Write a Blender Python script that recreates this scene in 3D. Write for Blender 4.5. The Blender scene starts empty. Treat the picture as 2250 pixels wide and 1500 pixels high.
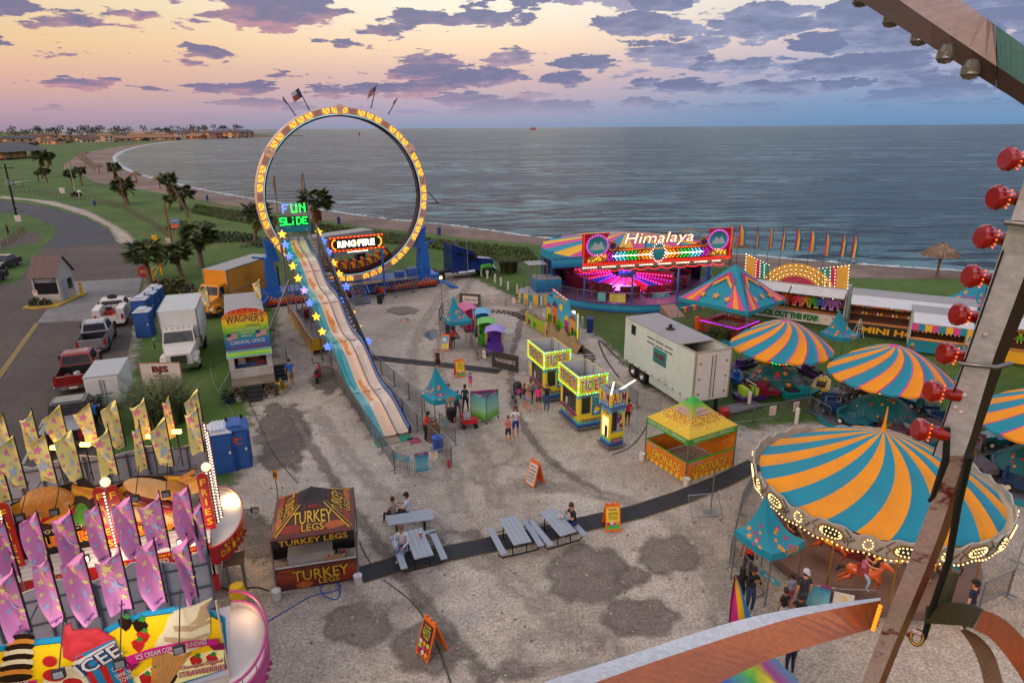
import bpy,bmesh,math,random
import numpy as np
from mathutils import Vector as V,Matrix,Euler
random.seed(7)
SC=bpy.context.scene;COL=SC.collection
R=math.radians;PI=math.pi
F=1420.;CX=1125.;CY=750.;PITCH=math.atan(470/F);ROLL=R(-0.4);HC=15.5
cp,sp=math.cos(PITCH),math.sin(PITCH);cr,sr=math.cos(ROLL),math.sin(ROLL)
def ray(px,py):
 u=(px-CX)/F;v=(CY-py)/F
 a=u*cr-v*sr;b=u*sr+v*cr
 return V((a,cp+b*sp,-sp+b*cp))
def G(px,py,z=0.):
 d=ray(px,py);t=(z-HC)/d.z
 return V((d.x*t,d.y*t,z))
def D(px,py,dist):
 return V((0,0,HC))+ray(px,py).normalized()*dist
def proj(p):
 z=p[2]-HC;dep=p[1]*cp-z*sp;a=p[0]/dep;b=(p[1]*sp+z*cp)/dep
 return CX+(a*cr+b*sr)*F,CY-(-a*sr+b*cr)*F
def HT(b,py):
 lo,hi=-5.,70.
 for _ in range(50):
  m=(lo+hi)/2
  if proj((b[0],b[1],m))[1]>py:lo=m
  else:hi=m
 return lo
cam=bpy.data.cameras.new('camera');co=bpy.data.objects.new('camera',cam);COL.objects.link(co)
cam.sensor_width=36;cam.lens=F/2250*36;cam.clip_start=.1;cam.clip_end=60000
rt=V((cr,sr*sp,sr*cp));up=V((-sr,cr*sp,cr*cp));fw=V((0,cp,-sp))
M3=Matrix((rt,up,-fw)).transposed()
co.matrix_world=Matrix.Translation((0,0,HC))@M3.to_4x4()
SC.camera=co
def lin(h):
 h=h.lstrip('#');o=[]
 for i in(0,2,4):
  c=int(h[i:i+2],16)/255;o.append(c/12.92 if c<=.04045 else((c+.055)/1.055)**2.4)
 return(*o,1)
MATS={}
class NT:
 def __init__(s,t):s.t=t
 def n(s,kind,props=None,**ins):
  nd=s.t.nodes.new(kind)
  for k,v in(props or{}).items():setattr(nd,k,v)
  for k,v in ins.items():
   k=int(k[1:])if k[0]=='i' and k[1:].isdigit()else k.replace('_',' ')
   if isinstance(v,bpy.types.NodeSocket):s.t.links.new(v,nd.inputs[k])
   else:nd.inputs[k].default_value=v
  return nd
 def math(s,op,a,b=0,c=0,clamp=False):return s.n('ShaderNodeMath',{'operation':op,'use_clamp':clamp},i0=a,i1=b,i2=c).outputs[0]
 def mix(s,f,a,b,bt='MIX'):return s.n('ShaderNodeMix',{'data_type':'RGBA','blend_type':bt},i0=f,i6=a,i7=b).outputs[2]
 def rng(s,v,a,b,c=0.,d=1.,sm=True):return s.n('ShaderNodeMapRange',{'interpolation_type':'SMOOTHSTEP' if sm else 'LINEAR'},i0=v,i1=a,i2=b,i3=c,i4=d).outputs[0]
 def noise(s,vec,sc,det=3,rough=.5):return s.n('ShaderNodeTexNoise',Vector=vec,Scale=sc,Detail=det,Roughness=rough).outputs[0]
 def ramp(s,f,stops):
  nd=s.n('ShaderNodeValToRGB',Fac=f);e=nd.color_ramp.elements
  while len(e)<len(stops):e.new(.5)
  for q,(p,c)in zip(e,stops):q.position=p;q.color=lin(c)if isinstance(c,str)else c
  return nd.outputs[0]
def newmat(name):
 m=bpy.data.materials.new(name);m.use_nodes=True;t=m.node_tree;t.nodes.clear()
 return m,NT(t)
def mat(name,col,rough=.6,me=0.,var=.14,sc=2.5,dirt=0.,em=0.,coat=0.,alpha=1.,trans=0.,bump=0.):
 if name in MATS:return MATS[name]
 m,T=newmat(name);c=lin(col)
 o=T.n('ShaderNodeOutputMaterial');tc=T.n('ShaderNodeTexCoord').outputs['Object']
 p=T.n('ShaderNodeBsdfPrincipled',Roughness=rough,Metallic=me)
 nz=T.noise(tc,sc,4,.6)
 cc=T.mix(1.,c,T.ramp(nz,[(.25,(1-var,)*3+(1,)),(.75,(1+var*.5,)*3+(1,))]),'MULTIPLY')
 if dirt:
  d=T.rng(T.noise(tc,sc*.6+.7,6,.7),.52,.72,0,dirt)
  cc=T.mix(d,cc,lin('#4a3a30'))
 T.t.links.new(cc,p.inputs['Base Color'])
 if var:T.t.links.new(T.rng(nz,.3,.7,max(0,rough-.1),min(1,rough+.1)),p.inputs['Roughness'])
 if bump:T.t.links.new(T.n('ShaderNodeBump',Strength=bump,Distance=.05,Height=T.noise(tc,sc*1.7,5,.55)).outputs[0],p.inputs['Normal'])
 if em:
  p.inputs['Emission Color'].default_value=c;p.inputs['Emission Strength'].default_value=em
  m.cycles.emission_sampling='NONE'
 if coat:p.inputs['Coat Weight'].default_value=coat
 if trans:p.inputs['Transmission Weight'].default_value=trans
 T.t.links.new(p.outputs[0],o.inputs[0]);MATS[name]=m
 return m
def glow(name,col,s):return mat(name,col,.4,0,0,em=s)
TXT={};TMP=bpy.data.scenes.new('scratch')
def ev(o):
 TMP.collection.objects.link(o);TMP.view_layers[0].update();me=bpy.data.meshes.new_from_object(o.evaluated_get(TMP.view_layers[0].depsgraph));return me
def text_mesh(s,bold=0.):
 k=(s,bold)
 if k in TXT:return TXT[k]
 c=bpy.data.curves.new('t','FONT');c.body=s;c.resolution_u=2;c.offset=bold;c.align_x='CENTER';c.align_y='CENTER'
 o=bpy.data.objects.new('t',c);me=ev(o)
 vs=[v.co.copy()for v in me.vertices];fs=[tuple(p.vertices)for p in me.polygons]
 bpy.data.objects.remove(o);bpy.data.meshes.remove(me)
 if vs:
  x0=min(v.x for v in vs);x1=max(v.x for v in vs);y0=min(v.y for v in vs);y1=max(v.y for v in vs)
  vs=[(v.x-(x0+x1)/2,v.y-(y0+y1)/2)for v in vs];w,h=x1-x0,y1-y0
 else:w=h=1
 TXT[k]=(vs,fs,w,h);return TXT[k]
class MB:
 def __init__(s):s.v=[];s.f=[];s.m=[];s.s=[];s.mats=[];s.T=None
 def mi(s,m):
  if m not in s.mats:s.mats.append(m)
  return s.mats.index(m)
 def add(s,vs,fs,m,smooth=False):
  b=len(s.v);i=s.mi(m)
  for p in vs:s.v.append((s.T@V(p))if s.T else V(p))
  for f in fs:s.f.append([b+k for k in f]);s.m.append(i);s.s.append(smooth)
 def box(s,x0,x1,y0,y1,z0,z1,m,top=None):
  s.add([(x0,y0,z0),(x1,y0,z0),(x1,y1,z0),(x0,y1,z0),(x0,y0,z1),(x1,y0,z1),(x1,y1,z1),(x0,y1,z1)],[(0,3,2,1),(0,1,5,4),(1,2,6,5),(2,3,7,6),(3,0,4,7)],m)
  s.add([(x0,y0,z1),(x1,y0,z1),(x1,y1,z1),(x0,y1,z1)],[(0,1,2,3)],top or m)
 def bx(s,c,d,m,rz=0.,top=None):
  o=s.T;s.T=(o or Matrix())@Matrix.Translation(c)@Matrix.Rotation(rz,4,'Z')
  s.box(-d[0]/2,d[0]/2,-d[1]/2,d[1]/2,-d[2]/2,d[2]/2,m,top);s.T=o
 def hexa(s,p8,m):
  s.add(p8,[(0,3,2,1),(4,5,6,7),(0,1,5,4),(1,2,6,5),(2,3,7,6),(3,0,4,7)],m)
 def quad(s,a,b,c,d,m):s.add([a,b,c,d],[(0,1,2,3)],m)
 def poly(s,pts,m):s.add(pts,[tuple(range(len(pts)))],m)
 def prism(s,pts,vec,m,side=None):
  n=len(pts);vec=V(vec);q=[V(p)+vec for p in pts]
  s.add(pts,[tuple(range(n))[::-1]],m);s.add(q,[tuple(range(n))],m)
  s.add(list(pts)+q,[(i,(i+1)%n,n+(i+1)%n,n+i)for i in range(n)],side or m)
 def tube(s,p,q,r,m,r1=None,n=6,cap=True):
  p,q=V(p),V(q);d=q-p
  if d.length<1e-6:return
  d.normalize();a=d.orthogonal().normalized();b=d.cross(a);r1=r if r1 is None else r1
  vs=[]
  for c,k in((p,r),(q,r1)):
   for i in range(n):
    t=2*PI*i/n;vs.append(c+(a*math.cos(t)+b*math.sin(t))*k)
  fs=[(i,(i+1)%n,n+(i+1)%n,n+i)for i in range(n)]
  s.add(vs,fs,m,n>5)
  if cap:s.add(vs,[tuple(range(n))[::-1],tuple(range(n,2*n))],m)
 def path(s,pts,r,m,n=5):
  pts=[V(p)for p in pts];vs=[]
  for i,p in enumerate(pts):
   d=(pts[min(i+1,len(pts)-1)]-pts[max(i-1,0)]).normalized()
   a=d.cross(V((0,0,1)))
   a=a.normalized()if a.length>.05 else d.orthogonal().normalized()
   b=d.cross(a);k=r[i]if isinstance(r,(list,tuple))else r
   for j in range(n):t=2*PI*j/n;vs.append(p+(a*math.cos(t)+b*math.sin(t))*k)
  fs=[(i*n+j,i*n+(j+1)%n,(i+1)*n+(j+1)%n,(i+1)*n+j)for i in range(len(pts)-1)for j in range(n)]
  s.add(vs,fs,m,True);L=len(vs)
  s.add(vs[:n],[tuple(range(n))],m);s.add(vs[L-n:],[tuple(range(n))],m)
 def lathe(s,prof,m,n=16,c=(0,0,0),smooth=True,a0=0.,a1=2*PI,ms=None,axis=None):
  c=V(c);full=abs(a1-a0-2*PI)<1e-6;k=n if full else n+1;vs=[]
  ax=Matrix.Rotation(0,3,'Z')if axis is None else V(axis).to_track_quat('Z','Y').to_matrix()
  for(r,z)in prof:
   for i in range(k):t=a0+(a1-a0)*i/n;vs.append(c+ax@V((r*math.cos(t),r*math.sin(t),z)))
  for j in range(len(prof)-1):
   fs=[(j*k+i,j*k+(i+1)%k,(j+1)*k+(i+1)%k,(j+1)*k+i)for i in range(n)]
   if ms:
    for i,f in enumerate(fs):s.add([vs[q]for q in f],[(0,1,2,3)],ms[i%len(ms)],False)
   else:s.add(vs,fs,m,smooth)
 def ball(s,c,r,m,n=8,k=5):
  r=(r,r,r)if not isinstance(r,(tuple,list))else r;c=V(c);vs=[]
  for j in range(k+1):
   f=PI*j/k
   for i in range(n):t=2*PI*i/n;vs.append(c+V((r[0]*math.sin(f)*math.cos(t),r[1]*math.sin(f)*math.sin(t),-r[2]*math.cos(f))))
  s.add(vs,[(j*n+i,j*n+(i+1)%n,(j+1)*n+(i+1)%n,(j+1)*n+i)for j in range(k)for i in range(n)],m,True)
 def grid(s,fn,nu,nv,m,smooth=True):
  vs=[fn(i/nu,j/nv)for j in range(nv+1)for i in range(nu+1)]
  fs=[(j*(nu+1)+i,j*(nu+1)+i+1,(j+1)*(nu+1)+i+1,(j+1)*(nu+1)+i)for j in range(nv)for i in range(nu)]
  if callable(m):
   for f in fs:
    k=f[0];s.add([vs[q]for q in f],[(0,1,2,3)],m((k%(nu+1)+.5)/nu,(k//(nu+1)+.5)/nv),smooth)
  else:s.add(vs,fs,m,smooth)
 def text(s,t,o,m,h,x=(1,0,0),y=(0,0,1),w=None,bold=.012,off=.006,arc=0.,slant=0.,grow=0.):
  """flat lettering standing off the surface at o; x along the words, y up the letters"""
  vs,fs,tw,th=text_mesh(t,bold);x=V(x).normalized();y=V(y).normalized();nn=x.cross(y);o=V(o)+nn*off
  kx=h/th if w is None else w/tw;ky=h/th;q=[]
  for a,b in vs:
   u=a/tw*2;X=a*kx+b*ky*slant;Y=b*ky*(1+grow*abs(u))+arc*(1-u*u)*h
   q.append(o+x*X+y*Y)
  s.add(q,fs,m)
 def outlined(s,t,o,m,m2,h,**k):
  k2=dict(k);k2['bold']=k.get('bold',.012)+.06;off=k.get('off',.006)
  s.text(t,o,m2,h*1.1,**k2);k3=dict(k);k3['off']=off+.006
  s.text(t,o,m,h,**k3)
 def star(s,o,r,m,x=(1,0,0),y=(0,0,1),rot=0.,off=.004,inn=.42,th=0.):
  x=V(x).normalized();y=V(y).normalized();nn=x.cross(y);o=V(o)+nn*off;pts=[]
  for i in range(10):
   t=PI/2+rot+i*PI/5;k=r if i%2==0 else r*inn;pts.append(o+x*k*math.cos(t)+y*k*math.sin(t))
  if th:s.prism(pts,nn*th,m)
  else:
   s.add([o]+pts,[(0,i+1,(i+1)%10+1)for i in range(10)],m)
 def disc(s,o,r,m,x=(1,0,0),y=(0,0,1),off=.004,n=14,ry=None):
  x=V(x).normalized();y=V(y).normalized();o=V(o)+x.cross(y)*off
  s.poly([o+x*r*math.cos(2*PI*i/n)+y*(ry or r)*math.sin(2*PI*i/n)for i in range(n)],m)
 def shape(s,pts,o,m,x=(1,0,0),y=(0,0,1),off=.004,sc=1.):
  x=V(x).normalized();y=V(y).normalized();o=V(o)+x.cross(y)*off
  s.poly([o+x*a*sc+y*b*sc for a,b in pts],m)
 def build(s,name,parent=None,loc=None,rz=0.):
  me=bpy.data.meshes.new(name);me.from_pydata(s.v,[],s.f)
  for m in s.mats:me.materials.append(m)
  me.polygons.foreach_set('material_index',s.m);me.polygons.foreach_set('use_smooth',s.s);me.update()
  o=bpy.data.objects.new(name,me);COL.objects.link(o)
  if parent:o.parent=parent
  if loc is not None:o.location=loc;o.rotation_euler.z=rz
  return o
def tag(o,label,cat,group=None,kind=None):
 o['label']=label;o['category']=cat
 if group:o['group']=group
 if kind:o['kind']=kind
 return o
def thing(name,label,cat,loc=(0,0,0),rz=0.,group=None):
 o=bpy.data.objects.new(name,None);o.empty_display_size=.1;COL.objects.link(o)
 o.location=V(loc);o.rotation_euler.z=rz
 return tag(o,label,cat,group)
def struct(mb,name,loc=None):o=mb.build(name,None,loc);o['kind']='structure';return o
KIDS={}
def dup(o,loc,rz=0.,label=None,group=None,scale=None,parent=None):
 c=o.copy();COL.objects.link(c)
 if parent is None:
  c.location=V(loc);c.rotation_euler.z=rz
  if label:c['label']=label
  if group:c['group']=group
  if scale:c.scale=(scale,)*3 if isinstance(scale,(int,float))else scale
 else:c.parent=parent
 for ch in o.children:dup(ch,None,parent=c)
 return c
ORD='first second third fourth fifth sixth seventh eighth ninth tenth eleventh twelfth thirteenth fourteenth fifteenth sixteenth seventeenth eighteenth nineteenth twentieth'.split()
ORD+=['twenty-'+w for w in ORD[:9]]+['thirtieth']+['thirty-'+w for w in ORD[:9]]+['fortieth']+['forty-'+w for w in ORD[:9]]
def ang(a,b):return math.atan2(b[1]-a[1],b[0]-a[0])
def fr(a,b,z=0.):
 p,q=G(*a,z),G(*b,z);p.z=q.z=0
 return p,ang(p,q),(q-p).length
CLO,CT0,CT1,CS,CZ=1.37,.336,.256,3.2,3.2
w=bpy.data.worlds.new('World');SC.world=w;w.use_nodes=True;w.cycles.sampling_method='MANUAL';w.cycles.sample_map_resolution=256;T=NT(w.node_tree);T.t.nodes.clear()
vec=T.n('ShaderNodeTexCoord').outputs['Generated']
xyz=T.n('ShaderNodeSeparateXYZ',Vector=vec).outputs
X_,Y_,Z_=xyz[0],xyz[1],xyz[2]
t=T.rng(Z_,0,.2,sm=False)
L_=T.ramp(t,[(0,'#98899c'),(.12,'#b698a4'),(.28,'#d4aa9c'),(.5,'#e6c298'),(.75,'#e6d0ac'),(1,'#d8cfb4')])
C_=T.ramp(t,[(0,'#8794b2'),(.14,'#a8a0b6'),(.35,'#d4b4b0'),(.55,'#f6d6b6'),(.78,'#faecd6'),(1,'#eeeee6')])
R_=T.ramp(t,[(0,'#688cb2'),(.15,'#7896ba'),(.35,'#a0a4c2'),(.55,'#cdbec4'),(.78,'#d5d2cf'),(1,'#bccdd6')])
sky=T.mix(T.rng(X_,-.62,-.05),L_,C_);sky=T.mix(T.rng(X_,-.05,.5),sky,R_)
sky=T.mix(T.rng(Z_,.19,.5),sky,(1.6,1.56,1.58,1))
beh=T.math('MULTIPLY',T.rng(T.math('MULTIPLY_ADD',X_,-.5,T.math('MULTIPLY',Y_,-.87)),.1,1.),T.rng(Z_,.75,0.))
sky=T.mix(beh,sky,(1.7,.95,.62,1))
g_=T.math('DIVIDE',1.,T.math('ADD',T.math('ABSOLUTE',Z_),.22))
v=T.n('ShaderNodeCombineXYZ',X=T.math('MULTIPLY',X_,g_),Y=T.math('MULTIPLY',Y_,g_),Z=T.math('MULTIPLY',T.math('MULTIPLY_ADD',Z_,CZ,CLO),g_)).outputs[0]
w_=T.n('ShaderNodeVectorMath',{'operation':'SCALE'},i0=T.n('ShaderNodeTexNoise',Vector=v,Scale=CS*1.7,Detail=4.,Roughness=.6).outputs['Color'],Scale=.8/CS).outputs[0]
vv=T.n('ShaderNodeVectorMath',{'operation':'ADD'},i0=v,i1=w_).outputs[0]
vo=T.n('ShaderNodeTexVoronoi',{'feature':'F1'},Vector=vv,Scale=CS);q_=T.n('ShaderNodeTexVoronoi',{'feature':'F1'},Vector=vv,Scale=CS*3.6).outputs['Distance']
dz=T.math('MULTIPLY',T.math('SUBTRACT',T.n('ShaderNodeSeparateXYZ',Vector=vv).outputs[2],T.n('ShaderNodeSeparateXYZ',Vector=vo.outputs['Position']).outputs[2]),CS)
low=T.noise(v,CS*.45,2,.5)
p_=T.math('ADD',vo.outputs['Distance'],T.math('MULTIPLY',T.math('MAXIMUM',T.math('MULTIPLY',dz,-1.),0.),.9))
d0=T.math('SUBTRACT',T.math('ADD',T.math('MULTIPLY',low,.9),T.math('MULTIPLY',T.noise(v,CS*2.6,6,.62),.45)),T.math('ADD',T.math('MULTIPLY',p_,.42),T.math('MULTIPLY',q_,.2)))
thr=T.rng(X_,-.62,.05,CT0,CT1)
cov=T.math('MULTIPLY',T.rng(T.math('SUBTRACT',d0,thr),0.,.05),T.rng(Z_,.006,.03))
lit=T.math('MULTIPLY',T.rng(T.math('ADD',dz,T.math('MULTIPLY',q_,.4)),.05,.75),T.rng(T.math('SUBTRACT',d0,thr),.4,.04))
cdark=T.mix(T.rng(X_,-.5,.5),lin('#6c6a90'),lin('#66739a'))
clit=T.mix(T.rng(X_,-.35,.35),lin('#c08c98'),lin('#9098b8'))
ccol=T.mix(lit,cdark,clit)
ccol=T.mix(T.rng(Z_,.06,.0),ccol,sky)
sky=T.mix(T.math('MULTIPLY',cov,.93),sky,ccol)
ns=T.n('ShaderNodeTexSky',{'sky_type':'NISHITA','sun_disc':False,'sun_elevation':R(4),'sun_rotation':R(210),'dust_density':2.})
sky=T.mix(1.,sky,T.mix(1.,ns.outputs[0],(.006,.006,.006,1),'MULTIPLY'),'ADD')
bg=T.n('ShaderNodeBackground',Color=sky,Strength=1.);T.t.links.new(bg.outputs[0],T.n('ShaderNodeOutputWorld').inputs[0])
sl=bpy.data.lights.new('sun','SUN');sl.energy=1.1;sl.angle=R(20);sl.color=(1,.7,.48)
so=bpy.data.objects.new('sun',sl);COL.objects.link(so)
so.rotation_euler=V((.55,.8,-.4)).to_track_quat('-Z','Y').to_euler()
SC.view_settings.view_transform='Standard';SC.view_settings.look='None';SC.view_settings.exposure=.14;SC.view_settings.gamma=1
SC.cycles.use_denoising=True;SC.cycles.max_bounces=5;SC.cycles.diffuse_bounces=2;SC.cycles.glossy_bounces=3;SC.cycles.transparent_max_bounces=12
SC.cycles.sample_clamp_indirect=4;SC.cycles.caustics_reflective=False;SC.cycles.caustics_refractive=False
def gmat(name,a,b,s1,s2,edge=None,rough=.95,third=None,bump=.3,fine=22.,bsc=14.,soft=.15):
 m,T=newmat(name);o=T.n('ShaderNodeOutputMaterial')
 tc=T.n('ShaderNodeNewGeometry').outputs['Position']
 n1=T.noise(tc,s1,6,.62);n2=T.noise(tc,s2,5,.6);n3=T.noise(tc,fine,2,.6)
 c=T.mix(T.rng(n1,.38,.62),lin(a),lin(b))
 if third:c=T.mix(T.rng(T.noise(tc,s1*.37,6,.66),.53,.68),c,lin(third))
 c=T.mix(1.,c,T.ramp(n2,[(.3,(.8,.8,.8,1)),(.7,(1.15,1.15,1.15,1))]),'MULTIPLY')
 c=T.mix(1.,c,T.ramp(n3,[(.35,(.66,.66,.66,1)),(.65,(1.28,1.28,1.28,1))]),'MULTIPLY')
 p=T.n('ShaderNodeBsdfPrincipled',Base_Color=c,Roughness=rough)
 bp=T.n('ShaderNodeBump',Strength=bump,Distance=.06,Height=T.noise(tc,bsc,3,.6));T.t.links.new(bp.outputs[0],p.inputs['Normal'])
 out=p.outputs[0]
 if edge is not None:
  sd=T.n('ShaderNodeAttribute',{'attribute_name':'sd'}).outputs['Fac']
  k=T.math('MULTIPLY_ADD',T.math('SUBTRACT',T.noise(tc,.9,6,.68),.5),edge*3.,sd)
  f=T.rng(k,-soft,soft)
  tr=T.n('ShaderNodeBsdfTransparent').outputs[0]
  out=T.n('ShaderNodeMixShader',i0=f,i1=tr,i2=out).outputs[0]
 T.t.links.new(out,o.inputs[0]);MATS[name]=m
 return m
def sheet(name,poly,z,m,step=.5,pad=1.,zf=None,kind='structure'):
 P=np.array([(p[0],p[1])for p in poly]);x0,y0=P.min(0)-pad-step;x1,y1=P.max(0)+pad+step
 xs=np.arange(x0,x1,step);ys=np.arange(y0,y1,step);gx,gy=np.meshgrid(xs,ys);q=np.stack([gx.ravel(),gy.ravel()],1)
 dm=np.full(len(q),1e9);ins=np.zeros(len(q),bool)
 for i in range(len(P)):
  a,b=P[i],P[(i+1)%len(P)];ab=b-a;L=(ab*ab).sum()
  tt=np.clip(((q-a)@ab)/max(L,1e-9),0,1);dm=np.minimum(dm,np.hypot(*(q-a-tt[:,None]*ab).T))
  c=((a[1]>q[:,1])!=(b[1]>q[:,1]))
  if abs(ab[1])>1e-9:ins^=c&(q[:,0]<ab[0]*(q[:,1]-a[1])/ab[1]+a[0])
 sd=np.where(ins,dm,-dm);nx,ny=len(xs),len(ys);keep=(sd>-pad).reshape(ny,nx)
 idx=-np.ones(nx*ny,int);fs=[];use=np.zeros(nx*ny,bool)
 kk=keep[:-1,:-1]|keep[1:,:-1]|keep[:-1,1:]|keep[1:,1:]
 for j,i in zip(*np.nonzero(kk)):
  f=(j*nx+i,j*nx+i+1,(j+1)*nx+i+1,(j+1)*nx+i);fs.append(f);use[list(f)]=True
 ids=np.nonzero(use)[0];idx[ids]=np.arange(len(ids))
 me=bpy.data.meshes.new(name);me.from_pydata([(q[k,0],q[k,1],z)for k in ids],[],[[int(idx[k])for k in f]for f in fs])
 at=me.attributes.new('sd','FLOAT','POINT');at.data.foreach_set('value',sd[ids].astype(np.float32))
 me.materials.append(m);me.update()
 o=bpy.data.objects.new(name,me);COL.objects.link(o);o['kind']=kind
 return o
M=mat
GE=[(2400,632),(2250,624),(2130,612),(1994,614),(1857,610),(1700,597),(1607,591),(1531,583),(1400,566),(1250,547),(1156,535),(1036,525),(940,513),(806,500),(710,485),(620,470),(533,456),(416,436),(293,413),(219,405),(187,389),(150,362),(160,344),(215,330),(290,318),(380,309),(480,303.5),(600,299.5)]
WE=[(2400,614),(2250,605),(2130,596),(1959,586),(1754,571),(1607,557),(1400,540),(1170,521),(1108,511),(1036,501),(940,489),(870,484),(742,467),(640,450),(568,439),(493,427),(416,411),(320,389),(267,368),(250,350),(256,339),(280,328),(328,317),(400,308.5),(480,304),(600,302)]
def pxs(l,z=0):return[G(a,b,z)for a,b in l]
def inpoly(p,P):
 c=False
 for i in range(len(P)):
  a,b=P[i],P[i-1]
  if(a.y>p[1])!=(b.y>p[1])and p[0]<(b.x-a.x)*(p[1]-a.y)/(b.y-a.y)+a.x:c=not c
 return c
def smooth(pts,it=2):
 for _ in range(it):
  q=[pts[0]]
  for a,b in zip(pts,pts[1:]):q+=[a*.75+b*.25,a*.25+b*.75]
  pts=q+[pts[-1]]
 return pts
grass=gmat('grass','#2d4e10','#446119',.07,.8,third='#585c26',fine=9,bump=.6)
sand=gmat('sand','#75645a','#62524b',.12,.6,edge=.9,third='#82736a',fine=14)
sandfar=gmat('far_sand','#7a665c','#6a574f',.05,.3,third='#a39084',fine=6)
gravel=gmat('gravel','#aba195','#968c80',.16,1.9,edge=1.,third='#b2aaa0',fine=11,bump=.5,soft=.5)
asph=gmat('old_asphalt','#4f4742','#463f3d',.2,1.5,edge=.05,third='#5c544d',fine=9,soft=.04)
asph2=gmat('dark_asphalt','#363b45','#3f4249',.2,1.5,edge=.08,third='#474a50',fine=9,soft=.04)
conc=gmat('concrete','#77787a','#6c6b69',.25,1.6,edge=.01,third='#83817e',fine=11,soft=.03,bump=.15)
damp=gmat('damp_dirt','#6c635b','#776e66',.4,2.,edge=.35,fine=12,soft=.22)
pale=gmat('pale_dust','#978c80','#a39a8f',.4,2.,edge=.6,fine=12,soft=.5)
oily=gmat('dark_grit','#575049','#665c54',.9,3.,edge=.7,fine=12,soft=.35)
mb=MB();mb.quad((-9000,-300,0),(9000,-300,0),(9000,30000,0),(-9000,30000,0),grass);struct(mb,'ground')
we=smooth(pxs(WE));ge=smooth(pxs(GE))
bp_=[p for p in ge if p.y<170]+[p+V((2,5,0))for p in reversed(we)if p.y<175]
sheet('beach',bp_,.008,sand,.9,1.5)
mb=MB();mb.poly([(p.x,p.y,.006)for p in ge if p.y>150]+[(p.x+4,p.y+3,.006)for p in reversed(we)if p.y>150],sandfar);struct(mb,'beach')
m,T=newmat('sea');o=T.n('ShaderNodeOutputMaterial');pos=T.n('ShaderNodeNewGeometry').outputs['Position']
v1=T.n('ShaderNodeMapping',Vector=pos,Rotation=(0,0,R(-12)),Scale=(.4,1.3,1)).outputs[0]
h=T.math('ADD',T.math('MULTIPLY',T.noise(v1,.16,5,.62),1.6),T.math('MULTIPLY',T.noise(v1,.75,3,.55),.35))
big=T.noise(v1,.02,3,.5)
bpn=T.n('ShaderNodeBump',Strength=.95,Distance=2.3,Height=h)
stk=T.math('ADD',T.math('MULTIPLY',T.noise(v1,.3,4,.6),.6),T.math('MULTIPLY',T.noise(v1,.07,5,.7),.4));cold=T.mix(T.rng(stk,.46,.56),lin('#04141a'),lin('#5f8890'))  # light and dark wave faces painted into the base colour as streaks
p=T.n('ShaderNodeBsdfPrincipled',Base_Color=T.mix(T.rng(big,.35,.65),cold,lin('#1a3c48')),Roughness=.25,IOR=1.33,Specular_IOR_Level=.2,Normal=bpn.outputs[0])
T.t.links.new(p.outputs[0],o.inputs[0]);sea=m
mb=MB()
back=pxs([(640,300.5),(600,298),(556,294.5),(420,292.5),(200,290.5)])
mb.poly([(p.x,p.y,.03)for p in we]+[(p.x,p.y,.03)for p in back]+[(-30000,30000,.03),(30000,30000,.03),(30000,-200,.03),(200,20,.03)],sea);struct(mb,'sea')
foam,T=newmat('foam');o=T.n('ShaderNodeOutputMaterial');pos=T.n('ShaderNodeNewGeometry').outputs['Position']
uv=T.n('ShaderNodeAttribute',{'attribute_name':'sd'}).outputs['Fac']
k=T.rng(T.math('ADD',T.noise(pos,.5,5,.7),uv),.62,.75)
sh=T.n('ShaderNodeMixShader',i0=k,i1=T.n('ShaderNodeBsdfTransparent').outputs[0],i2=T.n('ShaderNodeBsdfDiffuse',Color=lin('#b9c2c6')).outputs[0]);T.t.links.new(sh.outputs[0],o.inputs[0])
vs=[];fs=[];sd=[]
for i,p in enumerate(we):
 d=(we[min(i+1,len(we)-1)]-we[max(0,i-1)]).normalized();nn=V((d.y,-d.x,0))
 k=1+max(0,p.y-120)/150
 for off,s_ in((-1.1,-.25),(-.2,.28),(.8,.1),(4.5,-.35)):q=p+nn*off*k;vs.append((q.x,q.y,.05));sd.append(s_)
for i in range(len(we)-1):
 for j in range(3):fs.append((i*4+j,i*4+j+1,i*4+j+5,i*4+j+4))
me=bpy.data.meshes.new('foam');me.from_pydata(vs,[],fs);me.attributes.new('sd','FLOAT','POINT').data.foreach_set('value',sd);me.materials.append(foam)
o=bpy.data.objects.new('foam',me);COL.objects.link(o);o['kind']='stuff'
LOT=[(575,655),(612,690),(600,760),(612,850),(545,875),(555,930),(505,1010),(520,1060),(430,1100),(-300,1200),(-600,1900),(2600,1900),(2700,1420),(2300,1120),(1950,930),(1720,930),(1635,945),(1560,905),(1420,850),(1345,770),(1290,720),(1240,690),(1180,668),(1130,655),(1065,622),(1010,597),(940,600),(820,640),(700,640)]
sheet('gravel_lot',pxs(LOT),.006,gravel,.5,2.5)
for i,(cx,cy,rx,ry,mm)in enumerate([(1292,1262,92,62,damp),(1405,1358,78,42,damp),(1470,1218,70,42,damp),(1390,1268,34,20,damp),(790,1370,75,48,damp),(940,1425,75,55,damp),(1130,1470,40,22,damp),(620,960,55,75,oily),(560,1180,45,55,oily),(885,683,34,9,damp),(1150,690,25,8,damp),(720,835,30,28,oily),(1000,1180,60,16,damp),(1000,1000,130,60,pale),(1150,1050,120,30,pale),(860,1300,100,40,pale),(1250,1430,120,40,pale),(820,880,40,30,pale)]):
 sheet('dirt_patch',[G(cx+rx*math.cos(t*.35)*(1+.12*math.sin(3*t+i)),cy+ry*math.sin(t*.35)*(1+.15*math.cos(2*t+i)))for t in range(18)],.0075+.0009*i,mm,.22,1.)
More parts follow.
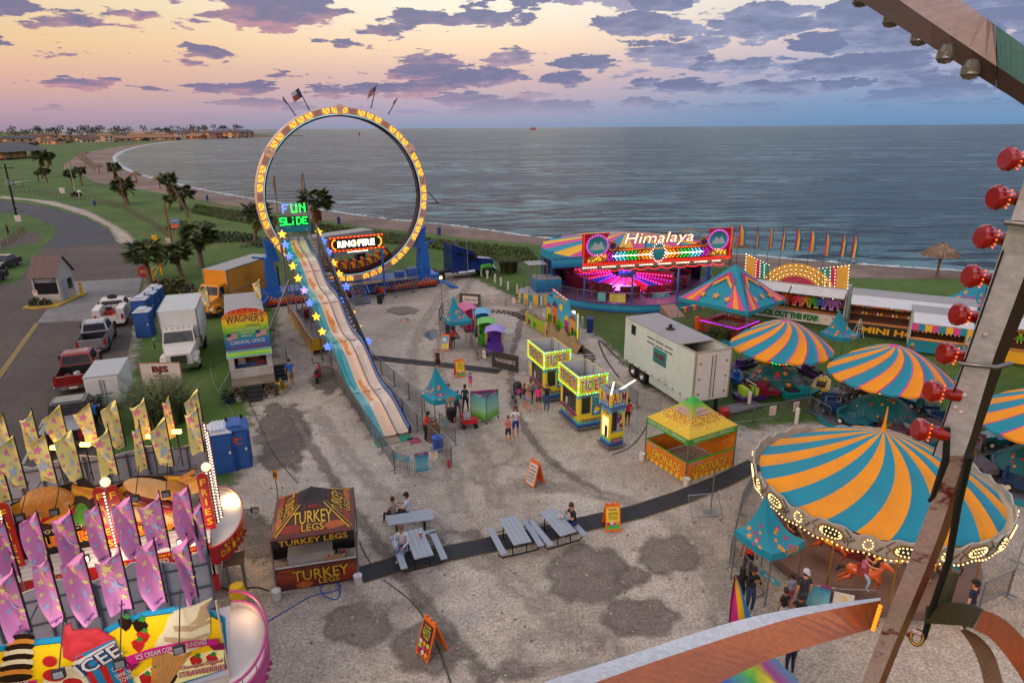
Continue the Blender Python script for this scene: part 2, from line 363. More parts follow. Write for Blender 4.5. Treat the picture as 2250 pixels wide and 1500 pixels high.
for i,(px,w_,mm)in enumerate([([(1010,606),(960,660),(905,760),(900,860),(990,1010),(1010,1120)],.35,pale),([(1040,612),(1000,670),(960,760),(970,860),(1070,1010),(1090,1110)],.35,pale),([(1150,680),(1110,850),(1180,1000),(1330,1090)],.3,damp),([(690,900),(800,1060),(1000,1180),(1300,1420)],.4,pale),([(640,910),(740,1070),(900,1290),(1080,1500)],.35,damp),([(1120,1060),(1330,1080),(1560,1180),(1590,1400)],.35,pale)]):
 P_=smooth(pxs(px),2);L_=[];R_2=[]
 for k in range(len(P_)):d=(P_[min(k+1,len(P_)-1)]-P_[max(0,k-1)]).normalized();n_=V((-d.y,d.x,0))*w_/2;L_.append(P_[k]+n_);R_2.append(P_[k]-n_)
 sheet('dirt_track',L_+R_2[::-1],.0245+.0008*i,mm,.16,.25)
rs=random.Random(77);mb=MB();lp_=[G(*q)for q in((640,720),(930,650),(1180,720),(1300,860),(1620,980),(1650,1400),(1200,1500),(640,1440),(560,1000))];sm=[mat('stone_a','#8f867c',.9,0,.2),mat('stone_b','#5f5852',.9,0,.2),mat('stone_c','#b0a89e',.9,0,.2)]
for i in range(2600):
 p=V((rs.uniform(-16,16),rs.uniform(13,55),.02))
 if not inpoly(p,lp_):continue
 r=rs.uniform(.02,.055);a=[V((r*rs.uniform(.7,1.3)*math.cos(k*1.26),r*rs.uniform(.7,1.3)*math.sin(k*1.26),0))for k in range(5)];t_=p+V((0,0,r*rs.uniform(.6,1.)))
 mb.add([p+q for q in a]+[t_],[(k,(k+1)%5,5)for k in range(5)],sm[i%3])
o=mb.build('gravel_stones');o['kind']='stuff'
mb=MB()
water=mat('puddle_water','#5f6468',.05,0,.1)
for cx,cy,rx,ry in((948,735,17,11),(1118,727,13,6),(890,703,12,4)):
 mb=MB();mb.poly([G(cx+rx*math.cos(t*.45)*(1+.2*math.sin(2.3*t)),cy+ry*math.sin(t*.45)*(1+.2*math.cos(1.7*t)),.016)for t in range(14)],water);struct(mb,'puddle')
ROAD=[(-900,1100),(-500,700),(-60,640),(40,620),(95,540),(120,520),(125,500),(60,470),(0,462),(-200,455),(-200,440),(0,440),(90,452),(160,470),(215,492),(245,515),(257,535),(300,538),(312,560),(318,605),(300,660),(292,705),(285,760),(262,830),(230,920),(205,1010),(180,1150),(-700,1700)]
sheet('road',pxs(ROAD),.010,asph,.5,.4)
sheet('road',pxs([(-250,440),(0,440),(90,452),(160,470),(215,492),(245,515),(257,535),(96,545),(125,512),(120,494),(60,473),(0,465),(-250,458)]),.014,asph2,.5,.4)
sheet('concrete_pad',pxs([(80,710),(150,620),(313,610),(300,660),(290,700)]),.015,conc,.4,.3)
sheet('path',pxs([(-200,530),(0,525),(80,508),(96,530),(0,548),(-200,560)]),.013,asph,.5,.4)
sheet('verge',pxs([(0,436),(60,440),(130,455),(190,475),(240,500),(262,535),(300,535),(285,515),(245,490),(190,462),(120,443),(0,430)]),.009,pale,.5,.8)
sheet('verge',pxs([(320,610),(318,660),(292,705),(288,765),(262,850),(285,850),(300,760),(330,700)]),.009,pale,.4,.6)
for a in((105,312,22),(450,640,0)):pass
yl=mat('yellow_line','#8f7a3c',.8,0,.35,1.5,.5);wl=mat('white_line','#9c9a94',.8,0,.3,1.5,.5)
def line(px,wd,m_,z=.019):
 P=pxs(px);mb=MB()
 for a,b in zip(P,P[1:]):
  d=(b-a).normalized();n_=V((-d.y,d.x,0))*wd/2;zz=V((0,0,z));mb.quad(a-n_+zz,b-n_+zz,b+n_+zz,a+n_+zz,m_)
 struct(mb,'road_marking')
line([(84,710),(0,828),(-60,910)],.13,yl);line([(79,710),(-7,828)],.13,yl)
for a in(((126,880),(120,896)),((200,716),(197,725)),((95,922),(88,940)),((62,995),(50,1020))):line(list(a),.14,wl)
line([(112,709),(200,701)],.28,mat('hazard_stripe','#6d5f3a',.8,0,.5,2.2))
fr1=mat('palm_green','#31421a',.55,0,.4,1.6);fr2=mat('palm_olive','#4a5523',.6,0,.4,1.6);fr3=mat('palm_yellowish','#5d6230',.6,0,.4,1.6);dead=mat('dead_frond','#76512f',.9,0,.45,2.);bark=mat('palm_bark','#6d5a4c',.9,0,.45,5.)
def fan(mb,c,d,r,m_,rnd,nb=9,droop=.25):
 d=d.normalized();side=d.cross(V((0,0,1)));side=side.normalized()if side.length>.1 else V((1,0,0));upv=side.cross(d)
 roll=rnd.uniform(-.7,.7);s2=side*math.cos(roll)+upv*math.sin(roll);u2=upv*math.cos(roll)-side*math.sin(roll)
 base=c+d*r*rnd.uniform(.45,.75)
 mb.add([c,c+s2*.03,base+s2*.02,base],[(0,1,2,3)],m_)
 for i in range(nb):
  t=(i-(nb-1)/2)/(nb-1)*2.5;L=r*rnd.uniform(.55,.78)*(1-.18*abs(t)/1.25)
  e=(d*math.cos(t)+s2*math.sin(t));q=e.cross(u2)*.06*r;tip=base+e*L+V((0,0,-droop*L*(.4+abs(t)*.5)))
  mid=base+e*L*.5
  mb.add([base,mid+q+u2*.03,tip,mid-q-u2*.02],[(0,1,2,3)],m_)
def crown_mesh(r,seed,nf=48,low=-.55):
 rnd=random.Random(seed);mb=MB()
 for i in range(nf):
  a=i*2.399+rnd.uniform(-.3,.3);z=low+(1.35-low*.0)*(i/nf)**.8*1.0;z=min(z,.95)
  h_=math.sqrt(max(0,1-z*z*.8));fan(mb,V((0,0,0)),V((math.cos(a)*h_,math.sin(a)*h_,z)),r*rnd.uniform(.85,1.12),(fr1,fr2,fr1,fr3)[int(rnd.random()*4)],rnd,12,.3)
 return mb
def skirt_mesh(r,L,seed,nf=26):
 rnd=random.Random(seed);mb=MB()
 for i in range(nf):
  a=i*2.399;z=-rnd.uniform(.5,2.2);k=i/nf
  fan(mb,V((0,0,-k*L)),V((math.cos(a),math.sin(a),z)),r*rnd.uniform(.5,.8),dead if rnd.random()<.8 else fr2,rnd,6,.5)
 return mb
CROWN=[];SKIRT=[]
for i in range(3):
 for lst,mbx,nm in((CROWN,crown_mesh(1.,i),'crown'),(SKIRT,skirt_mesh(1.,.8,i+9),'dead_fronds')):
  o=mbx.build(nm);lst.append(o.data);bpy.data.objects.remove(o)
def palm(cpx,bpx,rpx,label,sk=.8,i=[0]):
 b=G(*bpx);d=ray(*cpx);c=V((0,0,HC))+d*(b.y/d.y);r=rpx/F*b.y*1.02;k=i[0];i[0]+=1
 t=thing('palm_tree',label,'palm',b,0,'palms along the shore')
 top=c-b;mid=top*.5+V((-top.x*.18,0,0));mb=MB();pts=[]
 for j in range(9):
  u=j/8;pts.append(V((0,0,0))*(1-u)**2+mid*2*u*(1-u)+top*u*u)
 pts[0].z=-.1;r0=max(.14,min(.28,.09*r+.06));mb.path(pts,[r0*(1.35-.5*j/8)for j in range(9)],bark,8);mb.build('trunk',t)
 o=bpy.data.objects.new('crown',CROWN[k%3]);COL.objects.link(o);o.parent=t;o.location=top;o.scale=(r,r,r);o.rotation_euler.z=k*1.7
 if sk:
  o=bpy.data.objects.new('dead_fronds',SKIRT[k%3]);COL.objects.link(o);o.parent=t;o.location=top-V((0,0,r*.1));o.scale=(r*.72,r*.72,r*sk*.7);o.rotation_euler.z=k
palm((316,556),(335,640),36,'palm with drooping fronds beside the stop sign',.6)
palm((384,556),(399,608),31,'palm just left of the front yellow truck cab, behind the yellow gate',.7)
palm((432,520),(444,587),36,'broad palm with rusty skirt standing behind the yellow truck box')
palm((563,470),(561,536),29,'palm with a pale bare trunk between the yellow truck and the slide',1.2)
palm((691,440),(696,503),32,'tall shaggy palm seen through the big ring',1.5)
palm((368,394),(415,478),17,'strongly leaning palm with a thin curved trunk',1.8)
palm((398,423),(406,461),21,'stout shaggy palm beside the leaning palm',1.9)
palm((373,438),(373,458),12,'short dark palm behind the leaning palm',.6)
palm((268,408),(281,448),22,'dark ragged palm with hanging fronds behind the wooden pole',1.)
palm((250,368),(256,402),13,'palm with a long rusty skirt at the edge of the sand',2.2)
palm((175,375),(180,408),11,'palm just right of the flagpole')
palm((152,382),(160,406),11,'low dark palm just left of the flagpole',.7)
palm((88,342),(93,392),15,'tallest palm of the clump by the dark roofed pavilion',1.5)
palm((106,343),(107,383),11,'slim palm on the right of the clump by the pavilion',1.6)
palm((97,376),(104,401),10,'short palm in front of the clump by the pavilion')
palm((82,380),(85,401),6,'smallest palm, alone left of the pavilion clump')
def leaf_mesh(rx,ry,rz,n,ms,s=.25,seed=0):
 rnd=random.Random(seed);mb=MB()
 for i in range(n):
  while True:
   p=V((rnd.uniform(-1,1),rnd.uniform(-1,1),rnd.uniform(-.25,1)))
   if .35<p.length<1+.12*math.sin(5*p.x+seed)*math.cos(4*p.y):break
  p=V((p.x*rx,p.y*ry,p.z*rz));a=V((rnd.uniform(-1,1),rnd.uniform(-1,1),rnd.uniform(-.6,.9))).normalized()*s*rnd.uniform(.6,1.4);b=a.orthogonal().normalized()*s*.45
  mb.add([p-a*.5,p+b,p+a*.5,p-b],[(0,1,2,3)],ms[i%len(ms)])
 return mb
lg1=mat('leaf_dark','#26351a',.7,0,.4,2.);lg2=mat('leaf_mid','#3b4c20',.7,0,.4,2.);lg3=mat('leaf_red','#3a2a1c',.8,0,.4)
fp=MB();fp.path([(0,0,0),(.2,0,3.5),(.4,0,7)],[.32,.26,.22],bark,6)
rnd=random.Random(4)
fp.T=Matrix.Translation((.4,0,7.2))
for i in range(16):
 a=i*2.4;fan(fp,V((0,0,0)),V((math.cos(a),math.sin(a),rnd.uniform(-.6,.8))),1.9,lg1,rnd,6)
FP=fp.build('far_palm');tag(FP,'tiny dark palm among the far houses along the bay','palm','palms in the far town')
FB=leaf_mesh(3.2,2.6,2.6,160,[lg1,lg3,lg1],1.3,3).build('far_tree');tag(FB,'low dark tree among the far houses along the bay','tree','trees in the far town')
rnd=random.Random(12);first=[1,1]
def townpt(x,k):
 y=322-x*.036+(-15+x*.012)*k;return G(x,y)
for i in range(120):
 x=rnd.uniform(-20,545);p=townpt(x,rnd.uniform(.1,1.));s=rnd.uniform(1.1,2.)*(1+p.y/2500)
 if first[0]:FP.location=p;first[0]=0;continue
 dup(FP,p,rnd.uniform(0,6),scale=s)
for i in range(70):
 x=rnd.uniform(-20,548);p=townpt(x,rnd.uniform(-.05,1.));s=rnd.uniform(.7,1.5)
 if first[1]:FB.location=p;first[1]=0;continue
 dup(FB,p,rnd.uniform(0,6),scale=(s*1.5,s,s))
roofs=[('slate','#4a4a55'),('brown','#5d4238'),('pale','#8a8588'),('tan','#8d6a52')];walls=[('white','#b9aaa0'),('cream','#c09a78'),('brick','#8f5a48'),('beige','#a68a74')]
glass=mat('dark_glass','#181d24',.12,0,.1);warm=glow('warm_window','#ff9a50',.3)
PROTO={}
def house(ri,wi,hip):
 k=(ri,wi,hip)
 t=thing('house','x','house',(0,0,-50),0,'houses of the far town')
 W,Dp,Hh=15+3*wi,9,3.2+2.6*(hip%2);wm=mat('house_wall_'+walls[wi][0],walls[wi][1],.8);rm=mat('house_roof_'+roofs[ri][0],roofs[ri][1],.8)
 mb=MB();mb.box(-W/2,W/2,0,Dp,0,Hh,wm);mb.build('wall',t)
 e=.7;rh=2.4;x0=-W/2-e;x1=W/2+e;ins=3.5 if hip else 0;mb=MB()
 mb.add([(x0,-e,Hh),(x1,-e,Hh),(x1,Dp+e,Hh),(x0,Dp+e,Hh),(x0+ins,Dp/2,Hh+rh),(x1-ins,Dp/2,Hh+rh)],[(0,1,5,4),(2,3,4,5),(1,2,5),(3,0,4),(3,2,1,0)],rm);mb.build('roof',t)
 for fl in range(1+hip%2):
  for q in range(4):
   x=-W/2+W*(q+.5)/4;mb=MB();mb.box(x-.9,x+.9,-.06,.02,.9+fl*2.7,2.3+fl*2.7,warm if(q+ri)%4==0 else glass);mb.build('window',t)
 return t
n=0
for i in range(34):
 x=6+i*16.2+rnd.uniform(-5,5);k=rnd.uniform(.0,.6);p=townpt(x,k);ri,wi,hp=rnd.randrange(4),rnd.randrange(4),rnd.randrange(2)
 key=(ri,wi,hp);lab='%s walled %s house, %s roof, %s house from the left along the bay'%(walls[wi][0],('one storey','two storey')[hp],roofs[ri][0],ORD[i])
 s=1.15+max(0,p.y-600)/1300
 if key not in PROTO:PROTO[key]=house(*key);PROTO[key].location=p;PROTO[key].rotation_euler.z=rnd.uniform(-.5,.9);PROTO[key]['label']=lab;PROTO[key].scale=(s,s,s)
 else:dup(PROTO[key],p,rnd.uniform(-.5,.9),lab,scale=s)
b,a_,L=fr((8,352),(100,344));t=thing('pavilion','long pavilion with a broad dark hip roof beside the palms','pavilion',b,a_)
L=L*1.0;mb=MB();e=3.;mb.add([(-e,-e,4.2),(L+e,-e,4.2),(L+e,18,4.2),(-e,18,4.2),(9,8,9),(L-9,8,9)],[(0,1,5,4),(2,3,4,5),(1,2,5),(3,0,4),(3,2,1,0)],mat('dark_roof','#3a3c46',.7));mb.build('roof',t)
mb=MB();mb.box(0,L*.55,0,14,.9,4.2,mat('pavilion_wall','#b8814f',.8));mb.build('wall',t)
for i in range(7):mb=MB();mb.box(L*i/6.2-.2,L*i/6.2+.2,-1,-.6,0,4.2,mat('pavilion_post','#7d6a5c',.8));mb.build('post',t)
rk=mat('jetty_rock','#7d5f55',.9,0,.4,.2)
for a,bq,lb in(((470,303.6),(664,299.2),'long low rock jetty running out from the far point'),((545,296.2),(597,294.5),'short low jetty behind the long jetty')):
 p,q=G(*a),G(*bq);d=(q-p);mb=MB();mb.T=Matrix.Rotation(ang(p,q),4,'Z');n_=40
 r2=random.Random(2);pr=[1.8+r2.uniform(-.35,.35)for _ in range(n_+1)]
 for i in range(n_):mb.hexa([(d.length*i/n_,-5,0),(d.length*(i+1)/n_,-5,0),(d.length*(i+1)/n_,5,0),(d.length*i/n_,5,0),(d.length*i/n_,-2,pr[i]),(d.length*(i+1)/n_,-2,pr[i+1]),(d.length*(i+1)/n_,2,pr[i+1]),(d.length*i/n_,2,pr[i])],rk)
 tag(mb.build('jetty',None,p),lb,'jetty')
p=G(1171,285.5);t=thing('ship','distant red ship on the horizon out at sea','ship',p);red=mat('ship_red','#8a3226',.6);k=p.y/F*3
mb=MB();mb.hexa([(-k*2,-k*.5,0),(k*2,-k*.5,0),(k*2,k*.5,0),(-k*2,k*.5,0),(-k*2.2,-k*.5,k*.8),(k*2.3,-k*.5,k*.8),(k*2.3,k*.5,k*.8),(-k*2.2,k*.5,k*.8)],red);mb.build('hull',t)
mb=MB();mb.box(-k*1.6,-k*.6,-k*.4,k*.4,k*.8,k*2.4,mat('ship_white','#b08c80',.6));mb.box(k*.3,k*1.3,-k*.4,k*.4,k*.8,k*1.9,red);mb.build('deckhouse',t)
p=G(790,300);t=thing('channel_marker','tiny red channel marker standing in the bay behind the ring','marker',p);k=p.y/F
mb=MB();mb.tube((0,0,0),(0,0,k*5),k*.8,mat('marker_pile','#5a4638'));mb.build('post',t);mb=MB();mb.box(-k*1.8,k*1.8,-.2,.2,k*4,k*8,red);mb.build('board',t)
th1=mat('thatch','#73604f',.95,0,.5,3.);th2=mat('thatch_light','#8d7864',.95,0,.4,3.);wood=mat('weathered_wood','#6f4f3c',.85,0,.35,3.)
def palapa_mesh():
 rnd=random.Random(5);mb=MB();mb.lathe([(.05,3.35),(.7,3.0),(1.4,2.5),(1.75,2.15),(1.6,2.2)],th1,18)
 for i in range(330):
  a=rnd.uniform(0,2*PI);u=rnd.random();r=.1+1.6*u;z=3.36-.8*u-.3*u*u;d=V((math.cos(a),math.sin(a),-.72)).normalized();s=V((-d.y,d.x,0)).normalized()*.055;p=V((r*math.cos(a),r*math.sin(a),z+.05));L=rnd.uniform(.35,.6)
  mb.add([p-s,p+s,p+d*L+s*.5,p+d*L-s*.6],[(0,1,2,3)],th2 if rnd.random()<.5 else th1)
 pm=MB();pm.tube((0,0,-.1),(0,0,3.2),.13,wood,.1,8)
 return mb,pm
t=thing('palapa','thatched beach umbrella standing alone at the grass edge on the right','beach umbrella',G(2058,608),0,'thatched beach umbrellas');a,b=palapa_mesh();a.build('thatch_roof',t);b.build('post',t);PAL=t;t.scale=(1.08,)*3
dup(PAL,G(1603,582),1.,'thatched beach umbrella standing behind the right end of the long lit ride sign',scale=1.05)
dup(PAL,G(301,403),2.,'thatched umbrella on the sand, left one of the two nearest the shore palms');dup(PAL,G(352,414),.5,'thatched umbrella on the sand close behind the leaning palm')
for i,(x,y)in enumerate([(219,381),(209,377),(203,373),(197,369),(191,365),(187,361),(182,357),(178,352),(190,347)]):dup(PAL,G(x,y),i,'thatched umbrella in the far row on the sand, %s from the near end'%ORD[i])
postm=mat('post_wood','#6b5f52',.9,0,.4,5.)
def wfence(px,gap,label):
 P=smooth(pxs(px),1);b=P[0].copy();t=thing('wooden_fence',label,'fence',b);acc=0;rr=random.Random(3);tops=[];n=0
 for a,c in zip(P,P[1:]):
  L=(c-a).length;s=-acc
  while s+gap<=L:
   s+=gap;p=a.lerp(c,s/L)-b;h_=rr.uniform(1.05,1.3);n+=1
   if n>90:break
   mb=MB();mb.tube(p+V((0,0,-.1)),p+V((rr.uniform(-.06,.06),0,h_)),.085,postm,.075,6);mb.build('post',t);tops.append(p)
  acc=L-s
 mb=MB()
 for z in(.5,.95):mb.path([p+V((0,0,z))for p in tops],.012,mat('fence_wire','#5c5a58',.5,.6),3)
 mb.build('wire',t)
wfence([(-40,424),(0,424),(80,427),(147,436),(213,443),(267,459),(307,480),(347,504),(379,530)],2.1,'long row of grey wooden fence posts curving beside the road')
wfence([(2,552),(55,512)],1.4,'short row of wooden posts beside the two parked cars')
def pole(b,top,r,name,label,cat,m_,rtop=None):
 b=G(*b);d=ray(*top);c=V((0,0,HC))+d*(b.y/d.y);t=thing(name,label,cat,b);mb=MB();mb.tube((0,0,-.1),c-b,r,m_,rtop or r*.75,8);mb.build('pole',t);return t,c-b
dk=mat('dark_pole','#1d1b1a',.9,0,.3);rb=mat('rusty_pole','#8a4f35',.85,0,.35);wp=mat('white_pole','#b9b4ae',.5)
t,c=pole((39,487),(10,360),.2,'utility_pole','dark leaning utility pole at the bend of the road','utility pole',dk,.13)
mb=MB();mb.bx(c-V((0,.2,.7)),(3.2,.12,.14),dk);mb.build('crossarm',t);mb=MB();mb.lathe([(0,0),(.3,0),(.3,.9),(0,.95)],mat('transformer_grey','#7d7c7c',.5),10,c+V((.1,-.45,-3.6)));mb.build('transformer',t)
pole((275,456),(262,388),.13,'wooden_pole','tall slim tan wooden pole by the fence, in front of the ragged palm','pole',rb);pole((377,531),(360,445),.15,'wooden_pole','reddish wooden pole beside the blue and orange board','pole',rb)
t,c=pole((165,419),(150,355),.1,'flagpole','white flagpole with a striped flag near the far palms','flagpole',wp,.06)
mb=MB();mb.grid(lambda u,v:c+V((-1.4*u,.15*math.sin(6*u),-.1-1.1*v-.9*u)),6,7,lambda u,v:mat('flag_red','#9c3a38')if int(v*7)%2 else wp);mb.build('flag',t)
whitep=mat('sign_white','#c4c0bb',.6);orangep=mat('sign_orange','#c9581a',.6);bluep=mat('sign_blue','#3f76a8',.6);blackp=mat('print_black','#16151a',.6);redp=mat('print_red','#a8201c',.6);yellowp=mat('print_yellow','#d8b322',.6);galv=mat('galvanised','#85868a',.4,.7,.2);steel=mat('tube_steel','#8b8d91',.35,.8,.15)
b,a_,L=fr((379,516),(399,516));t=thing('billboard','small blue and orange picture board on two posts beyond the fence','sign',b,a_);h0,h1=HT(b,502),HT(b,480)
mb=MB();mb.box(0,L,0,.08,h0,h1,bluep);mb.box(.06,L-.06,-.02,.002,h0+.05,h0+(h1-h0)*.42,orangep);mb.text('SEASIDE',(L/2,-.01,h0+(h1-h0)*.78),whitep,(h1-h0)*.16,w=L*.7);mb.text('PARK',(L/2,-.01,h0+(h1-h0)*.56),redp,(h1-h0)*.13);mb.build('panel',t)
for x in(.15,L-.15):mb=MB();mb.box(x-.06,x+.06,.08,.2,0,h1,wood);mb.build('post',t)
def roadsign(b,py0,py1,m_,name,label,shape='sq',txt=None,tm=None):
 b=G(*b);z0,z1=HT(b,py1),HT(b,py0);t=thing(name,label,'sign',b,.25);r=(z1-z0)/2;zc=(z0+z1)/2
 mb=MB();mb.tube((0,.03,0),(0,.03,z1-.05),.035,galv);mb.build('post',t);mb=MB()
 if shape=='oct':mb.prism([(r*1.08*math.cos(PI/8+i*PI/4),0,zc+r*1.08*math.sin(PI/8+i*PI/4))for i in range(8)],(0,-.02,0),m_);
 else:mb.box(-r*.85,r*.85,-.03,0,z0,z1,m_)
 if txt:mb.text(txt,(0,-.032,zc),tm,r*.55,w=r*1.3)
 mb.build('face',t);return t
roadsign((324,632),584,610,mat('stop_red','#a01822',.5),'stop_sign','red octagonal stop sign half hidden behind a palm trunk','oct','STOP',whitep)
roadsign((343,545),516,528,mat('sign_yellow','#d9a311',.5),'warning_sign','small bright yellow square sign on the grass beyond the gate');roadsign((372,545),523,534,whitep,'notice_sign','small white notice on a post beside the reddish pole',txt='NO',tm=blackp)
roadsign((45,504),473,487,whitep,'notice_sign','small white marker post beside the dark utility pole');roadsign((138,427),412,425,whitep,'notice_sign','white blue footed notice standing in the grass left of the flagpole')
b=G(174,432);t=thing('bird_house_sign','small white roofed notice board beside the flagpole','sign',b);k=b.y/F
mb=MB();mb.box(-k*.7,k*.7,0,.1,0,k*9,whitep);mb.build('post',t);mb=MB();mb.prism([(-k*5,0,k*9),(k*5,0,k*9),(0,0,k*14)],(0,.5,0),whitep);mb.build('gable',t)
b=G(168,431);o=leaf_mesh(b.y/F*8,1.5,b.y/F*9,150,[lg3,lg1],.6,8).build('shrub',None,b);tag(o,'dark square shrub at the foot of the flagpole','shrub')
b,a_,L=fr((338,622),(372,590));t=thing('swing_gate','open yellow tubular road gate on the grass','gate',b,a_);yg=mat('gate_yellow','#d6a318',.5)
for x,hh in((0,1.5),(L*.55,1.5)):mb=MB();mb.tube((x,0,0),(x,0,hh),.14,yg,n=10);mb.build('post',t)
mb=MB();mb.tube((0,0,1.35),(L,0,2.0),.05,yg);mb.tube((0,0,.5),(L,0,1.9),.05,yg);mb.tube((L*.3,0,.9),(L*.3,0,1.55),.04,yg);mb.build('bar',t)
b=G(35,412);t=thing('picnic_shelter','small picnic shelter with a slanted pale roof on the far lawn','shelter',b);k=b.y/F
mb=MB();mb.hexa([(-k*14,-1,k*8),(k*18,-1,k*12),(k*18,3,k*13),(-k*14,3,k*9),(-k*14,-1,k*8.6),(k*18,-1,k*12.6),(k*18,3,k*13.6),(-k*14,3,k*9.6)],whitep);mb.build('roof',t)
for x in(-12,16):mb=MB();mb.tube((k*x,0,0),(k*x,0,k*10),.08,wood);mb.build('post',t)
binm=mat('bin_blue','#1f3f78',.5);
def bin_(p,label,h=1.,m_=None,lid=True):
 t=thing('rubbish_bin',label,'bin',p);m_=m_ or binm;mb=MB();mb.lathe([(.0,0),(.24,0),(.29,h*.88),(.27,h*.88),(.0,h*.5)],m_,14);mb.build('barrel',t)
 if lid:mb=MB();mb.lathe([(.31,h*.86),(.31,h*.93),(.12,h*1.05),(0,h*1.06)],m_,14);mb.build('lid',t)
 return t
bin_(G(208,452),'small blue bin between the road and the wooden fence',1.1);bin_(G(30,407),'blue bin under the picnic shelter',1.2);bin_(G(357,563),'blue drum standing behind the palm by the yellow gate',1.1);bin_(G(745,492),'blue bin on the sand seen inside the big ring',1.2);bin_(G(965,516),'dark blue bin at the edge of the sand behind the big ring',1.2);bin_(G(456,441),'dark bin on the sand right of the leaning palm',1.2)
def shrub(p,rx,ry,rz,n,label,ms=None,s=.25,seed=1):o=leaf_mesh(rx,ry,rz,n,ms or[lg1,lg2,lg1],s,seed).build('shrub',None,p);tag(o,label,'shrub');return o
shrub(G(505,528),4.5,2.5,1.3,900,'wide dark green shrub on the lawn left of the ring',s=.35);shrub(G(420,500),4,3,1.2,700,'green shrub behind the blue and orange board',[lg2,lg1],.35,2)
shrub(G(590,540),4,2,1.2,500,'low shrub behind the pale trunked palm',s=.3,seed=3);shrub(G(380,640),2.2,1.6,1.4,600,'spiky shrub at the cab of the yellow truck',[lg1,lg2,mat('leaf_orange','#6a4326')],.35,4);shrub(G(90,310),20,8,5,200,'dark tree mass behind the pavilion',s=3,seed=5)
def blades(name,area,n,h,ms,wd=.05,seed=1,bend=.4):
 rnd=random.Random(seed);mb=MB()
 for i in range(n):
  p=area(rnd);a=rnd.uniform(0,2*PI);L=h*rnd.uniform(.6,1.2);d=V((math.cos(a),math.sin(a),0));s=V((-d.y,d.x,0))*wd
  m1=p+d*L*.2*bend+V((0,0,L*.6));m2=p+d*L*bend*rnd.uniform(.6,1.6)+V((0,0,L*rnd.uniform(.7,1)))
  mb.add([p-s,p+s,m1+s*.8,m1-s*.8,m2],[(0,1,2,3),(3,2,4)],ms[i%len(ms)])
 return mb
dg1=mat('dune_grass_a','#3c5220',.8,0,.4,.5);dg2=mat('dune_grass_b','#55602c',.8,0,.4,.5);dg3=mat('dune_grass_c','#243616',.8,0,.4,.5)
DUNE=[(430,452),(560,472),(720,497),(940,526),(1036,536),(1160,548),(1185,575),(1100,575),(985,552),(800,528),(700,520),(520,488),(420,468)]
dp=[G(*q)for q in DUNE]
dx0,dx1,dy0,dy1=min(p.x for p in dp),max(p.x for p in dp),min(p.y for p in dp),max(p.y for p in dp)
def darea(r_):
 while True:
  p=(r_.uniform(dx0,dx1),r_.uniform(dy0,dy1))
  if inpoly(p,dp):return V((p[0],p[1],0))
o=blades('dune_grass',darea,16000,.55,[dg1,dg2,dg2,dg1],.07,2).build('dune_grass');o['kind']='stuff'
def clump(p,r,h,n,label,ms,wd=.03,seed=1):
 def ar(q):a=q.uniform(0,2*PI);k=r*.45*math.sqrt(q.random());return V((k*math.cos(a),k*math.sin(a),0))
 o=blades('x',ar,n,h,ms,wd,seed,.75).build('pampas_grass',None,p);tag(o,label,'plant');return o
pg1=mat('pampas_a','#4a5a2c',.8,0,.3);pg2=mat('pampas_b','#6d7440',.8,0,.3);pg3=mat('pampas_c','#33421e',.8,0,.3)
clump(G(360,925),2.8,2.3,1500,'big clump of pampas grass below the white billboard',[pg1,pg2,pg3],.025);clump(G(1118,598),2.,1.7,700,'clump of tall grass in front of the dark blue tractor unit',[pg1,pg3,lg3],.03,3);clump(G(1577,748),1.4,1.3,420,'clump of reeds behind the white generator trailer',[pg1,pg2,pg3],.025,5)
tyre=mat('tyre','#17171a',.85,0,.2);rim=mat('rim_metal','#a3a4a8',.35,.8,.1);chrome=mat('chrome','#c4c4c8',.15,1.,.05);blackm=mat('black_plastic','#131316',.6,0,.2);blk=blackm
tail=mat('tail_red','#8c1512',.3);headl=mat('headlight','#d8d8d2',.15,0,.1);white=mat('white_paint','#c2c1be',.4,0,.08,1.2,.12);whitet=mat('trailer_white','#c6cccc',.45,0,.1,.8,.2);grey=mat('grey_roof','#8e8d90',.6,0,.15,.8,.25);silver=mat('silver_paint','#9da1a8',.3,.6,.08)
def wheel(t,x,y,r,w=.26,hub=.6,two=False):
 s=1 if x>0 else-1;mb=MB();mb.lathe([(r*hub,-w/2),(r*.93,-w/2),(r,-w*.3),(r,w*.3),(r*.93,w/2),(r*hub,w/2)],tyre,20,(x,y,r),axis=(1,0,0));o=mb.build('wheel',t)
 mb=MB();mb.lathe([(r*hub,-w*.36),(r*.3,s*w*.1-.02),(r*.18,s*w*.34),(0,s*w*.36)],rim,14,(x,y,r),axis=(1,0,0));mb.lathe([(r*hub*1.02,-w*.45),(r*hub*1.02,w*.45)],rim,14,(x,y,r),axis=(1,0,0));mb.build('rim',o)
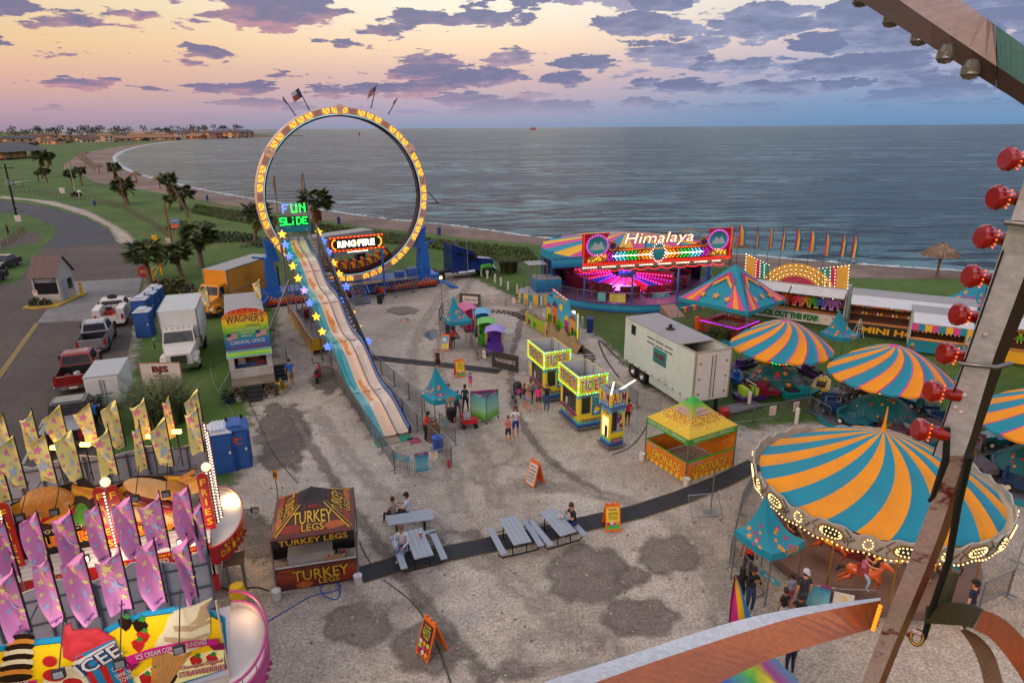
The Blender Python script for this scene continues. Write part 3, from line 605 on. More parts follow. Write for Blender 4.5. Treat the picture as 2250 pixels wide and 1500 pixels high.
def greenhouse(t,y0,y1,z0,t0,t1,z1,W,body,ins=.16):
 mb=MB();h=W/2-.04;k=h-ins
 B=[(-h,y0,z0),(h,y0,z0),(h,y1,z0),(-h,y1,z0)];Tt=[(-k,t0,z1),(k,t0,z1),(k,t1,z1),(-k,t1,z1)]
 mb.hexa(B+Tt,body);mb.hexa([(-k+.03,t0+.05,z1),(k-.03,t0+.05,z1),(k-.03,t1-.05,z1),(-k+.03,t1-.05,z1),(-k+.14,t0+.16,z1+.05),(k-.14,t0+.16,z1+.05),(k-.14,t1-.16,z1+.05),(-k+.14,t1-.16,z1+.05)],body);mb.build('cab',t)
 def win(a,b,c,d,nm='window'):
  a,b,c,d=map(V,(a,b,c,d));nn=(b-a).cross(d-a).normalized()*.012
  def q(u,v):return(a*(1-u)+b*u)*(1-v)+(d*(1-u)+c*u)*v+nn
  m_=MB();m_.quad(q(.07,.12),q(.93,.12),q(.93,.88),q(.07,.88),glass);m_.build(nm,t)
 win(B[0],B[1],Tt[1],Tt[0],'rear_window');win(B[2],B[3],Tt[3],Tt[2],'windscreen')
 for A,Bq,C,Dq in((B[1],B[2],Tt[2],Tt[1]),(B[3],B[0],Tt[0],Tt[3])):
  A,Bq,C,Dq=map(V,(A,Bq,C,Dq));win(A,A.lerp(Bq,.5),Dq.lerp(C,.5),Dq);win(A.lerp(Bq,.5),Bq,C,Dq.lerp(C,.5))
def lamp(t,nm,x,y,z,w,h,m_,d=.05):mb=MB();mb.box(x-w/2,x+w/2,y-d/2,y+d/2,z-h/2,z+h/2,m_);mb.build(nm,t)
def pickup(label,loc,rz,body,kind='bed',L=5.7,W=1.98):
 t=thing('pickup_truck',label,'pickup',loc,rz);h=W/2;mb=MB()
 mb.box(-h,h,2.15,4.1,.45,1.22,body);mb.hexa([(-h,4.1,.45),(h,4.1,.45),(h*.93,L-.1,.5),(-h*.93,L-.1,.5),(-h,4.1,1.24),(h,4.1,1.24),(h*.9,L-.15,1.12),(-h*.9,L-.15,1.12)],body)
 mb.box(-h*.8,h*.8,.2,L-.3,.3,.5,blk)
 for y in(1.15,4.75):
  for s in(-1,1):mb.lathe([(.0,0),(.5,0),(.5,.01)],blk,16,(s*(h+.004),y,.5),axis=(s,0,0),a0=0,a1=2*PI)
 mb.build('body',t)
 greenhouse(t,2.15,4.35,1.2,2.35,3.6,1.88,W,body)
 if kind=='service':
  mb=MB();mb.box(-h-.05,h+.05,.05,2.15,.45,.8,body)
  for s in(-1,1):mb.box(*sorted((s*(h+.08),s*(h-.45))),.05,2.15,.8,1.62,body)
  mb.box(-h+.45,h-.45,2.0,2.15,.8,1.5,body);mb.build('service_body',t)
  mb=MB();mb.box(-h+.45,h-.45,0,.06,.72,1.1,body);mb.build('tailgate',t)
  mb=MB()
  for i in range(3):
   for s in(-1,1):mb.box(*sorted((s*(h+.085),s*(h+.1))),.15+i*.66,.72+i*.66,.88,1.52,mat('door_seam','#a5a7a8',.4))
  mb.build('locker_door',t)
  q=MB();q.lathe([(.2,0),(.37,.02),(.37,.2),(.2,.22)],tyre,18,(0,2.9,1.95));tag(q.build('spare_tyre',None,V(loc)+V((0,0,0)),rz),'black spare tyre lying on the roof of the white service truck','tyre')
  q=MB();q.bx((-.1,1.1,1.05),(.7,.6,.5),mat('generator_red','#9a1d1a',.5));q.bx((-.1,1.3,1.4),(.4,.35,.3),blk);q.bx((-.1,1.1,.79),(.75,.65,.05),blk);q.tube((.3,.7,.8),(.3,.7,1.1),.14,mat('fuel_orange','#c2542a',.5),n=8);q.tube((-.45,1.5,1.3),(.25,1.5,1.3),.03,blk);tag(q.build('compressor',None,V(loc),rz),'red and black compressor standing in the bed of the white service truck','machine')
 else:
  mb=MB();
  for s in(-1,1):mb.box(*sorted((s*h,s*(h-.14))),.08,2.15,.45,1.22,body)
  mb.box(-h+.14,h-.14,.08,2.15,.6,.68,blk);mb.box(-h+.14,h-.14,2.03,2.15,.68,1.22,blk)
  for s in(-1,1):mb.box(*sorted((s*(h-.005),s*(h-.15))),.1,2.1,1.22,1.26,blk)
  mb.build('bed',t);mb=MB();mb.box(-h+.12,h-.12,0,.1,.62,1.22,body);mb.text('TRUCK' if 0 else '',(0,0,0),body,.1)if 0 else None;mb.build('tailgate',t)
  if kind=='lid':mb=MB();mb.box(-h+.1,h-.1,.02,2.15,1.23,1.29,mat('bed_lid','#8f9296',.35,.5,.2));[mb.box(-h+.14,h-.14,.15+i*.25,.2+i*.25,1.29,1.31,grey)for i in range(8)];mb.build('bed_lid',t)
  if kind=='rack':
   for s in(-1,1):mb=MB();mb.tube((s*.7,2.3,1.98),(s*.7,3.6,1.98),.035,chrome);mb.build('roof_rail',t)
 mb=MB();mb.box(-h,h,-.16,.02,.42,.62,chrome if kind!='service' else white);mb.box(-.22,.22,-.175,-.16,.45,.58,whitep);mb.build('bumper',t)
 for s in(-1,1):
  lamp(t,'tail_light',s*(h-.09),.03,.95,.16,.42,tail,.08);lamp(t,'headlight',s*h*.72,L-.1,.9,.4,.2,headl,.1)
  mb=MB();mb.bx((s*(h+.16),3.95,1.3),(.2,.12,.26),blk);mb.build('mirror',t)
  for y in(1.15,4.75):wheel(t,s*(h-.12),y,.4)
 mb=MB();mb.box(-h*.62,h*.62,L-.12,L-.06,.68,1.0,blk);mb.build('grille',t)
 return t
maroon=mat('red_paint','#7d1116',.25,.2,.08,1,coat=.6)
pickup('dark red pickup with an open bed parked at the kerb',G(166,866),R(25),maroon)
pickup('white utility service truck with side lockers and a red machine in its bed',G(244,722),R(22),white,'service',6.2,2.1)
pickup('light grey pickup with roof rails parked ahead of the red pickup',G(206,782),R(24),silver,'rack',5.4,1.88)
pickup('black pickup with a ribbed silver bed cover facing away, behind the yellow flags',G(140,1000),R(22),mat('black_paint','#1a1a20',.25,.2,.08,coat=.5),'lid',5.6)
q=MB()
for i in range(5):q.bx((random.uniform(-.5,.5),.6+i*.22,.78),(.3,.25,.2+.05*i),[mat('tool_blue','#2c4a7a'),blk,grey,mat('cooler_red','#8c3a30'),white][i],i)
tag(q.build('tool_heap',None,G(166,866),R(25)),'heap of tools lying in the bed of the dark red pickup','tools')
def car(label,loc,rz,body):
 t=thing('parked_car',label,'car',loc,rz);W=1.82;h=W/2;mb=MB()
 pr=[(0,.35),(0,.85),(.25,.98),(1.0,1.02),(3.1,1.0),(4.2,.86),(4.55,.62),(4.55,.35)]
 mb.prism([(-h,y,z)for y,z in pr],(W,0,0),body);mb.build('body',t);greenhouse(t,.75,3.35,.98,1.25,2.6,1.45,W,body,.2)
 for s in(-1,1):
  lamp(t,'tail_light',s*.7,.0,.75,.32,.16,tail);lamp(t,'headlight',s*.68,4.5,.68,.36,.14,headl)
  for y in(.85,3.7):wheel(t,s*(h-.09),y,.33,.22)
 return t
car('dark plum saloon parked on the grass at the left edge by the short fence',G(33,580),R(180+10),mat('plum_paint','#2a1e26',.25,.3,.08,coat=.6));car('black car cut off by the left edge, parked in front of the plum saloon',G(2,612),R(180+10),MATS['black_paint'])
def cargo(label,loc,rz):
 t=thing('cargo_trailer',label,'trailer',loc,rz);W,L,H=1.75,3.1,2.2;h=W/2;mb=MB();mb.box(-h,h,0,L,.45,H,whitet);mb.hexa([(-h,L,.45),(h,L,.45),(0.1,L+.5,.45),(-.1,L+.5,.45),(-h,L,H-.1),(h,L,H-.1),(.1,L+.5,H-.1),(-.1,L+.5,H-.1)],whitet);mb.build('box',t)
 mb=MB();mb.box(-h-.03,h+.03,-.03,L,H,H+.05,mat('trailer_roof','#9aa0a3',.5));mb.build('roof',t)
 for s in(-1,1):
  mb=MB();mb.box(*sorted((s*.02,s*(h-.07))),-.05,0,.55,H-.12,whitet);mb.tube((s*.1,-.08,.6),(s*.1,-.08,H-.2),.018,steel);o=mb.build('door',t);mb=MB();mb.box(*sorted((s*.06,s*.4)),-.1,-.06,1.15,1.2,steel);mb.build('latch',o)
  wheel(t,s*(h+.05),L*.5,.33,.2);mb=MB();mb.box(*sorted((s*h,s*(h+.2))),L*.5-.45,L*.5+.45,.68,.74,galv);mb.build('mudguard',t);lamp(t,'tail_light',s*(h-.1),-.02,.5,.14,.08,tail)
 mb=MB();mb.tube((0,L+.4,.42),(0,L+1.3,.42),.06,blk);mb.build('drawbar',t)
cargo('white enclosed cargo trailer with double rear doors beside the cyclist',G(238,905),R(20))
def boxtruck(label,loc,rz,cabm,boxm,edge,L,W,zb,H,gate=False):
 """origin under the front bumper, y runs to the rear"""
 t=thing('box_truck',label,'truck',loc,rz);h=W/2;cl_=2.5;mb=MB()
 mb.box(-.5,.5,.6,L,.6,.8,blk);mb.build('chassis',t)
 mb=MB();k=h*.84
 mb.hexa([(-k*.8,.1,.55),(k*.8,.1,.55),(k,1.3,.55),(-k,1.3,.55),(-k*.72,.2,1.35),(k*.72,.2,1.35),(k*.95,1.3,1.68),(-k*.95,1.3,1.68)],cabm)
 mb.box(-k,k,1.3,cl_,.6,1.7,cabm);mb.hexa([(-k,1.3,1.7),(k,1.3,1.7),(k,cl_,1.7),(-k,cl_,1.7),(-k*.88,1.75,2.6),(k*.88,1.75,2.6),(k*.88,cl_,2.65),(-k*.88,cl_,2.65)],cabm)
 for s in(-1,1):mb.hexa([(s*k*.72,.25,.5),(s*h,.35,.5),(s*h,1.35,.5),(s*k*.72,1.35,.5),(s*k*.72,.3,1.2),(s*h*.96,.45,1.1),(s*h*.96,1.3,1.1),(s*k*.72,1.35,1.25)][::1],cabm)
 mb.build('cab',t)
 mb=MB();a=[V((-k*.9,1.38,1.82)),V((k*.9,1.38,1.82)),V((k*.82,1.69,2.5)),V((-k*.82,1.69,2.5))];mb.quad(*[p+V((0,-.03,.0))for p in a],glass);mb.build('windscreen',t)
 for s in(-1,1):mb=MB();mb.quad((s*(k*.985+.01),1.6,1.8),(s*(k*.985+.01),2.3,1.8),(s*(k*.91+.01),2.3,2.45),(s*(k*.91+.01),1.8,2.45),glass);mb.build('side_window',t)
 mb=MB();mb.box(-k*.45,k*.45,.06,.2,.7,1.25,blk);[mb.box(-k*.44,k*.44,.04,.06,.74+i*.1,.78+i*.1,chrome)for i in range(5)];mb.build('grille',t)
 mb=MB();mb.box(-h*.95,h*.95,-.02,.14,.4,.65,chrome if cabm is white else blk);mb.build('bumper',t)
 for s in(-1,1):
  lamp(t,'headlight',s*h*.78,.33,.85,.34,.2,headl,.2);mb=MB();mb.bx((s*(h+.22),1.2,1.95),(.12,.12,.62),chrome);mb.tube((s*h*.85,1.5,2.1),(s*(h+.2),1.2,2.1),.03,blk);mb.build('mirror',t)
  for y,r in((.95,.48),(L-2.,.48)):wheel(t,s*(h-.16),y,r,.3,.55)
 mb=MB();[mb.bx((x,1.9,2.68),(.09,.09,.06),mat('marker_lamp','#a8762a',.4))for x in(-.7,-.35,0,.35,.7)];mb.build('marker_light',t)
 mb=MB();mb.box(-h,h,cl_+.1,L,zb,H,boxm,edge)
 for s in(-1,1):
  for zz in(zb,H-.06):mb.box(*sorted((s*(h-.02),s*(h+.02))),cl_+.06,L+.02,zz,zz+.08,galv)
  mb.box(*sorted((s*(h-.06),s*(h+.025))),cl_+.05,cl_+.16,zb,H+.02,galv);mb.box(*sorted((s*(h-.06),s*(h+.025))),L-.08,L+.03,zb,H+.02,galv)
 mb.build('box',t)
 if gate:mb=MB();mb.box(-h,h,L+.1,L+.3,.6,2.6,blk);mb.build('lift_gate',t)
 return t
boxtruck('white box truck facing the camera on the grass beside the blue toilets',G(398,822),R(20),white,whitet,mat('box_roof','#a9b0b0',.5,0,.12,.8,.2),7.6,2.45,1.0,3.75)
yel=mat('truck_yellow','#d18a1c',.45,0,.1,1,.15)
ty=boxtruck('yellow moving truck parked behind the office trailer',G(449,702)+V((-.3,0,0)),R(-13),yel,yel,mat('truck_roof','#8e8f92',.6,0,.15,.8,.3),10.2,2.45,1.0,3.8,True)
mb=MB()
for s in(1,-1):mb.box(*sorted((s*1.225,s*1.24)),2.8,10.1,1.75,1.86,mat('truck_stripe','#7d7672',.5));mb.text('CO',(s*1.23,5.5,2.55),mat('truck_print','#b5631a',.5),.5,x=(0,s,0),off=.012)
mb.build('side_marking',ty)
def tractor():
 b,a_,L=fr((1080,600),(968,613));navy=mat('navy_paint','#1a3078',.25,.3,.08,1,coat=.6);green=mat('green_paint','#3fa02a',.35,0,.1)
 t=thing('tractor_unit','dark blue sleeper tractor unit with bright green front wings','truck',b,a_-PI/2)
 h=1.25;mb=MB();mb.box(-.45,.45,.3,8.4,.7,.95,blk);mb.build('chassis',t)
 mb=MB();mb.hexa([(-.75,.1,.7),(.75,.1,.7),(.95,2.0,.7),(-.95,2.0,.7),(-.62,.15,1.75),(.62,.15,1.75),(.9,2.0,2.05),(-.9,2.0,2.05)],navy)
 mb.hexa([(-1.15,2.0,.8),(1.15,2.0,.8),(1.15,3.5,.8),(-1.15,3.5,.8),(-1.05,2.45,2.75),(1.05,2.45,2.75),(1.15,3.5,3.2),(-1.15,3.5,3.2)],navy)
 mb.hexa([(-1.22,3.5,.75),(1.22,3.5,.75),(1.22,5.2,.75),(-1.22,5.2,.75),(-1.18,3.5,3.15),(1.18,3.5,3.15),(1.2,5.2,3.85),(-1.2,5.2,3.85)],navy);mb.build('cab',t)
 for s in(-1,1):
  mb=MB();mb.lathe([(.62,-.2),(.66,-.2),(.66,.2),(.62,.2)],green,12,(s*1.02,1.1,.55),axis=(1,0,0),a0=0,a1=2*PI);
  mb.hexa([(s*.7,.3,1.0),(s*1.2,.45,.95),(s*1.2,1.75,.95),(s*.7,1.9,1.0),(s*.68,.4,1.3),(s*1.1,.6,1.22),(s*1.1,1.6,1.22),(s*.7,1.8,1.35)],green);mb.build('wing',t)
  mb=MB();mb.quad((s*1.165,2.3,1.85),(s*1.165,3.3,1.85),(s*1.12,3.3,2.6),(s*1.11,2.6,2.6),glass);mb.quad((s*1.24,4.0,2.5),(s*1.24,4.5,2.5),(s*1.235,4.5,2.9),(s*1.235,4.0,2.9),glass);mb.build('side_window',t)
  mb=MB();mb.tube((s*1.28,3.45,.9),(s*1.28,3.45,4.1),.08,chrome,n=8);mb.build('exhaust_stack',t)
  mb=MB();mb.lathe([(0,0),(.3,0),(.3,1.9),(0,1.9)],chrome,14,(s*1.05,2.6,.62),axis=(0,1,0));mb.build('fuel_tank',t);lamp(t,'headlight',s*.85,.2,1.0,.3,.22,headl,.15)
  for y in(1.1,6.5,7.75):wheel(t,s*1.02,y,.52,.34,.55)
 mb=MB();a=[V((-1.0,2.08,2.1)),V((1.0,2.08,2.1)),V((.95,2.4,2.68)),V((-.95,2.4,2.68))];mb.quad(*[p+V((0,-.03,0))for p in a],glass);mb.build('windscreen',t)
 mb=MB();mb.box(-.6,.6,.06,.12,.8,1.7,chrome);mb.build('grille',t);mb=MB();mb.box(-1.2,1.2,-.1,.1,.4,.75,chrome);mb.build('bumper',t);mb=MB();mb.lathe([(0,0),(.5,0),(.5,.12),(0,.14)],blk,14,(0,7.1,.98));mb.build('coupling',t)
tractor()
def scooter():
 t=thing('motor_scooter','small red and black motor scooter parked near the slide','scooter',G(700,835),R(8));rd=mat('scooter_red','#a01a1e',.3);
 for y in(-.62,.62):
  mb=MB();mb.lathe([(.12,-.06),(.24,-.06),(.26,0),(.24,.06),(.12,.06)],tyre,16,(0,y,.26),axis=(1,0,0));mb.build('wheel',t)
 mb=MB();mb.path([(0,-.75,.55),(0,-.4,.6),(0,-.1,.42),(0,.25,.32),(0,.45,.55),(0,.55,.85)],[.1,.2,.2,.14,.15,.1],rd,8);mb.build('body',t)
 mb=MB();mb.path([(0,-.8,.78),(0,-.45,.8),(0,-.1,.74)],[.1,.15,.1],blk,8);mb.build('seat',t);mb=MB();mb.tube((0,.6,.3),(0,.48,1.0),.03,blk);mb.tube((-.34,.42,1.05),(.34,.42,1.05),.025,blk);mb.build('handlebar',t)
 lamp(t,'headlight',0,.58,.9,.16,.14,headl,.08);lamp(t,'tail_light',0,-.88,.68,.18,.1,tail)
 for s in(-1,1):mb=MB();mb.tube((s*.28,.42,1.05),(s*.33,.42,1.25),.012,blk);mb.bx((s*.34,.42,1.28),(.12,.03,.08),blk);mb.build('mirror',t)
scooter()
tb=mat('toilet_blue','#1d4f96',.5,0,.12,1.5,.1);tr=mat('toilet_roof','#b5bcc6',.5)
def toilet(loc,rz,label,roof=tr,logo=False):
 t=thing('portable_toilet',label,'toilet',loc,rz,'blue portable toilets');W=.58;mb=MB();mb.hexa([(-W,0,0),(W,0,0),(W,1.2,0),(-W,1.2,0),(-W,0,2.05),(W,0,2.05),(W,1.2,2.05),(-W,1.2,2.05)],tb)
 for i in range(5):
  for s in(-1,1):mb.box(*sorted((s*W,s*(W+.025))),.1+i*.22,.2+i*.22,.1,1.9,tb)
 mb.build('cabin',t);mb=MB();mb.box(-W+.08,W-.08,-.04,0,.12,1.95,tb);o=mb.build('door',t);mb=MB();mb.box(W-.22,W-.12,-.07,-.04,1.0,1.12,whitep);mb.build('handle',o)
 mb=MB()
 mb.add([(-W-.03,-.05,2.05),(W+.03,-.05,2.05),(W+.03,1.25,2.05),(-W-.03,1.25,2.05),(-W*.5,.1,2.27),(W*.5,.1,2.27),(W*.5,1.1,2.27),(-W*.5,1.1,2.27)],[(0,1,5,4),(1,2,6,5),(2,3,7,6),(3,0,4,7),(4,5,6,7),(3,2,1,0)],roof)
 for i in range(4):mb.box(-W*.45+i*.16,-W*.4+i*.16,-.03,1.2,2.2,2.285,roof)
 mb.build('roof',t);mb=MB();mb.tube((W*.6,1.0,2.1),(W*.6,1.0,2.42),.06,blk,n=8);mb.build('vent',t)
 if logo:mb=MB();mb.T=Matrix.Rotation(0,4,'Z');mb.shape([(-.18,.1),(-.02,.1),(-.02,.2),(.06,.2),(.06,.1),(.2,.05),(.2,-.06),(.05,-.2),(-.06,-.1),(-.2,-.02)],(-.1,-.045,1.6),orangep);mb.text('ranch',(.15,-.045,1.62),orangep,.1,slant=.3);mb.text('PORTABLES',(0,-.045,1.36),orangep,.08);mb.build('logo',t)
 return t
for i,(p,l)in enumerate([((318,742),'blue portable toilet nearest the camera in the group beside the white box truck'),((312,712),'blue portable toilet second from the front beside the box truck'),((330,697),'blue portable toilet third from the front, half hidden behind two others'),((343,684),'farthest blue portable toilet beside the white box truck')]):toilet(G(*p),R(14),l)
toilet(G(492,1040),R(20),'blue portable toilet with a grey roof beside the yellow flags');toilet(G(515,1032)+V((.25,.05,0)),R(22),'blue portable toilet with an orange logo and blue roof beside the grey roofed one',tb,True)
def booth():
 b,a_,L=fr((84,668),(124,666));L=max(L,2.0);t=thing('gate_booth','white entrance booth with a shingled roof on a kerbed island','booth',b,R(8));wm=mat('booth_wall','#a9a8a4',.7,0,.12);Dp=2.8;H=2.7;sh=mat('shingle','#6d5c58',.9,0,.5,6.)
 mb=MB();mb.box(-.12,0,0,Dp,0,H,wm);mb.box(L,L+.12,0,Dp,0,H,wm);mb.box(0,L,Dp-.1,Dp,0,H,wm);mb.box(0,L,0,.1,0,.9,wm);mb.box(0,L,0,.1,2.0,H,wm);mb.poly([(-.12,Dp*.5,H+1.5),(-.12,0,H),(-.12,Dp,H)],wm);mb.poly([(L+.12,0,H),(L+.12,Dp,H),(L+.12,Dp*.5,H+1.5)],wm);mb.build('wall',t)
 mb=MB();e=.35;
 for j in range(9):
  for s in(0,1):
   u0,u1=j/9,(j+1)/9;y0=-e+(Dp/2+e)*u0;y1=-e+(Dp/2+e)*u1;z0=H-.2+1.75*u0;z1=H-.2+1.75*u1
   if s:y0,y1=Dp-y0,Dp-y1
   mb.quad((-.3,y0,z0+.06),(L+.3,y0,z0+.06),(L+.3,y1,z1+.02),(-.3,y1,z1+.02),sh);mb.quad((-.3,y0,z0),(L+.3,y0,z0),(L+.3,y0,z0+.06),(-.3,y0,z0+.06),sh)
 mb.build('roof',t);mb=MB();mb.box(.05,L-.05,-.08,-.02,2.0,2.68,mat('booth_sign','#4a5a74',.6));mb.text('PORT ARANSAS',(L/2,-.08,2.52),whitep,.14,w=L*.6);mb.text('BEACH PARKING',(L/2,-.08,2.33),whitep,.12,w=L*.7);mb.text('INFORMATION',(L/2,-.08,2.14),whitep,.11,w=L*.55);mb.build('sign_board',t)
 mb=MB();mb.box(.06,L-.06,.03,.06,.92,1.98,glass);mb.build('window',t);mb=MB();mb.box(L+.12,L+.15,.5,1.3,.1,2.1,mat('booth_door','#8a939c',.5));mb.build('door',t);mb=MB();mb.box(L+.12,L+.16,1.6,2.4,1.0,2.0,glass);mb.build('side_window',t)
 mb=MB();mb.prism([(-.5,-1.6,0),(L*.5,-2.1,0),(L+.5,-1.6,0),(L+.8,3.6,0),(-.5,3.6,0)],(0,0,.16),mat('kerb_yellow','#a68b3a',.8,0,.3));o=mb.build('kerbed_island',None,b,R(8));o['kind']='structure'
 p=b+V((L*.9,-.9,.16));shrub(b+V((.5,-.9,.16)),.7,.5,.8,300,'green bush in front of the gate booth window',[lg2,lg1],.2,7);shrub(p+V((-.5,.1,0)),.55,.4,.6,200,'small reddish bush at the corner of the gate booth',[lg2,lg3],.2,9)
 q=thing('notice_sign','small white notice on a post in front of the gate booth','sign',b+V((L*.55,-1.5,.16)),R(8));mb=MB();mb.tube((0,.03,0),(0,.03,1.5),.03,galv);mb.build('post',q);mb=MB();mb.box(-.2,.2,-.02,0,1.0,1.55,whitep);mb.box(-.12,.12,-.025,-.02,1.35,1.48,redp);mb.build('face',q)
 q=MB();q.tube((0,0,0),(0,0,1.3),.13,yg,n=10);q.ball((0,0,1.3),(.13,.13,.06),yg);tag(q.build('bollard',None,b+V((L+.55,2.6,.16))),'yellow bollard at the back of the gate booth','bollard')
booth()
def zgrad(name,stops,axis='Z'):
 """a printed banner whose colours run up the panel (object space)"""
 if name in MATS:return MATS[name]
 m_,T=newmat(name);o=T.n('ShaderNodeOutputMaterial');xyz=T.n('ShaderNodeSeparateXYZ',Vector=T.n('ShaderNodeTexCoord').outputs['Generated']).outputs[axis]
 nz=T.noise(T.n('ShaderNodeTexCoord').outputs['Object'],6,3,.6)
 p=T.n('ShaderNodeBsdfPrincipled',Base_Color=T.ramp(T.math('ADD',xyz,T.math('MULTIPLY',T.math('SUBTRACT',nz,.5),.12)),stops),Roughness=.5);T.t.links.new(p.outputs[0],o.inputs[0]);MATS[name]=m_;return m_
def flagmb(mb,o,w,h,slant=0):
 for i in range(7):z=o[2]+h*(i/7-.5);mb.quad((o[0]-w/2,o[1],z+slant*-w/2),(o[0]+w/2,o[1],z+slant*w/2),(o[0]+w/2,o[1],z+h/7+slant*w/2),(o[0]-w/2,o[1],z+h/7-slant*w/2),MATS['flag_red']if i%2==0 else whitep)
 mb.quad((o[0]-w/2,o[1]-.004,o[2]),(o[0]-w*.08,o[1]-.004,o[2]),(o[0]-w*.08,o[1]-.004,o[2]+h/2),(o[0]-w/2,o[1]-.004,o[2]+h/2),mat('flag_blue','#1d2f66'))
def office():
 base=G(512,858);rz=R(23);W,L,H=2.5,12.2,3.3;t=thing('office_trailer','long white carnival office trailer with a lit serving window and a rainbow sign','trailer',base,rz)
 mb=MB();mb.box(0,.06,0,L,.75,H,whitet);mb.box(W-.06,W,0,L,.75,H,whitet);mb.box(.06,W-.06,L-.06,L,.75,H,whitet);mb.box(.06,W-.06,0,.06,.75,1.42,white);mb.box(.06,.32,0,.06,1.42,2.35,white);mb.box(W-.32,W-.06,0,.06,1.42,2.35,white);mb.box(.06,W-.06,0,.06,2.35,H,white)
 mb.box(.06,W-.06,3,3.05,.8,H-.1,mat('panelling','#8a4a28',.7));mb.box(.06,W-.06,.06,L-.06,.75,.8,blk);mb.build('wall',t)
 mb=MB();mb.box(-.04,W+.04,-.02,L+.04,H,H+.06,grey);mb.build('roof',t)
 mb=MB();mb.bx((1.25,5.2,H+.28),(1.1,.9,.42),white);[mb.bx((.85+i*.16,4.74,H+.3),(.06,.02,.3),blk)for i in range(6)];mb.build('air_conditioner',t);mb=MB();mb.bx((1.5,3.9,H+.2),(.55,.5,.3),blk);mb.build('roof_vent',t)
 rb_=zgrad('rainbow',[(0,'#16489a'),(.22,'#1f6fb0'),(.38,'#2a9a4a'),(.55,'#9cc22a'),(.68,'#e8c820'),(.82,'#e2761c'),(.95,'#c0221c')])
 P=[(-.05,0,2.65),(W+.05,0,2.65),(W+.05,0,4.6)]+[(W/2+(W/2+.05)*math.cos(a),0,4.6+.62*math.sin(a))for a in[PI*k/10 for k in range(1,10)]]+[(-.05,0,4.6)]
 mb=MB();mb.prism([(x,-.03,z)for x,y,z in P],(0,-.07,0),rb_);o=mb.build('rainbow_sign',t);pu=mat('print_purple','#5a1648',.5)
 mb=MB();y=-.1;mb.outlined("WAGNER'S",(W/2,y,4.55),pu,yellowp,.46,w=W*.86,arc=.15,grow=.35);mb.text('CARNIVAL',(W*.66,y,4.12),pu,.16,w=.9)
 mb.text('CLEANEST, FRIENDLIEST',(W/2,y,3.88),whitep,.13,w=1.5);mb.text('CARNIVAL IN',(W/2,y,3.68),whitep,.13,w=.85);mb.text('AMERICA!',(W/2,y,3.48),whitep,.13,w=.65);flagmb(mb,(.42,y-.006,3.5),.6,.4,.2);flagmb(mb,(W-.42,y-.006,3.55),.6,.4,.2)
 mb.text('CARNIVAL OFFICE',(W/2,y,3.1),whitep,.24,w=2.0);mb.text('WWW.WAGNERSCARNIVAL.COM',(W/2,y,2.8),redp,.13,w=2.2)
 for i in range(22):a=PI*(i+.5)/22;mb.disc((W/2+(W/2-.07)*math.cos(a),y,4.6+.5*math.sin(a)),.035,yellowp if i%2 else redp,n=8)
 for i in range(9):
  for s in(.06,W-.06):mb.disc((s,y,2.8+i*.2),.03,redp,n=8)
 mb.build('lettering',o)
 mb=MB();mb.hexa([(-.05,-.75,2.32),(W+.05,-.75,2.32),(W+.05,0,2.55),(-.05,0,2.55),(-.05,-.75,2.36),(W+.05,-.75,2.36),(W+.05,0,2.59),(-.05,0,2.59)],mat('awning_pale','#8fb0b8',.5));mb.quad((-.02,-.7,2.385),(W+.02,-.7,2.385),(W+.02,-.1,2.565),(-.02,-.1,2.565),zgrad('rainbow2',[(0,'#2a9a4a'),(.5,'#9cc22a'),(1,'#1f6fb0')],'Y'));mb.build('awning',t)
 mb=MB();mb.box(.3,W-.3,.0,.08,1.38,1.44,galv);mb.box(.3,.35,0,.08,1.44,2.35,galv);mb.box(W-.35,W-.3,0,.08,1.44,2.35,galv);mb.build('window_frame',t)
 mb=MB();mb.box(.4,W-.4,.5,1.0,1.2,1.5,mat('counter_blue','#2a5aa0',.5));mb.box(.5,.95,.45,.9,1.5,1.75,whitep);mb.box(1.2,1.8,1.6,2.0,1.3,2.0,mat('carton','#a8703c',.8));mb.box(1.5,2.1,.42,.5,1.42,1.55,redp);mb.build('counter',t)
 mb=MB();mb.ball((W/2,1.2,2.9),.12,glow('warm_lamp','#ffb060',25));mb.build('ceiling_lamp',t)
 mb=MB();mb.box(0,W,-1.35,0,.68,.74,mat('deck_tan','#8a7a66',.8));
 for x in(0,.8,1.65,2.5):mb.box(max(0,x-.04),x+.04,-1.33,-1.25,0,.68,galv)
 mb.build('deck',t)
 def rail(a,b,n_,nm='railing'):
  a,b=V(a),V(b);mb=MB();up_=V((0,0,.95))
  mb.tube(a+up_,b+up_,.022,galv);mb.tube(a+V((0,0,.1)),b+V((0,0,.1)),.018,galv)
  for i in range(n_+1):p=a.lerp(b,i/n_);mb.tube(p,p+up_,.014,galv,n=4)
  mb.build(nm,t)
 rail((0,-1.33,.74),(.8,-1.33,.74),7);rail((1.7,-1.33,.74),(W,-1.33,.74),7);rail((0,-1.33,.74),(0,0,.74),5);rail((W,-1.33,.74),(W,0,.74),5)
 mb=MB();[mb.box(.85,1.65,-1.35-.28*(i+1),-1.35-.28*i,.02,.72-.18*(i+1)+.16,mat('step_black','#26262b',.7))for i in range(4)];mb.build('steps',t)
 mb=MB();[mb.box(W+.02,W+1.,1.6-.28*(i+1),1.6-.28*i,.05,.78-.19*i,MATS['step_black'])for i in range(4)];mb.box(W+.02,W+1.,1.6,3.0,.7,.78,MATS['deck_tan']);mb.build('side_steps',t);rail((W+1,1.6,.78),(W+1,3.0,.78),7);rail((W+.05,3.0,.78),(W+1,3.0,.78),5);rail((W+1.,.5,.0),(W+1,1.6,.78),4);rail((-.02,-1.3,.68),(-.7,-2.2,0),3)
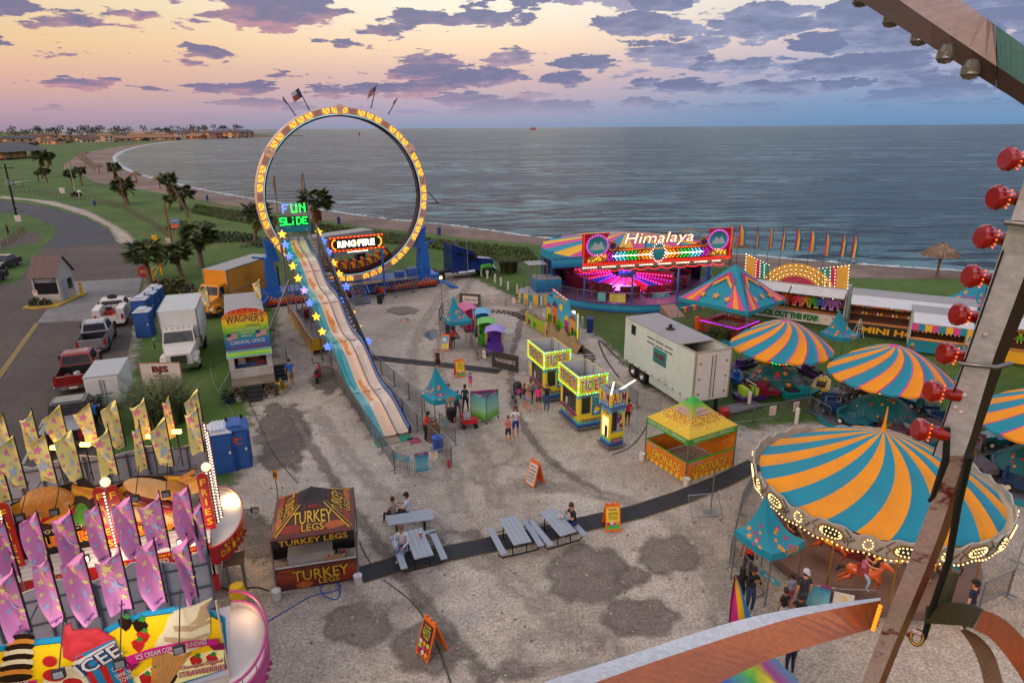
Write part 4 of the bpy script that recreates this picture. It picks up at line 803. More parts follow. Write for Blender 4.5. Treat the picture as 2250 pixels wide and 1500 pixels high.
 for s in(0.15,W-.15):mb=MB();mb.box(s-.14,s+.14,8,10,.05,.75,tyre);mb.build('axle',t)
 for i,(x,y,lb,cols)in enumerate([(.3,-1.85,'pale pot of reddish plants left of the office steps',[lg2,lg3,MATS['leaf_orange']]),(2.15,-1.9,'wide pale pot of orange flowers right of the office steps',[lg2,MATS['leaf_orange'],lg3]),(-.25,-1.9,'blue pot of green plants at the left end of the office railing',[lg2,lg1]),(2.75,-1.7,'pot of yellowish flowers at the right end of the office railing',[lg2,mat('flower_yellow','#b98a2a')])]):
  q=thing('flower_pot',lb,'pot',base+Matrix.Rotation(rz,3,'Z')@V((x,y,0)));mb=MB();mb.lathe([(0,0),(.2,0),(.3,.3),(.26,.3),(0,.2)],white if i!=2 else binm,14);mb.build('pot',q);leaf_mesh(.42,.42,.55,160,cols,.16,i).build('plants',q,(0,0,.35))
office()
teal=mat('teal_vinyl','#087f98',.7,0,.16,1.2,.12,bump=.5);orng=mat('orange_vinyl','#d88a04',.7,0,.16,1.2,.12,bump=.5);mag=mat('magenta_vinyl','#a81e6e',.7,0,.1,1.2);pink=mat('pink_vinyl','#bc3c84',.7,0,.1,1.2);yelv=mat('yellow_vinyl','#d8a414',.7,0,.12,1.2,bump=.4)
ridb=mat('ride_blue','#1c5fb0',.4,.1,.1,1.2,.1);maroonm=mat('ride_maroon','#4a1018',.4,0,.2);fire=mat('flame_orange','#e08a20',.5,0,.1);firer=mat('flame_red','#a02016',.5,0,.1);rail_=steel
gw=glow('bulb_white','#fff0d8',2.6);gy=glow('bulb_yellow','#ffb81c',1.7);gr_=glow('bulb_green','#1cff5a',1.8);gb=glow('bulb_blue','#4a78ff',2.4);gp=glow('bulb_purple','#c030ff',2.2);gred=glow('bulb_red','#ff2a12',1.8);gor=glow('bulb_orange','#ff7a12',1.5);gcy=glow('led_cyan','#7ae8ff',3.)
def lpt(o,p):return Matrix.Rotation(-o.rotation_euler.z,3,'Z')@(V(p)-o.location)
def onplane(px,py,p0,h):
 d=ray(px,py);n_=V((-math.sin(h),math.cos(h),0));t=n_.dot(V((p0[0],p0[1],0))-V((0,0,0)))/n_.dot(d);return V((0,0,HC))+d*t
def fence_rail(mb,pts,h=1.05,gap=.14,m_=None):
 m_=m_ or rail_;P=[V(p)for p in pts];up_=V((0,0,h))
 for a,b in zip(P,P[1:]):
  mb.tube(a+up_,b+up_,.025,m_,n=4);mb.tube(a+V((0,0,.12)),b+V((0,0,.12)),.02,m_,n=4);k=max(1,int((b-a).length/gap))
  for i in range(k+1):p=a.lerp(b,i/k);mb.tube(p+V((0,0,.1)),p+up_,.011 if i%8 else .022,m_,n=3,cap=False)
def ring():
 c=onplane(759,430,(-15.8,62),0);base=V((c.x,c.y,0));t=thing('loop_ride','giant upright ring coaster with yellow lit panels and a flame painted blue base','fairground ride',base,R(29));RC=7.66;zc=9.4;ri,ro=RC-.3,RC+.3;yd=.5;N=60
 wht=mat('ring_white','#d8b8a4',.5,0,.12);dr=mat('ring_dark','#38100f',.5,0,.2)
 mb=MB();prof=[(ri,-yd),(ro,-yd),(ro,yd),(ri,yd),(ri,-yd)]
 for(ra,ya),(rb_,yb),mm in zip(prof,prof[1:],(wht,wht,wht,dr)):
  for i in range(N*2):
   a0,a1=PI*i/N,PI*(i+1)/N;f=lambda r,y,a:(r*math.cos(a),y,zc+r*math.sin(a));mb.quad(f(ra,ya,a0),f(ra,ya,a1),f(rb_,yb,a1),f(rb_,yb,a0),mm)
 for yy in(-.3,.3):mb.path([((ri-.16)*math.cos(a),yy,zc+(ri-.16)*math.sin(a))for a in[2*PI*i/80 for i in range(81)]],.06,dr,4)
 mb.build('ring_frame',t)
 mb=MB();mb.path([((ri-.04)*math.cos(a),-yd-.02,zc+(ri-.04)*math.sin(a))for a in[2*PI*i/100 for i in range(101)]],.02,glow('led_soft','#8ae0f0',.9),4);mb.build('led_strip',t)
 def panel(lit):
  mb=MB();w_=2*PI*RC/N
  mb.box(-w_*.47,w_*.47,-.03,0,-.29,.29,wht);rn=random.Random(3)
  for i in range(4):
   for j in range(3):
    x=-w_*.40+w_*.8*(i+.5)/4;z=-.24+.48*(j+.5)/3;m_=mat('lattice_red','#98482a',.5)if not lit else(gy if(i+j)%3 else gor);e=.05 if not lit else .058;mb.box(x-e,x+e,-.05,-.03,z-e,z+e,m_)
  o=mb.build('light_panel');d=o.data;bpy.data.objects.remove(o);return d
 PA,PB=panel(0),panel(1)
 for i in range(N):
  a=2*PI*(i+.5)/N;o=bpy.data.objects.new('light_panel',PB if(i%4)!=1 else PA);COL.objects.link(o);o.parent=t;o.location=(RC*math.cos(a),-yd,zc+RC*math.sin(a));o.rotation_euler=(0,PI/2-a,0)
 for a in(90,33,147):
  a=R(a);mb=MB();mb.T=Matrix.Translation((RC*math.cos(a),-yd-.08,zc+RC*math.sin(a)))@Matrix.Rotation(PI/2-a,4,'Y');mb.box(-.25,.25,-.1,0,-.42,.48,wht);mb.box(-.4,.4,-.15,-.1,.15,.36,wht);mb.build('splice_plate',t)
 mb=MB();mb.box(-8.6,8.6,-1.3,1.4,.25,1.35,ridb);mb.box(-8.2,8.2,-1.2,1.2,0,.25,blk);rn=random.Random(8)
 for x0,x1 in((-8.4,-4.6),(-1.2,.7),(1.7,3.4),(3.6,8.4)):
  x=x0;mb.quad((x0,-1.306,.27),(x1,-1.306,.27),(x1,-1.306,.5),(x0,-1.306,.5),firer)
  while x<x1-.25:
   w_=rn.uniform(.3,.5);h_=rn.uniform(.45,.95);
   mb.poly([(x,-1.312,.48),(x+w_,-1.312,.48),(x+w_*.8,-1.312,.55+h_*.4),(x+w_*.65,-1.312,.4+h_),(x+w_*.3,-1.312,.5+h_*.5)],fire);mb.poly([(x+.06,-1.316,.4),(x+w_-.06,-1.316,.4),(x+w_*.7,-1.316,.4+h_*.45),(x+w_*.6,-1.316,.36+h_*.75),(x+w_*.35,-1.316,.42+h_*.35)],firer);x+=w_*.95
 mb.build('base',t)
 for s in(-1,1):
  mb=MB();mb.hexa([(s*6.9,-.5,1.3),(s*8.0,-.5,1.3),(s*8.0,.9,1.3),(s*6.9,.9,1.3),(s*7.2,-.3,4.4),(s*7.9,-.3,4.4),(s*7.9,.9,4.4),(s*7.2,.9,4.4)],ridb);mb.tube((s*7.6,.3,4.2),(s*8.9,.3,4.5),.1,ridb);mb.hexa([(s*6.6,-.3,4.0),(s*7.6,-.3,4.0),(s*7.6,.8,4.0),(s*6.6,.8,4.0),(s*7.0,-.3,5.6),(s*7.8,-.3,6.2),(s*7.8,.8,6.2),(s*7.0,.8,5.6)],ridb);mb.build('support',t)
  mb=MB();mb.tube((s*8.2,-1.2,.9),(s*9.6,-2.6,.15),.16,ridb,n=8);mb.bx((s*9.6,-2.6,.08),(.7,.7,.12),ridb);mb.build('outrigger',t)
  mb=MB();mb.tube((s*8.35,0,zc),(s*9.6,.6,zc-1.2),.05,blk);mb.tube((s*8.3,.2,zc-1.1),(s*9.6,.6,zc-1.2),.05,blk);mb.build('bracket',t)
 mb=MB();mb.bx((5.9,-.6,1.75),(1.0,.7,.7),ridb);mb.bx((4.6,-.6,1.65),(.9,.6,.5),ridb);mb.bx((6.9,-.7,1.7),(.5,.5,.8),ridb);mb.build('motor',t)
 for i in range(9):
  a=R(-90-30+i*7.6);r=ri-.62;mb=MB();mb.T=Matrix.Translation((r*math.cos(a),0,zc+r*math.sin(a)))@Matrix.Rotation(-PI/2-a,4,'Y');mb.box(-.48,.48,-.6,.6,-.35,.0,maroonm);mb.box(.3,.45,-.55,.55,0,.7,maroonm);mb.build('train_car',t)if 0 else None
  o=mb.build('train_car',t);mb2=MB();mb2.T=mb.T
  for s in(-1,1):mb2.bx((.1,s*.28,.22),(.4,.4,.4),orng);mb2.bx((.26,s*.28,.55),(.12,.4,.5),mat('seat_orange','#d2561a',.5))
  mb2.build('seat',o)
 mb=MB();mb.box(-5.,6.,-2.3,-1.35,1.36,1.44,galv);mb.build('walkway',t)
 mb=MB();fence_rail(mb,[(-5,-2.3,1.44),(-1.2,-2.3,1.44)]);fence_rail(mb,[(.4,-2.3,1.44),(6,-2.3,1.44)]);mb.build('railing',t);mb=MB();fence_rail(mb,[(-6,1.6,1.44),(6,1.6,1.44)],1.3);mb.build('railing',t)
 mb=MB()
 for i in range(7):mb.box(-1.0,.2,-2.35-.3*(i+1),-2.35-.3*i,1.25-.19*i,1.29-.19*i,mat('step_blue','#4a6a8a',.5,.3))
 for x in(-1.05,.25):mb.hexa([(x-.03,-4.5,0),(x+.03,-4.5,0),(x+.03,-4.3,0),(x-.03,-4.3,0),(x-.03,-2.5,1.4),(x+.03,-2.5,1.4),(x+.03,-2.3,1.44),(x-.03,-2.3,1.44)],ridb)
 mb.build('stairs',t);mb=MB();[mb.tube((x,-4.4,1.0),(x,-2.3,2.45),.03,steel)or mb.tube((x,-4.4,0),(x,-4.4,1.0),.03,steel)or mb.tube((x,-3.4,.7),(x,-3.4,1.7),.02,steel)for x in(-1.1,.3)];mb.build('handrail',t)
 p0=onplane(725,553,base+V((1.2,-2.2,0)),R(29));p1=onplane(844,545,base+V((1.2,-2.2,0)),R(29));a,b=lpt(t,p0),lpt(t,p1);zb,zt=a.z-.1,a.z+1.25;y=a.y;x0,x1=a.x,b.x
 mb=MB();mb.box(x0,x1,y,y+.22,zb,zt,mat('sign_red','#a3150f',.4));mb.box(x0+.45,x1-.45,y-.02,y,zb+.2,zt-.2,blk);o=mb.build('sign_board',t);mb=MB();mb.text('RING',(x0+(x1-x0)*.31,y-.03,(zb+zt)/2),gw,.62,w=1.7,bold=.04);mb.text('OF',(x0+(x1-x0)*.49,y-.03,(zb+zt)/2),gy,.3,w=.4,bold=.04);mb.text('FIRE',(x0+(x1-x0)*.67,y-.03,(zb+zt)/2),gw,.62,w=1.6,bold=.04)
 n_=40
 for i in range(n_):
  x=x0+.1+(x1-x0-.2)*i/(n_-1)
  for z in(zb+.08,zt-.08):mb.bx((x,y-.02,z),(.07,.04,.07),gred if i%3 else gy)
 for q in range(14):
  a_=PI*q/13+PI/2
  for s in(1,-1):mb.bx(((x0+.55 if s>0 else x1-.55)+s*.32*math.cos(a_),y-.03,(zb+zt)/2+.42*math.sin(a_)),(.08,.04,.08),gy if s>0 or q%2 else gr_)
 mb.build('sign_lights',o);mb=MB();mb.box(x0+1.6,x1-1.6,y-.1,y-.02,zb-.12,zb-.06,gw);mb.build('tube_light',t)
 for x in(x0+.25,x1-.2):mb=MB();mb.box(x-.09,x+.09,y+.02,y+.2,0,zb,ridb);mb.build('sign_post',t)
 for tp,bt,kind in(((621,212),(650,255),'f'),((655,193),(680,243),'t'),((827,188),(815,238),'u'),((874,215),(853,252),'f')):
  A=lpt(t,onplane(*bt,base,R(29)));B=lpt(t,onplane(*tp,base,R(29)));mb=MB();mb.tube(A,B,.05,blk,.03);mb.build('flagpole',t);d=(A-B).normalized();L=(A-B).length;mb=MB();s=V((-1,0,-.25))
  if kind=='f':mb.grid(lambda u,v:B+d*(.1+v*L*.55)+V((-.18*u*math.sin(PI*min(1,v+.1)),.08*math.sin(6*v),0)),3,6,mat('flag_tan','#8a6a52',.8));mb.build('feather_flag',t)
  else:mb.grid(lambda u,v:B+d*(.05+v*.75)+V((-.75*u,.1*math.sin(5*u),-.45*u)),6,7,(lambda u,v:(MATS['flag_blue']if u<.4 and v<.55 else(MATS['flag_red']if int(v*7)%2==0 else whitep)))if kind=='u' else(lambda u,v:MATS['flag_blue']if u<.35 else(whitep if v<.5 else MATS['flag_red'])));mb.build('flag',t)
 mb=MB();w0=lpt(t,onplane(600,538,base+V((0,1,0)),R(29)));mb.bx(w0,(.6,.15,.35),gw);mb.tube(w0,w0+V((1.0,.3,-.2)),.04,blk);mb.build('floodlight',t)
 return t
ring()
b,a_,L=fr((706,540),(822,522),2.6);q=thing('support_trailer','grey box trailer parked behind the flame painted ring ride','trailer',V((b.x,b.y,0)),a_);mb=MB();mb.box(0,L,0,2.4,.9,3.6,mat('old_grey','#8d8686',.5,0,.15,1,.2),grey);mb.build('box',q);[wheel(q,x,1.2,.48)for x in(L*.75,L*.86)]
def slide():
 f0,f1=G(828,966),G(900,954);f=(f0+f1)/2;top=V((-19.0,56.4,0));d=top-f;L=d.length-.5;rz=ang(f,top)-PI/2;t=thing('fun_slide','tall wavy fun slide with teal and tan lanes and lit stars along both sides','fairground ride',f,rz);ZT=6.35;W=1.95
 def zz(s):return .12+(ZT-.12)*s+.27*math.sin(2*PI*4*s-.3)*min(1,6*s)*min(1,8*(1-s))-.25*math.sin(PI*s)
 lane=[(-W/2,-W/2+.52,mat('lane_teal','#0f8f96',.3,0,.1,1,coat=.4)),(-W/2+.52,.22,mat('lane_tan','#d0ac8e',.3,0,.14,.8,.15,coat=.4)),(.22,W/2-.12,mat('lane_beige','#c8b4a0',.3,0,.14,.8,.15,coat=.4))]
 for x0,x1,m_ in lane:
  mb=MB();mb.grid(lambda u,v:V((x0+(x1-x0)*u,L*v,zz(v)+.05*abs(2*u-1)**3)),4,90,m_);mb.grid(lambda u,v:V((x1-(x1-x0)*u,L*v,zz(v)-.1)),1,60,m_);mb.build('slide_lane',t)
 ow=mat('worn_orange','#c87a20',.35,0,.3,1.5);mb=MB()
 for s0,s1 in((.80,.985),(.68,.74),(.44,.53),(.30,.40),(.12,.22),(.58,.62)):mb=MB();mb.grid(lambda u,v:V((-.4+.36*u*(1-.3*math.sin(9*v)),L*(s0+(s1-s0)*v),zz(s0+(s1-s0)*v)+.018)),1,14,ow);mb.build('worn_patch',t)
 bl=mat('slide_blue','#1a4f94',.35,0,.1,coat=.3)
 for x,m_ in((-W/2-.04,lane[0][2]),(.2,mat('lane_divider','#5a5048',.5)),(W/2-.1,bl)):
  mb=MB();h=.32 if m_ is bl else(.28 if x<-1 else .07);mb.grid(lambda u,v:V((x+(.0 if u<.5 else .06),L*v,zz(v)+(h if .2<u<.8 else-.1))),3,80,m_,False);mb.build('side_wall',t)
 mb=MB();mb.grid(lambda u,v:V((W/2+.02+.0*u,L*v,zz(v)-.45+.75*u)),1,80,bl);mb.build('side_panel',t)
 for s in(.17,.37,.56,.77):mb=MB();mb.tube((-W/2,L*s,zz(s)+.02),(W/2-.1,L*s,zz(s)+.02),.02,blk);mb.build('joint',t)
 st=galv;mb=MB()
 for s in(.12,.25,.38,.5,.62,.74,.86,.97):
  for x in(-W/2,W/2):mb.tube((x,L*s,0),(x,L*s,zz(s)-.1),.05,st)
  mb.tube((-W/2,L*s,zz(s)*.5),(W/2,L*s,zz(s)*.5),.04,st)
 for i in range(14):
  s0,s1=.12+.06*i,.18+.06*i;mb.tube((-W/2,L*s0,zz(s0)-.15),(-W/2,L*s1,zz(s1)-.15),.06,st);mb.tube((-W/2,L*s0,zz(s0)-.75),(-W/2,L*s1,zz(s1)-.75),.04,st);mb.tube((-W/2,L*s0,zz(s0)-.75),(-W/2,L*s1,zz(s1)-.15),.03,st)
 mb.build('scaffold',t)
 mb=MB();mb.tube((-W/2-.2,L*.99,0),(-W/2-.2,L*.99,ZT),.11,st,n=8);mb.tube((-W/2-.2,L*.9,3.5),(-W/2-2.4,L*.83,.1),.09,st,n=8);mb.bx((-W/2-2.4,L*.83,.05),(.7,.5,.1),wood);mb.build('leg',t);mb=MB();mb.tube((W/2+1,L*.99,0),(W/2+1,L*.99,ZT),.1,st,n=8);mb.build('leg',t)
 mb=MB();mb.box(-W/2-.2,W/2+1.1,L,L+1.8,ZT-.1,ZT,galv);
 for x in(-W/2,-.45,.35,W/2-.1):mb.box(x-.05,x+.05,L-.2,L+.3,ZT,ZT+.6,steel)
 mb.build('top_deck',t);mb=MB();fence_rail(mb,[(-W/2-.2,L,ZT),(-W/2-.2,L+1.8,ZT),(W/2+1.1,L+1.8,ZT),(W/2+1.1,L,ZT)],1.1,.17);mb.box(-.9,.1,L+1.7,L+1.75,ZT+.3,ZT+1.0,whitep);mb.build('railing',t)
 P0=t.location+Matrix.Rotation(rz,3,'Z')@V((0,L+.9,0));sg=[lpt(t,onplane(x,y,P0,rz))for x,y in((608,449),(676,445),(612,498),(679,495))];x0,x1=sg[0].x,sg[1].x;zt,zb=sg[0].z,sg[2].z;y=L+.9;H=zt-zb
 mb=MB()
 for x in(x0,x1):mb.tube((x,y,ZT-.05),(x,y,zt),.05,steel)
 for k in(0,.16,.32,.48,.62,.78,1):mb.tube((x0,y,zb+H*k),(x1,y,zb+H*k),.018,steel)
 mb.box(x0,x1,y-.02,y+.04,zb-.02,zb+H*.42,mat('sign_dark_green','#0c2a12',.5));mb.box(x0-.1,x1+.05,y-.08,y+.05,zb-.55,zb-.04,teal);o=mb.build('arch_sign',t)
 mb=MB();w_=x1-x0;F5={'F':'1111 1000 1110 1000 1000','U':'1001 1001 1001 1001 1111','N':'1001 1101 1011 1001 1001','S':'1111 1000 1111 0001 1111','L':'1000 1000 1000 1000 1111','i':'0100 0000 0100 0100 0100','D':'1110 1001 1001 1001 1110','E':'1111 1000 1110 1000 1111'}
 def word(wd,xs,z,h,ms):
  for ch,xx,m_ in zip(wd,xs,ms):
   for r_,row in enumerate(F5[ch].split()):
    for c_,q in enumerate(row):
     if q=='1':mb.bx((xx+c_*h*.17,y-.07,z+h-h*(r_+.5)/5),(h*.145,.05,h*.16),m_)
 word('FUN',[x0+w_*k for k in(.17,.45,.72)],zb+H*.58,H*.42,(gb,gr_,gr_));word('SLiDE',[x0+w_*k for k in(.05,.24,.41,.58,.78)],zb+.06,H*.36,(gr_,)*5);mb.build('sign_lights',o)
 for px,top_ in((608,385),(670,380)):
  q=lpt(t,onplane(px-5,top_,P0,rz));xx=x0 if px<640 else x1;mb=MB();mb.tube((xx,y,zt),(q.x,y,q.z),.03,blk);mb.grid(lambda u,v:V((q.x-.05-.2*u*math.sin(PI*min(1,v+.12)),y,q.z-.05-2.0*v)),3,6,MATS['flag_tan']);mb.build('feather_flag',t)
 mb=MB();x0,x1=W/2+.12,W/2+.95;n_=34
 for i in range(n_):s=.42+.58*i/n_;mb.box(x0,x1,L*s,L*s+.3,ZT*(s-.42)/.58+.0,ZT*(s-.42)/.58+.06,galv)
 for x in(x0,x1):mb.hexa([(x-.03,L*.42,0),(x+.03,L*.42,0),(x+.03,L*.42+.35,0),(x-.03,L*.42+.35,0),(x-.03,L,ZT-.1),(x+.03,L,ZT-.1),(x+.03,L,ZT+.1),(x-.03,L,ZT+.1)],galv)
 mb.build('stairs',t);mb=MB()
 for x in(x0,x1):
  for k in(1.0,.55):mb.tube((x,L*.42,k),(x,L,ZT+k),.028,steel)
  for i in range(10):s=.42+.58*i/9;z=ZT*(s-.42)/.58;mb.tube((x,L*s,z),(x,L*s,z+1.0),.022,steel)
 mb.quad((x1+.02,L*.42,.0),(x1+.02,L,ZT),(x1+.02,L,ZT+.85),(x1+.02,L*.42,.85),mat('mesh_grey','#6f7074',.5,.4));mb.build('handrail',t)
 PL=t.location+Matrix.Rotation(rz,3,'Z')@V((-W/2-.15,0,0));PR=t.location+Matrix.Rotation(rz,3,'Z')@V((W/2+1.45,0,0));hd=rz+PI/2
 for lst,p0,r in(([(620,515,'y'),(627,538,'b'),(636,563,'b'),(644,585,'y'),(655,612,'y'),(669,638,'w'),(681,666,'b'),(695,696,'y'),(708,729,'y'),(720,762,'b')],PL,6.5),([(700,510,'y'),(710,530,'b'),(721,553,'b'),(733,578,'y'),(745,602,'y'),(761,630,'b'),(757,657,'b'),(773,687,'y'),(786,718,'y'),(808,750,'b')],PR,6.5)):
  for x,y_,c_ in lst:
   p=onplane(x,y_,p0,hd);q=lpt(t,p);k=(p-V((0,0,HC))).length;rr=8.2/F*k;m_={'y':gy,'b':gb,'w':gb}[c_];mb=MB();face=Matrix.Rotation(-rz,3,'Z')
   X=face@V((1,0,0));o5=[]
   mb.star(q,rr*1.0,glow('star_core_'+c_,{'y':'#f0d850','b':'#6a8af0','w':'#f0a0b8'}[c_],.8),x=X,th=.04,inn=.4)
   pts=[q+X*(rr*1.08 if i%2==0 else rr*.46)*math.cos(PI/2+i*PI/5)+V((0,0,1))*(rr*1.08 if i%2==0 else rr*.46)*math.sin(PI/2+i*PI/5)for i in range(10)]
   mb.path(pts+[pts[0]],.035,m_,4);o=mb.build('lit_star',t);mb=MB();mb.tube((q.x,q.y,max(0,q.z-rr-(2.0 if p0 is PR else .9))),(q.x,q.y,q.z-rr*.5),.025,steel);mb.build('post',o)
 for x,c_,ln in((-.75,'#14785f',.0),(-.1,'#8a7a66',.05),(.55,'#14785f',.05),(.85,'#8a3a58',-.5)):
  q=MB();q.T=Matrix.Rotation(rz,4,'Z');q.bx((x,-.45+ln,.02),(.62,.7,.03),mat('mat'+c_,c_,.8,0,.2));tag(q.build('landing_mat',None,f),{'-0.75':'green landing mat at the foot of the teal lane','-0.1':'tan landing mat at the foot of the middle lane','0.55':'green landing mat at the foot of the right lane','0.85':'purple landing mat lying in front of the right lane'}[str(x)],'mat')
 return t
SL=slide()
b,a_,L=G(690,780),ang(G(640,702),G(690,780)),10.5
t=thing('flatbed_trailer','low flatbed trailer with an orange and teal zigzag skirt beside the slide','trailer',G(690,780),ang(G(690,780),G(640,702))-PI/2)
mb=MB();mb.box(0,1.9,0,L,.8,1.25,galv);mb.build('deck',t);mb=MB();mb.box(-.06,0,0,L,.1,1.25,yelv)
for i in range(14):y=L*i/14;mb.poly([(-.066,y+L/14,1.25),(-.066,y+.1,1.25),(-.066,y+L/28,.25)],teal if i%2 else mag)
mb.box(0,1.9,-.05,0,.35,1.25,yelv);mb.build('skirt',t);mb=MB();[mb.tube((.2,6+i*.3,1.3),(1.6,6+i*.3,1.3),.04,steel)for i in range(9)];mb.bx((1.,6.2,1.6),(1.2,1.,.6),mat('winch_red','#6a1a18'));mb.build('rack',t);[wheel(t,1.7,y,.42)for y in(1.,2.)]
def himalaya():
 C=V((11.2,63.,0));t=thing('mountain_ride','round mountain themed ride with striped cloth roof, red lit name board and purple lights','fairground ride',C,R(13));RP=8.6
 pur=mat('platform_purple','#5a3a64',.6,0,.15,.8,.1);murl=zgrad('wave_mural',[(0,'#0f4a86'),(.4,'#1a78a8'),(.6,'#2a90b0'),(1,'#15508a')])
 mb=MB();mb.lathe([(RP,0),(RP,.75),(0,.75)],pur,28,smooth=False);mb.lathe([(RP+.03,.05),(RP+.03,.72)],murl,28,smooth=False);mb.build('platform',t)
 mb=MB();n_=20
 fence_rail(mb,[((RP-.1)*math.cos(a),(RP-.1)*math.sin(a),.75)for a in[PI*1.0+PI*i/14 for i in range(15)]],1.0,.16);fence_rail(mb,[((RP-.1)*math.cos(a),(RP-.1)*math.sin(a),.75)for a in[0+.6*i/4 for i in range(5)]],1.0,.16);mb.build('railing',t)
 cols=[mat('sweep_red','#c2260f',.35,0,.1,coat=.4),mat('sweep_blue','#1a4fa0',.35,0,.1,coat=.4),mat('sweep_pink','#c0206a',.35,0,.1,coat=.4),MATS['sweep_red']if 'sweep_red' in MATS else None,mat('sweep_orange','#d8401a',.35,0,.1,coat=.4)]
 for i in range(20):
  a0,a1=2*PI*i/20,2*PI*(i+.86)/20;f=lambda r,a:V((r*math.cos(a),r*math.sin(a)+.3,1.75-.1*r/5+.14*r*math.sin(a)));mb=MB();m_=cols[i%5]
  mb.quad(f(1.2,a0),f(5.0,a0),f(5.0,a1),f(1.2,a1),m_)
  o=mb.build('sweep',t);mb=MB();gm=gp if i%2 else glow('bulb_pink','#ff3ab0',4.)
  if i in range(8,19):[mb.bx(f(1.4+.3*k,a1)+V((0,0,.04)),(.1,.1,.05),gm)for k in range(12)];mb.build('light_strip',o)
 mb=MB();mb.lathe([(1.5,.75),(1.5,1.6),(1.1,1.65),(1.0,1.7),(0,1.7)],blk,20,(0,.3,0));mb.lathe([(.5,1.7),(.5,4.2)],ridb,8,(0,.3,0));mb.build('hub',t)
 mb=MB();mb.bx((0,-.2,2.5),(1.4,.1,1.6),ridb);mb.bx((-.2,-.27,2.5),(.08,.04,1.3),gp);mb.bx((.45,-.27,2.2),(.05,.04,.6),gp);mb.build('hub_panel',t)
 crm=mat('car_maroon','#5a1626',.3,.2,.1,coat=.5);seatm=mat('car_seat','#1a1418',.6)
 for i in range(16):
  a=2*PI*i/16+.1;r=5.75;mb=MB();mb.T=Matrix.Translation((r*math.cos(a),r*math.sin(a)+.3,1.45+.12*r*math.sin(a)))@Matrix.Rotation(a,4,'Z')
  mb.hexa([(-.6,-.85,0),(.65,-.85,0),(.65,.85,0),(-.6,.85,0),(-.55,-.7,.35),(.7,-.95,.4),(.7,.95,.4),(-.55,.7,.35)],crm);mb.box(.5,.72,-.9,.9,.4,1.05,crm);mb.box(-.5,.6,.75,.9,.35,.7,crm)
  o=mb.build('ride_car',t);m2=MB();m2.T=mb.T;m2.box(-.3,.5,-.7,.75,.36,.48,seatm);m2.tube((-.35,-.7,.7),(-.35,.8,.7),.03,steel);m2.build('seat',o)
 mb=MB();mb.grid(lambda u,v:V((7.6*math.cos(PI*.2+PI*.6*u),7.6*math.sin(PI*.2+PI*.6*u),.75+2.9*v)),24,1,mat('back_wall','#2a2146',.7,0,.5,1.2),False);mb.build('back_wall',t)
 mb=MB();
 for i in range(46):u=i/45;a=PI*.78-PI*.56*u;mb.bx((7.2*math.cos(a),7.2*math.sin(a),2.0+.45*abs(math.sin(u*14))),(.15,.12,.15),gp)
 mb.build('zigzag_lights',t)
 cur=mat('curtain_navy','#0f1c46',.7,0,.3)
 for a0,a1 in((PI*.85,PI*1.08),(-.1,.25)):mb=MB();mb.grid(lambda u,v:V(((7.9+.12*math.sin(40*u))*math.cos(a0+(a1-a0)*u),(7.9+.12*math.sin(40*u))*math.sin(a0+(a1-a0)*u),.75+3.3*v)),20,1,cur,False);mb.build('curtain',t)
 cs=[teal,yelv,pink];mb=MB();RR=8.3;NS=24
 for i in range(NS):
  for j in range(6):
   f=lambda r,a:V((r*math.cos(a),r*math.sin(a),5.75-1.25*(r/RR)**1.2-.16*math.sin((a*NS/PI/2%1)*PI)*(r/RR)))
   for k in range(2):
    a0,a1=2*PI*(i+k/2)/NS,2*PI*(i+k/2+.5)/NS;mb.quad(f(RR*j/6,a0),f(RR*(j+1)/6,a0),f(RR*(j+1)/6,a1),f(RR*j/6,a1),cs[i%3])
 mb.lathe([(RR,4.5),(RR+.05,3.75)],teal,48,smooth=False);mb.build('cloth_roof',t)
 for i in range(12):a=2*PI*(i+.4)/12;mb=MB();mb.tube((8.2*math.cos(a),8.2*math.sin(a),.75),(8.2*math.cos(a),8.2*math.sin(a),4.6),.09,ridb);mb.build('post',t)
 P0=C+Matrix.Rotation(R(13),3,'Z')@V((0,-8.75,0));e=[lpt(t,onplane(x,y,P0,R(13)))for x,y in((1280,583),(1603,566),(1280,515),(1605,501))];x0,x1,y=e[0].x,e[1].x,e[0].y;zb=e[0].z;zt=e[2].z;W=x1-x0;H=zt-zb
 rdm=mat('board_red','#96121a',.4,0,.1);gold=mat('board_gold','#a87a42',.5,0,.15);mur=zgrad('peak_mural',[(0,'#0f6a74'),(.5,'#2a9aa0'),(1,'#12466a')])
 mb=MB();up_=[(0,0),(W,0),(W,H),(W-2.1,H),(W-2.0,H*.8),(W-2.9,H*.62),(W-3.3,H*.5),(W*.62,H*.46),(W*.38,H*.46),(3.3,H*.5),(2.9,H*.62),(2.0,H*.8),(2.3,H),(0,H)]
 mb.prism([(x0+a,y+.25,zb+b)for a,b in up_],(0,-.25,0),rdm);o=mb.build('name_board',t);mb=MB();yy=y-.01
 for s in(0,1):
  cx=x0+1.25 if not s else x1-1.25;mb.disc((cx,yy,zb+H*.62),1.0,gold,ry=.92,n=20);mb.disc((cx,yy-.01,zb+H*.62),.84,mur,ry=.74,n=20);mb.shape([(-.7,-.3),(-.2,.35),(.05,.1),(.3,.4),(.7,-.3)],(cx,yy-.02,zb+H*.6),mat('snow_paint','#9fb4bc',.6))
  k=-1 if s else 1;mb.shape([(-.9*k,-.6),(-.3*k,-.2),(.5*k,-.35),(.9*k,-.75),(0,-.95),(-.9*k,-1.0)][::k],(cx,yy-.02,zb+H*.42),gold);mb.disc((cx+k*1.35,yy-.005,zb+H*.58),.42,gold,n=14);mb.disc((cx+k*1.35,yy-.012,zb+H*.58),.28,mat('print_violet','#3a1a52'),n=14)
 cxm=(x0+x1)/2
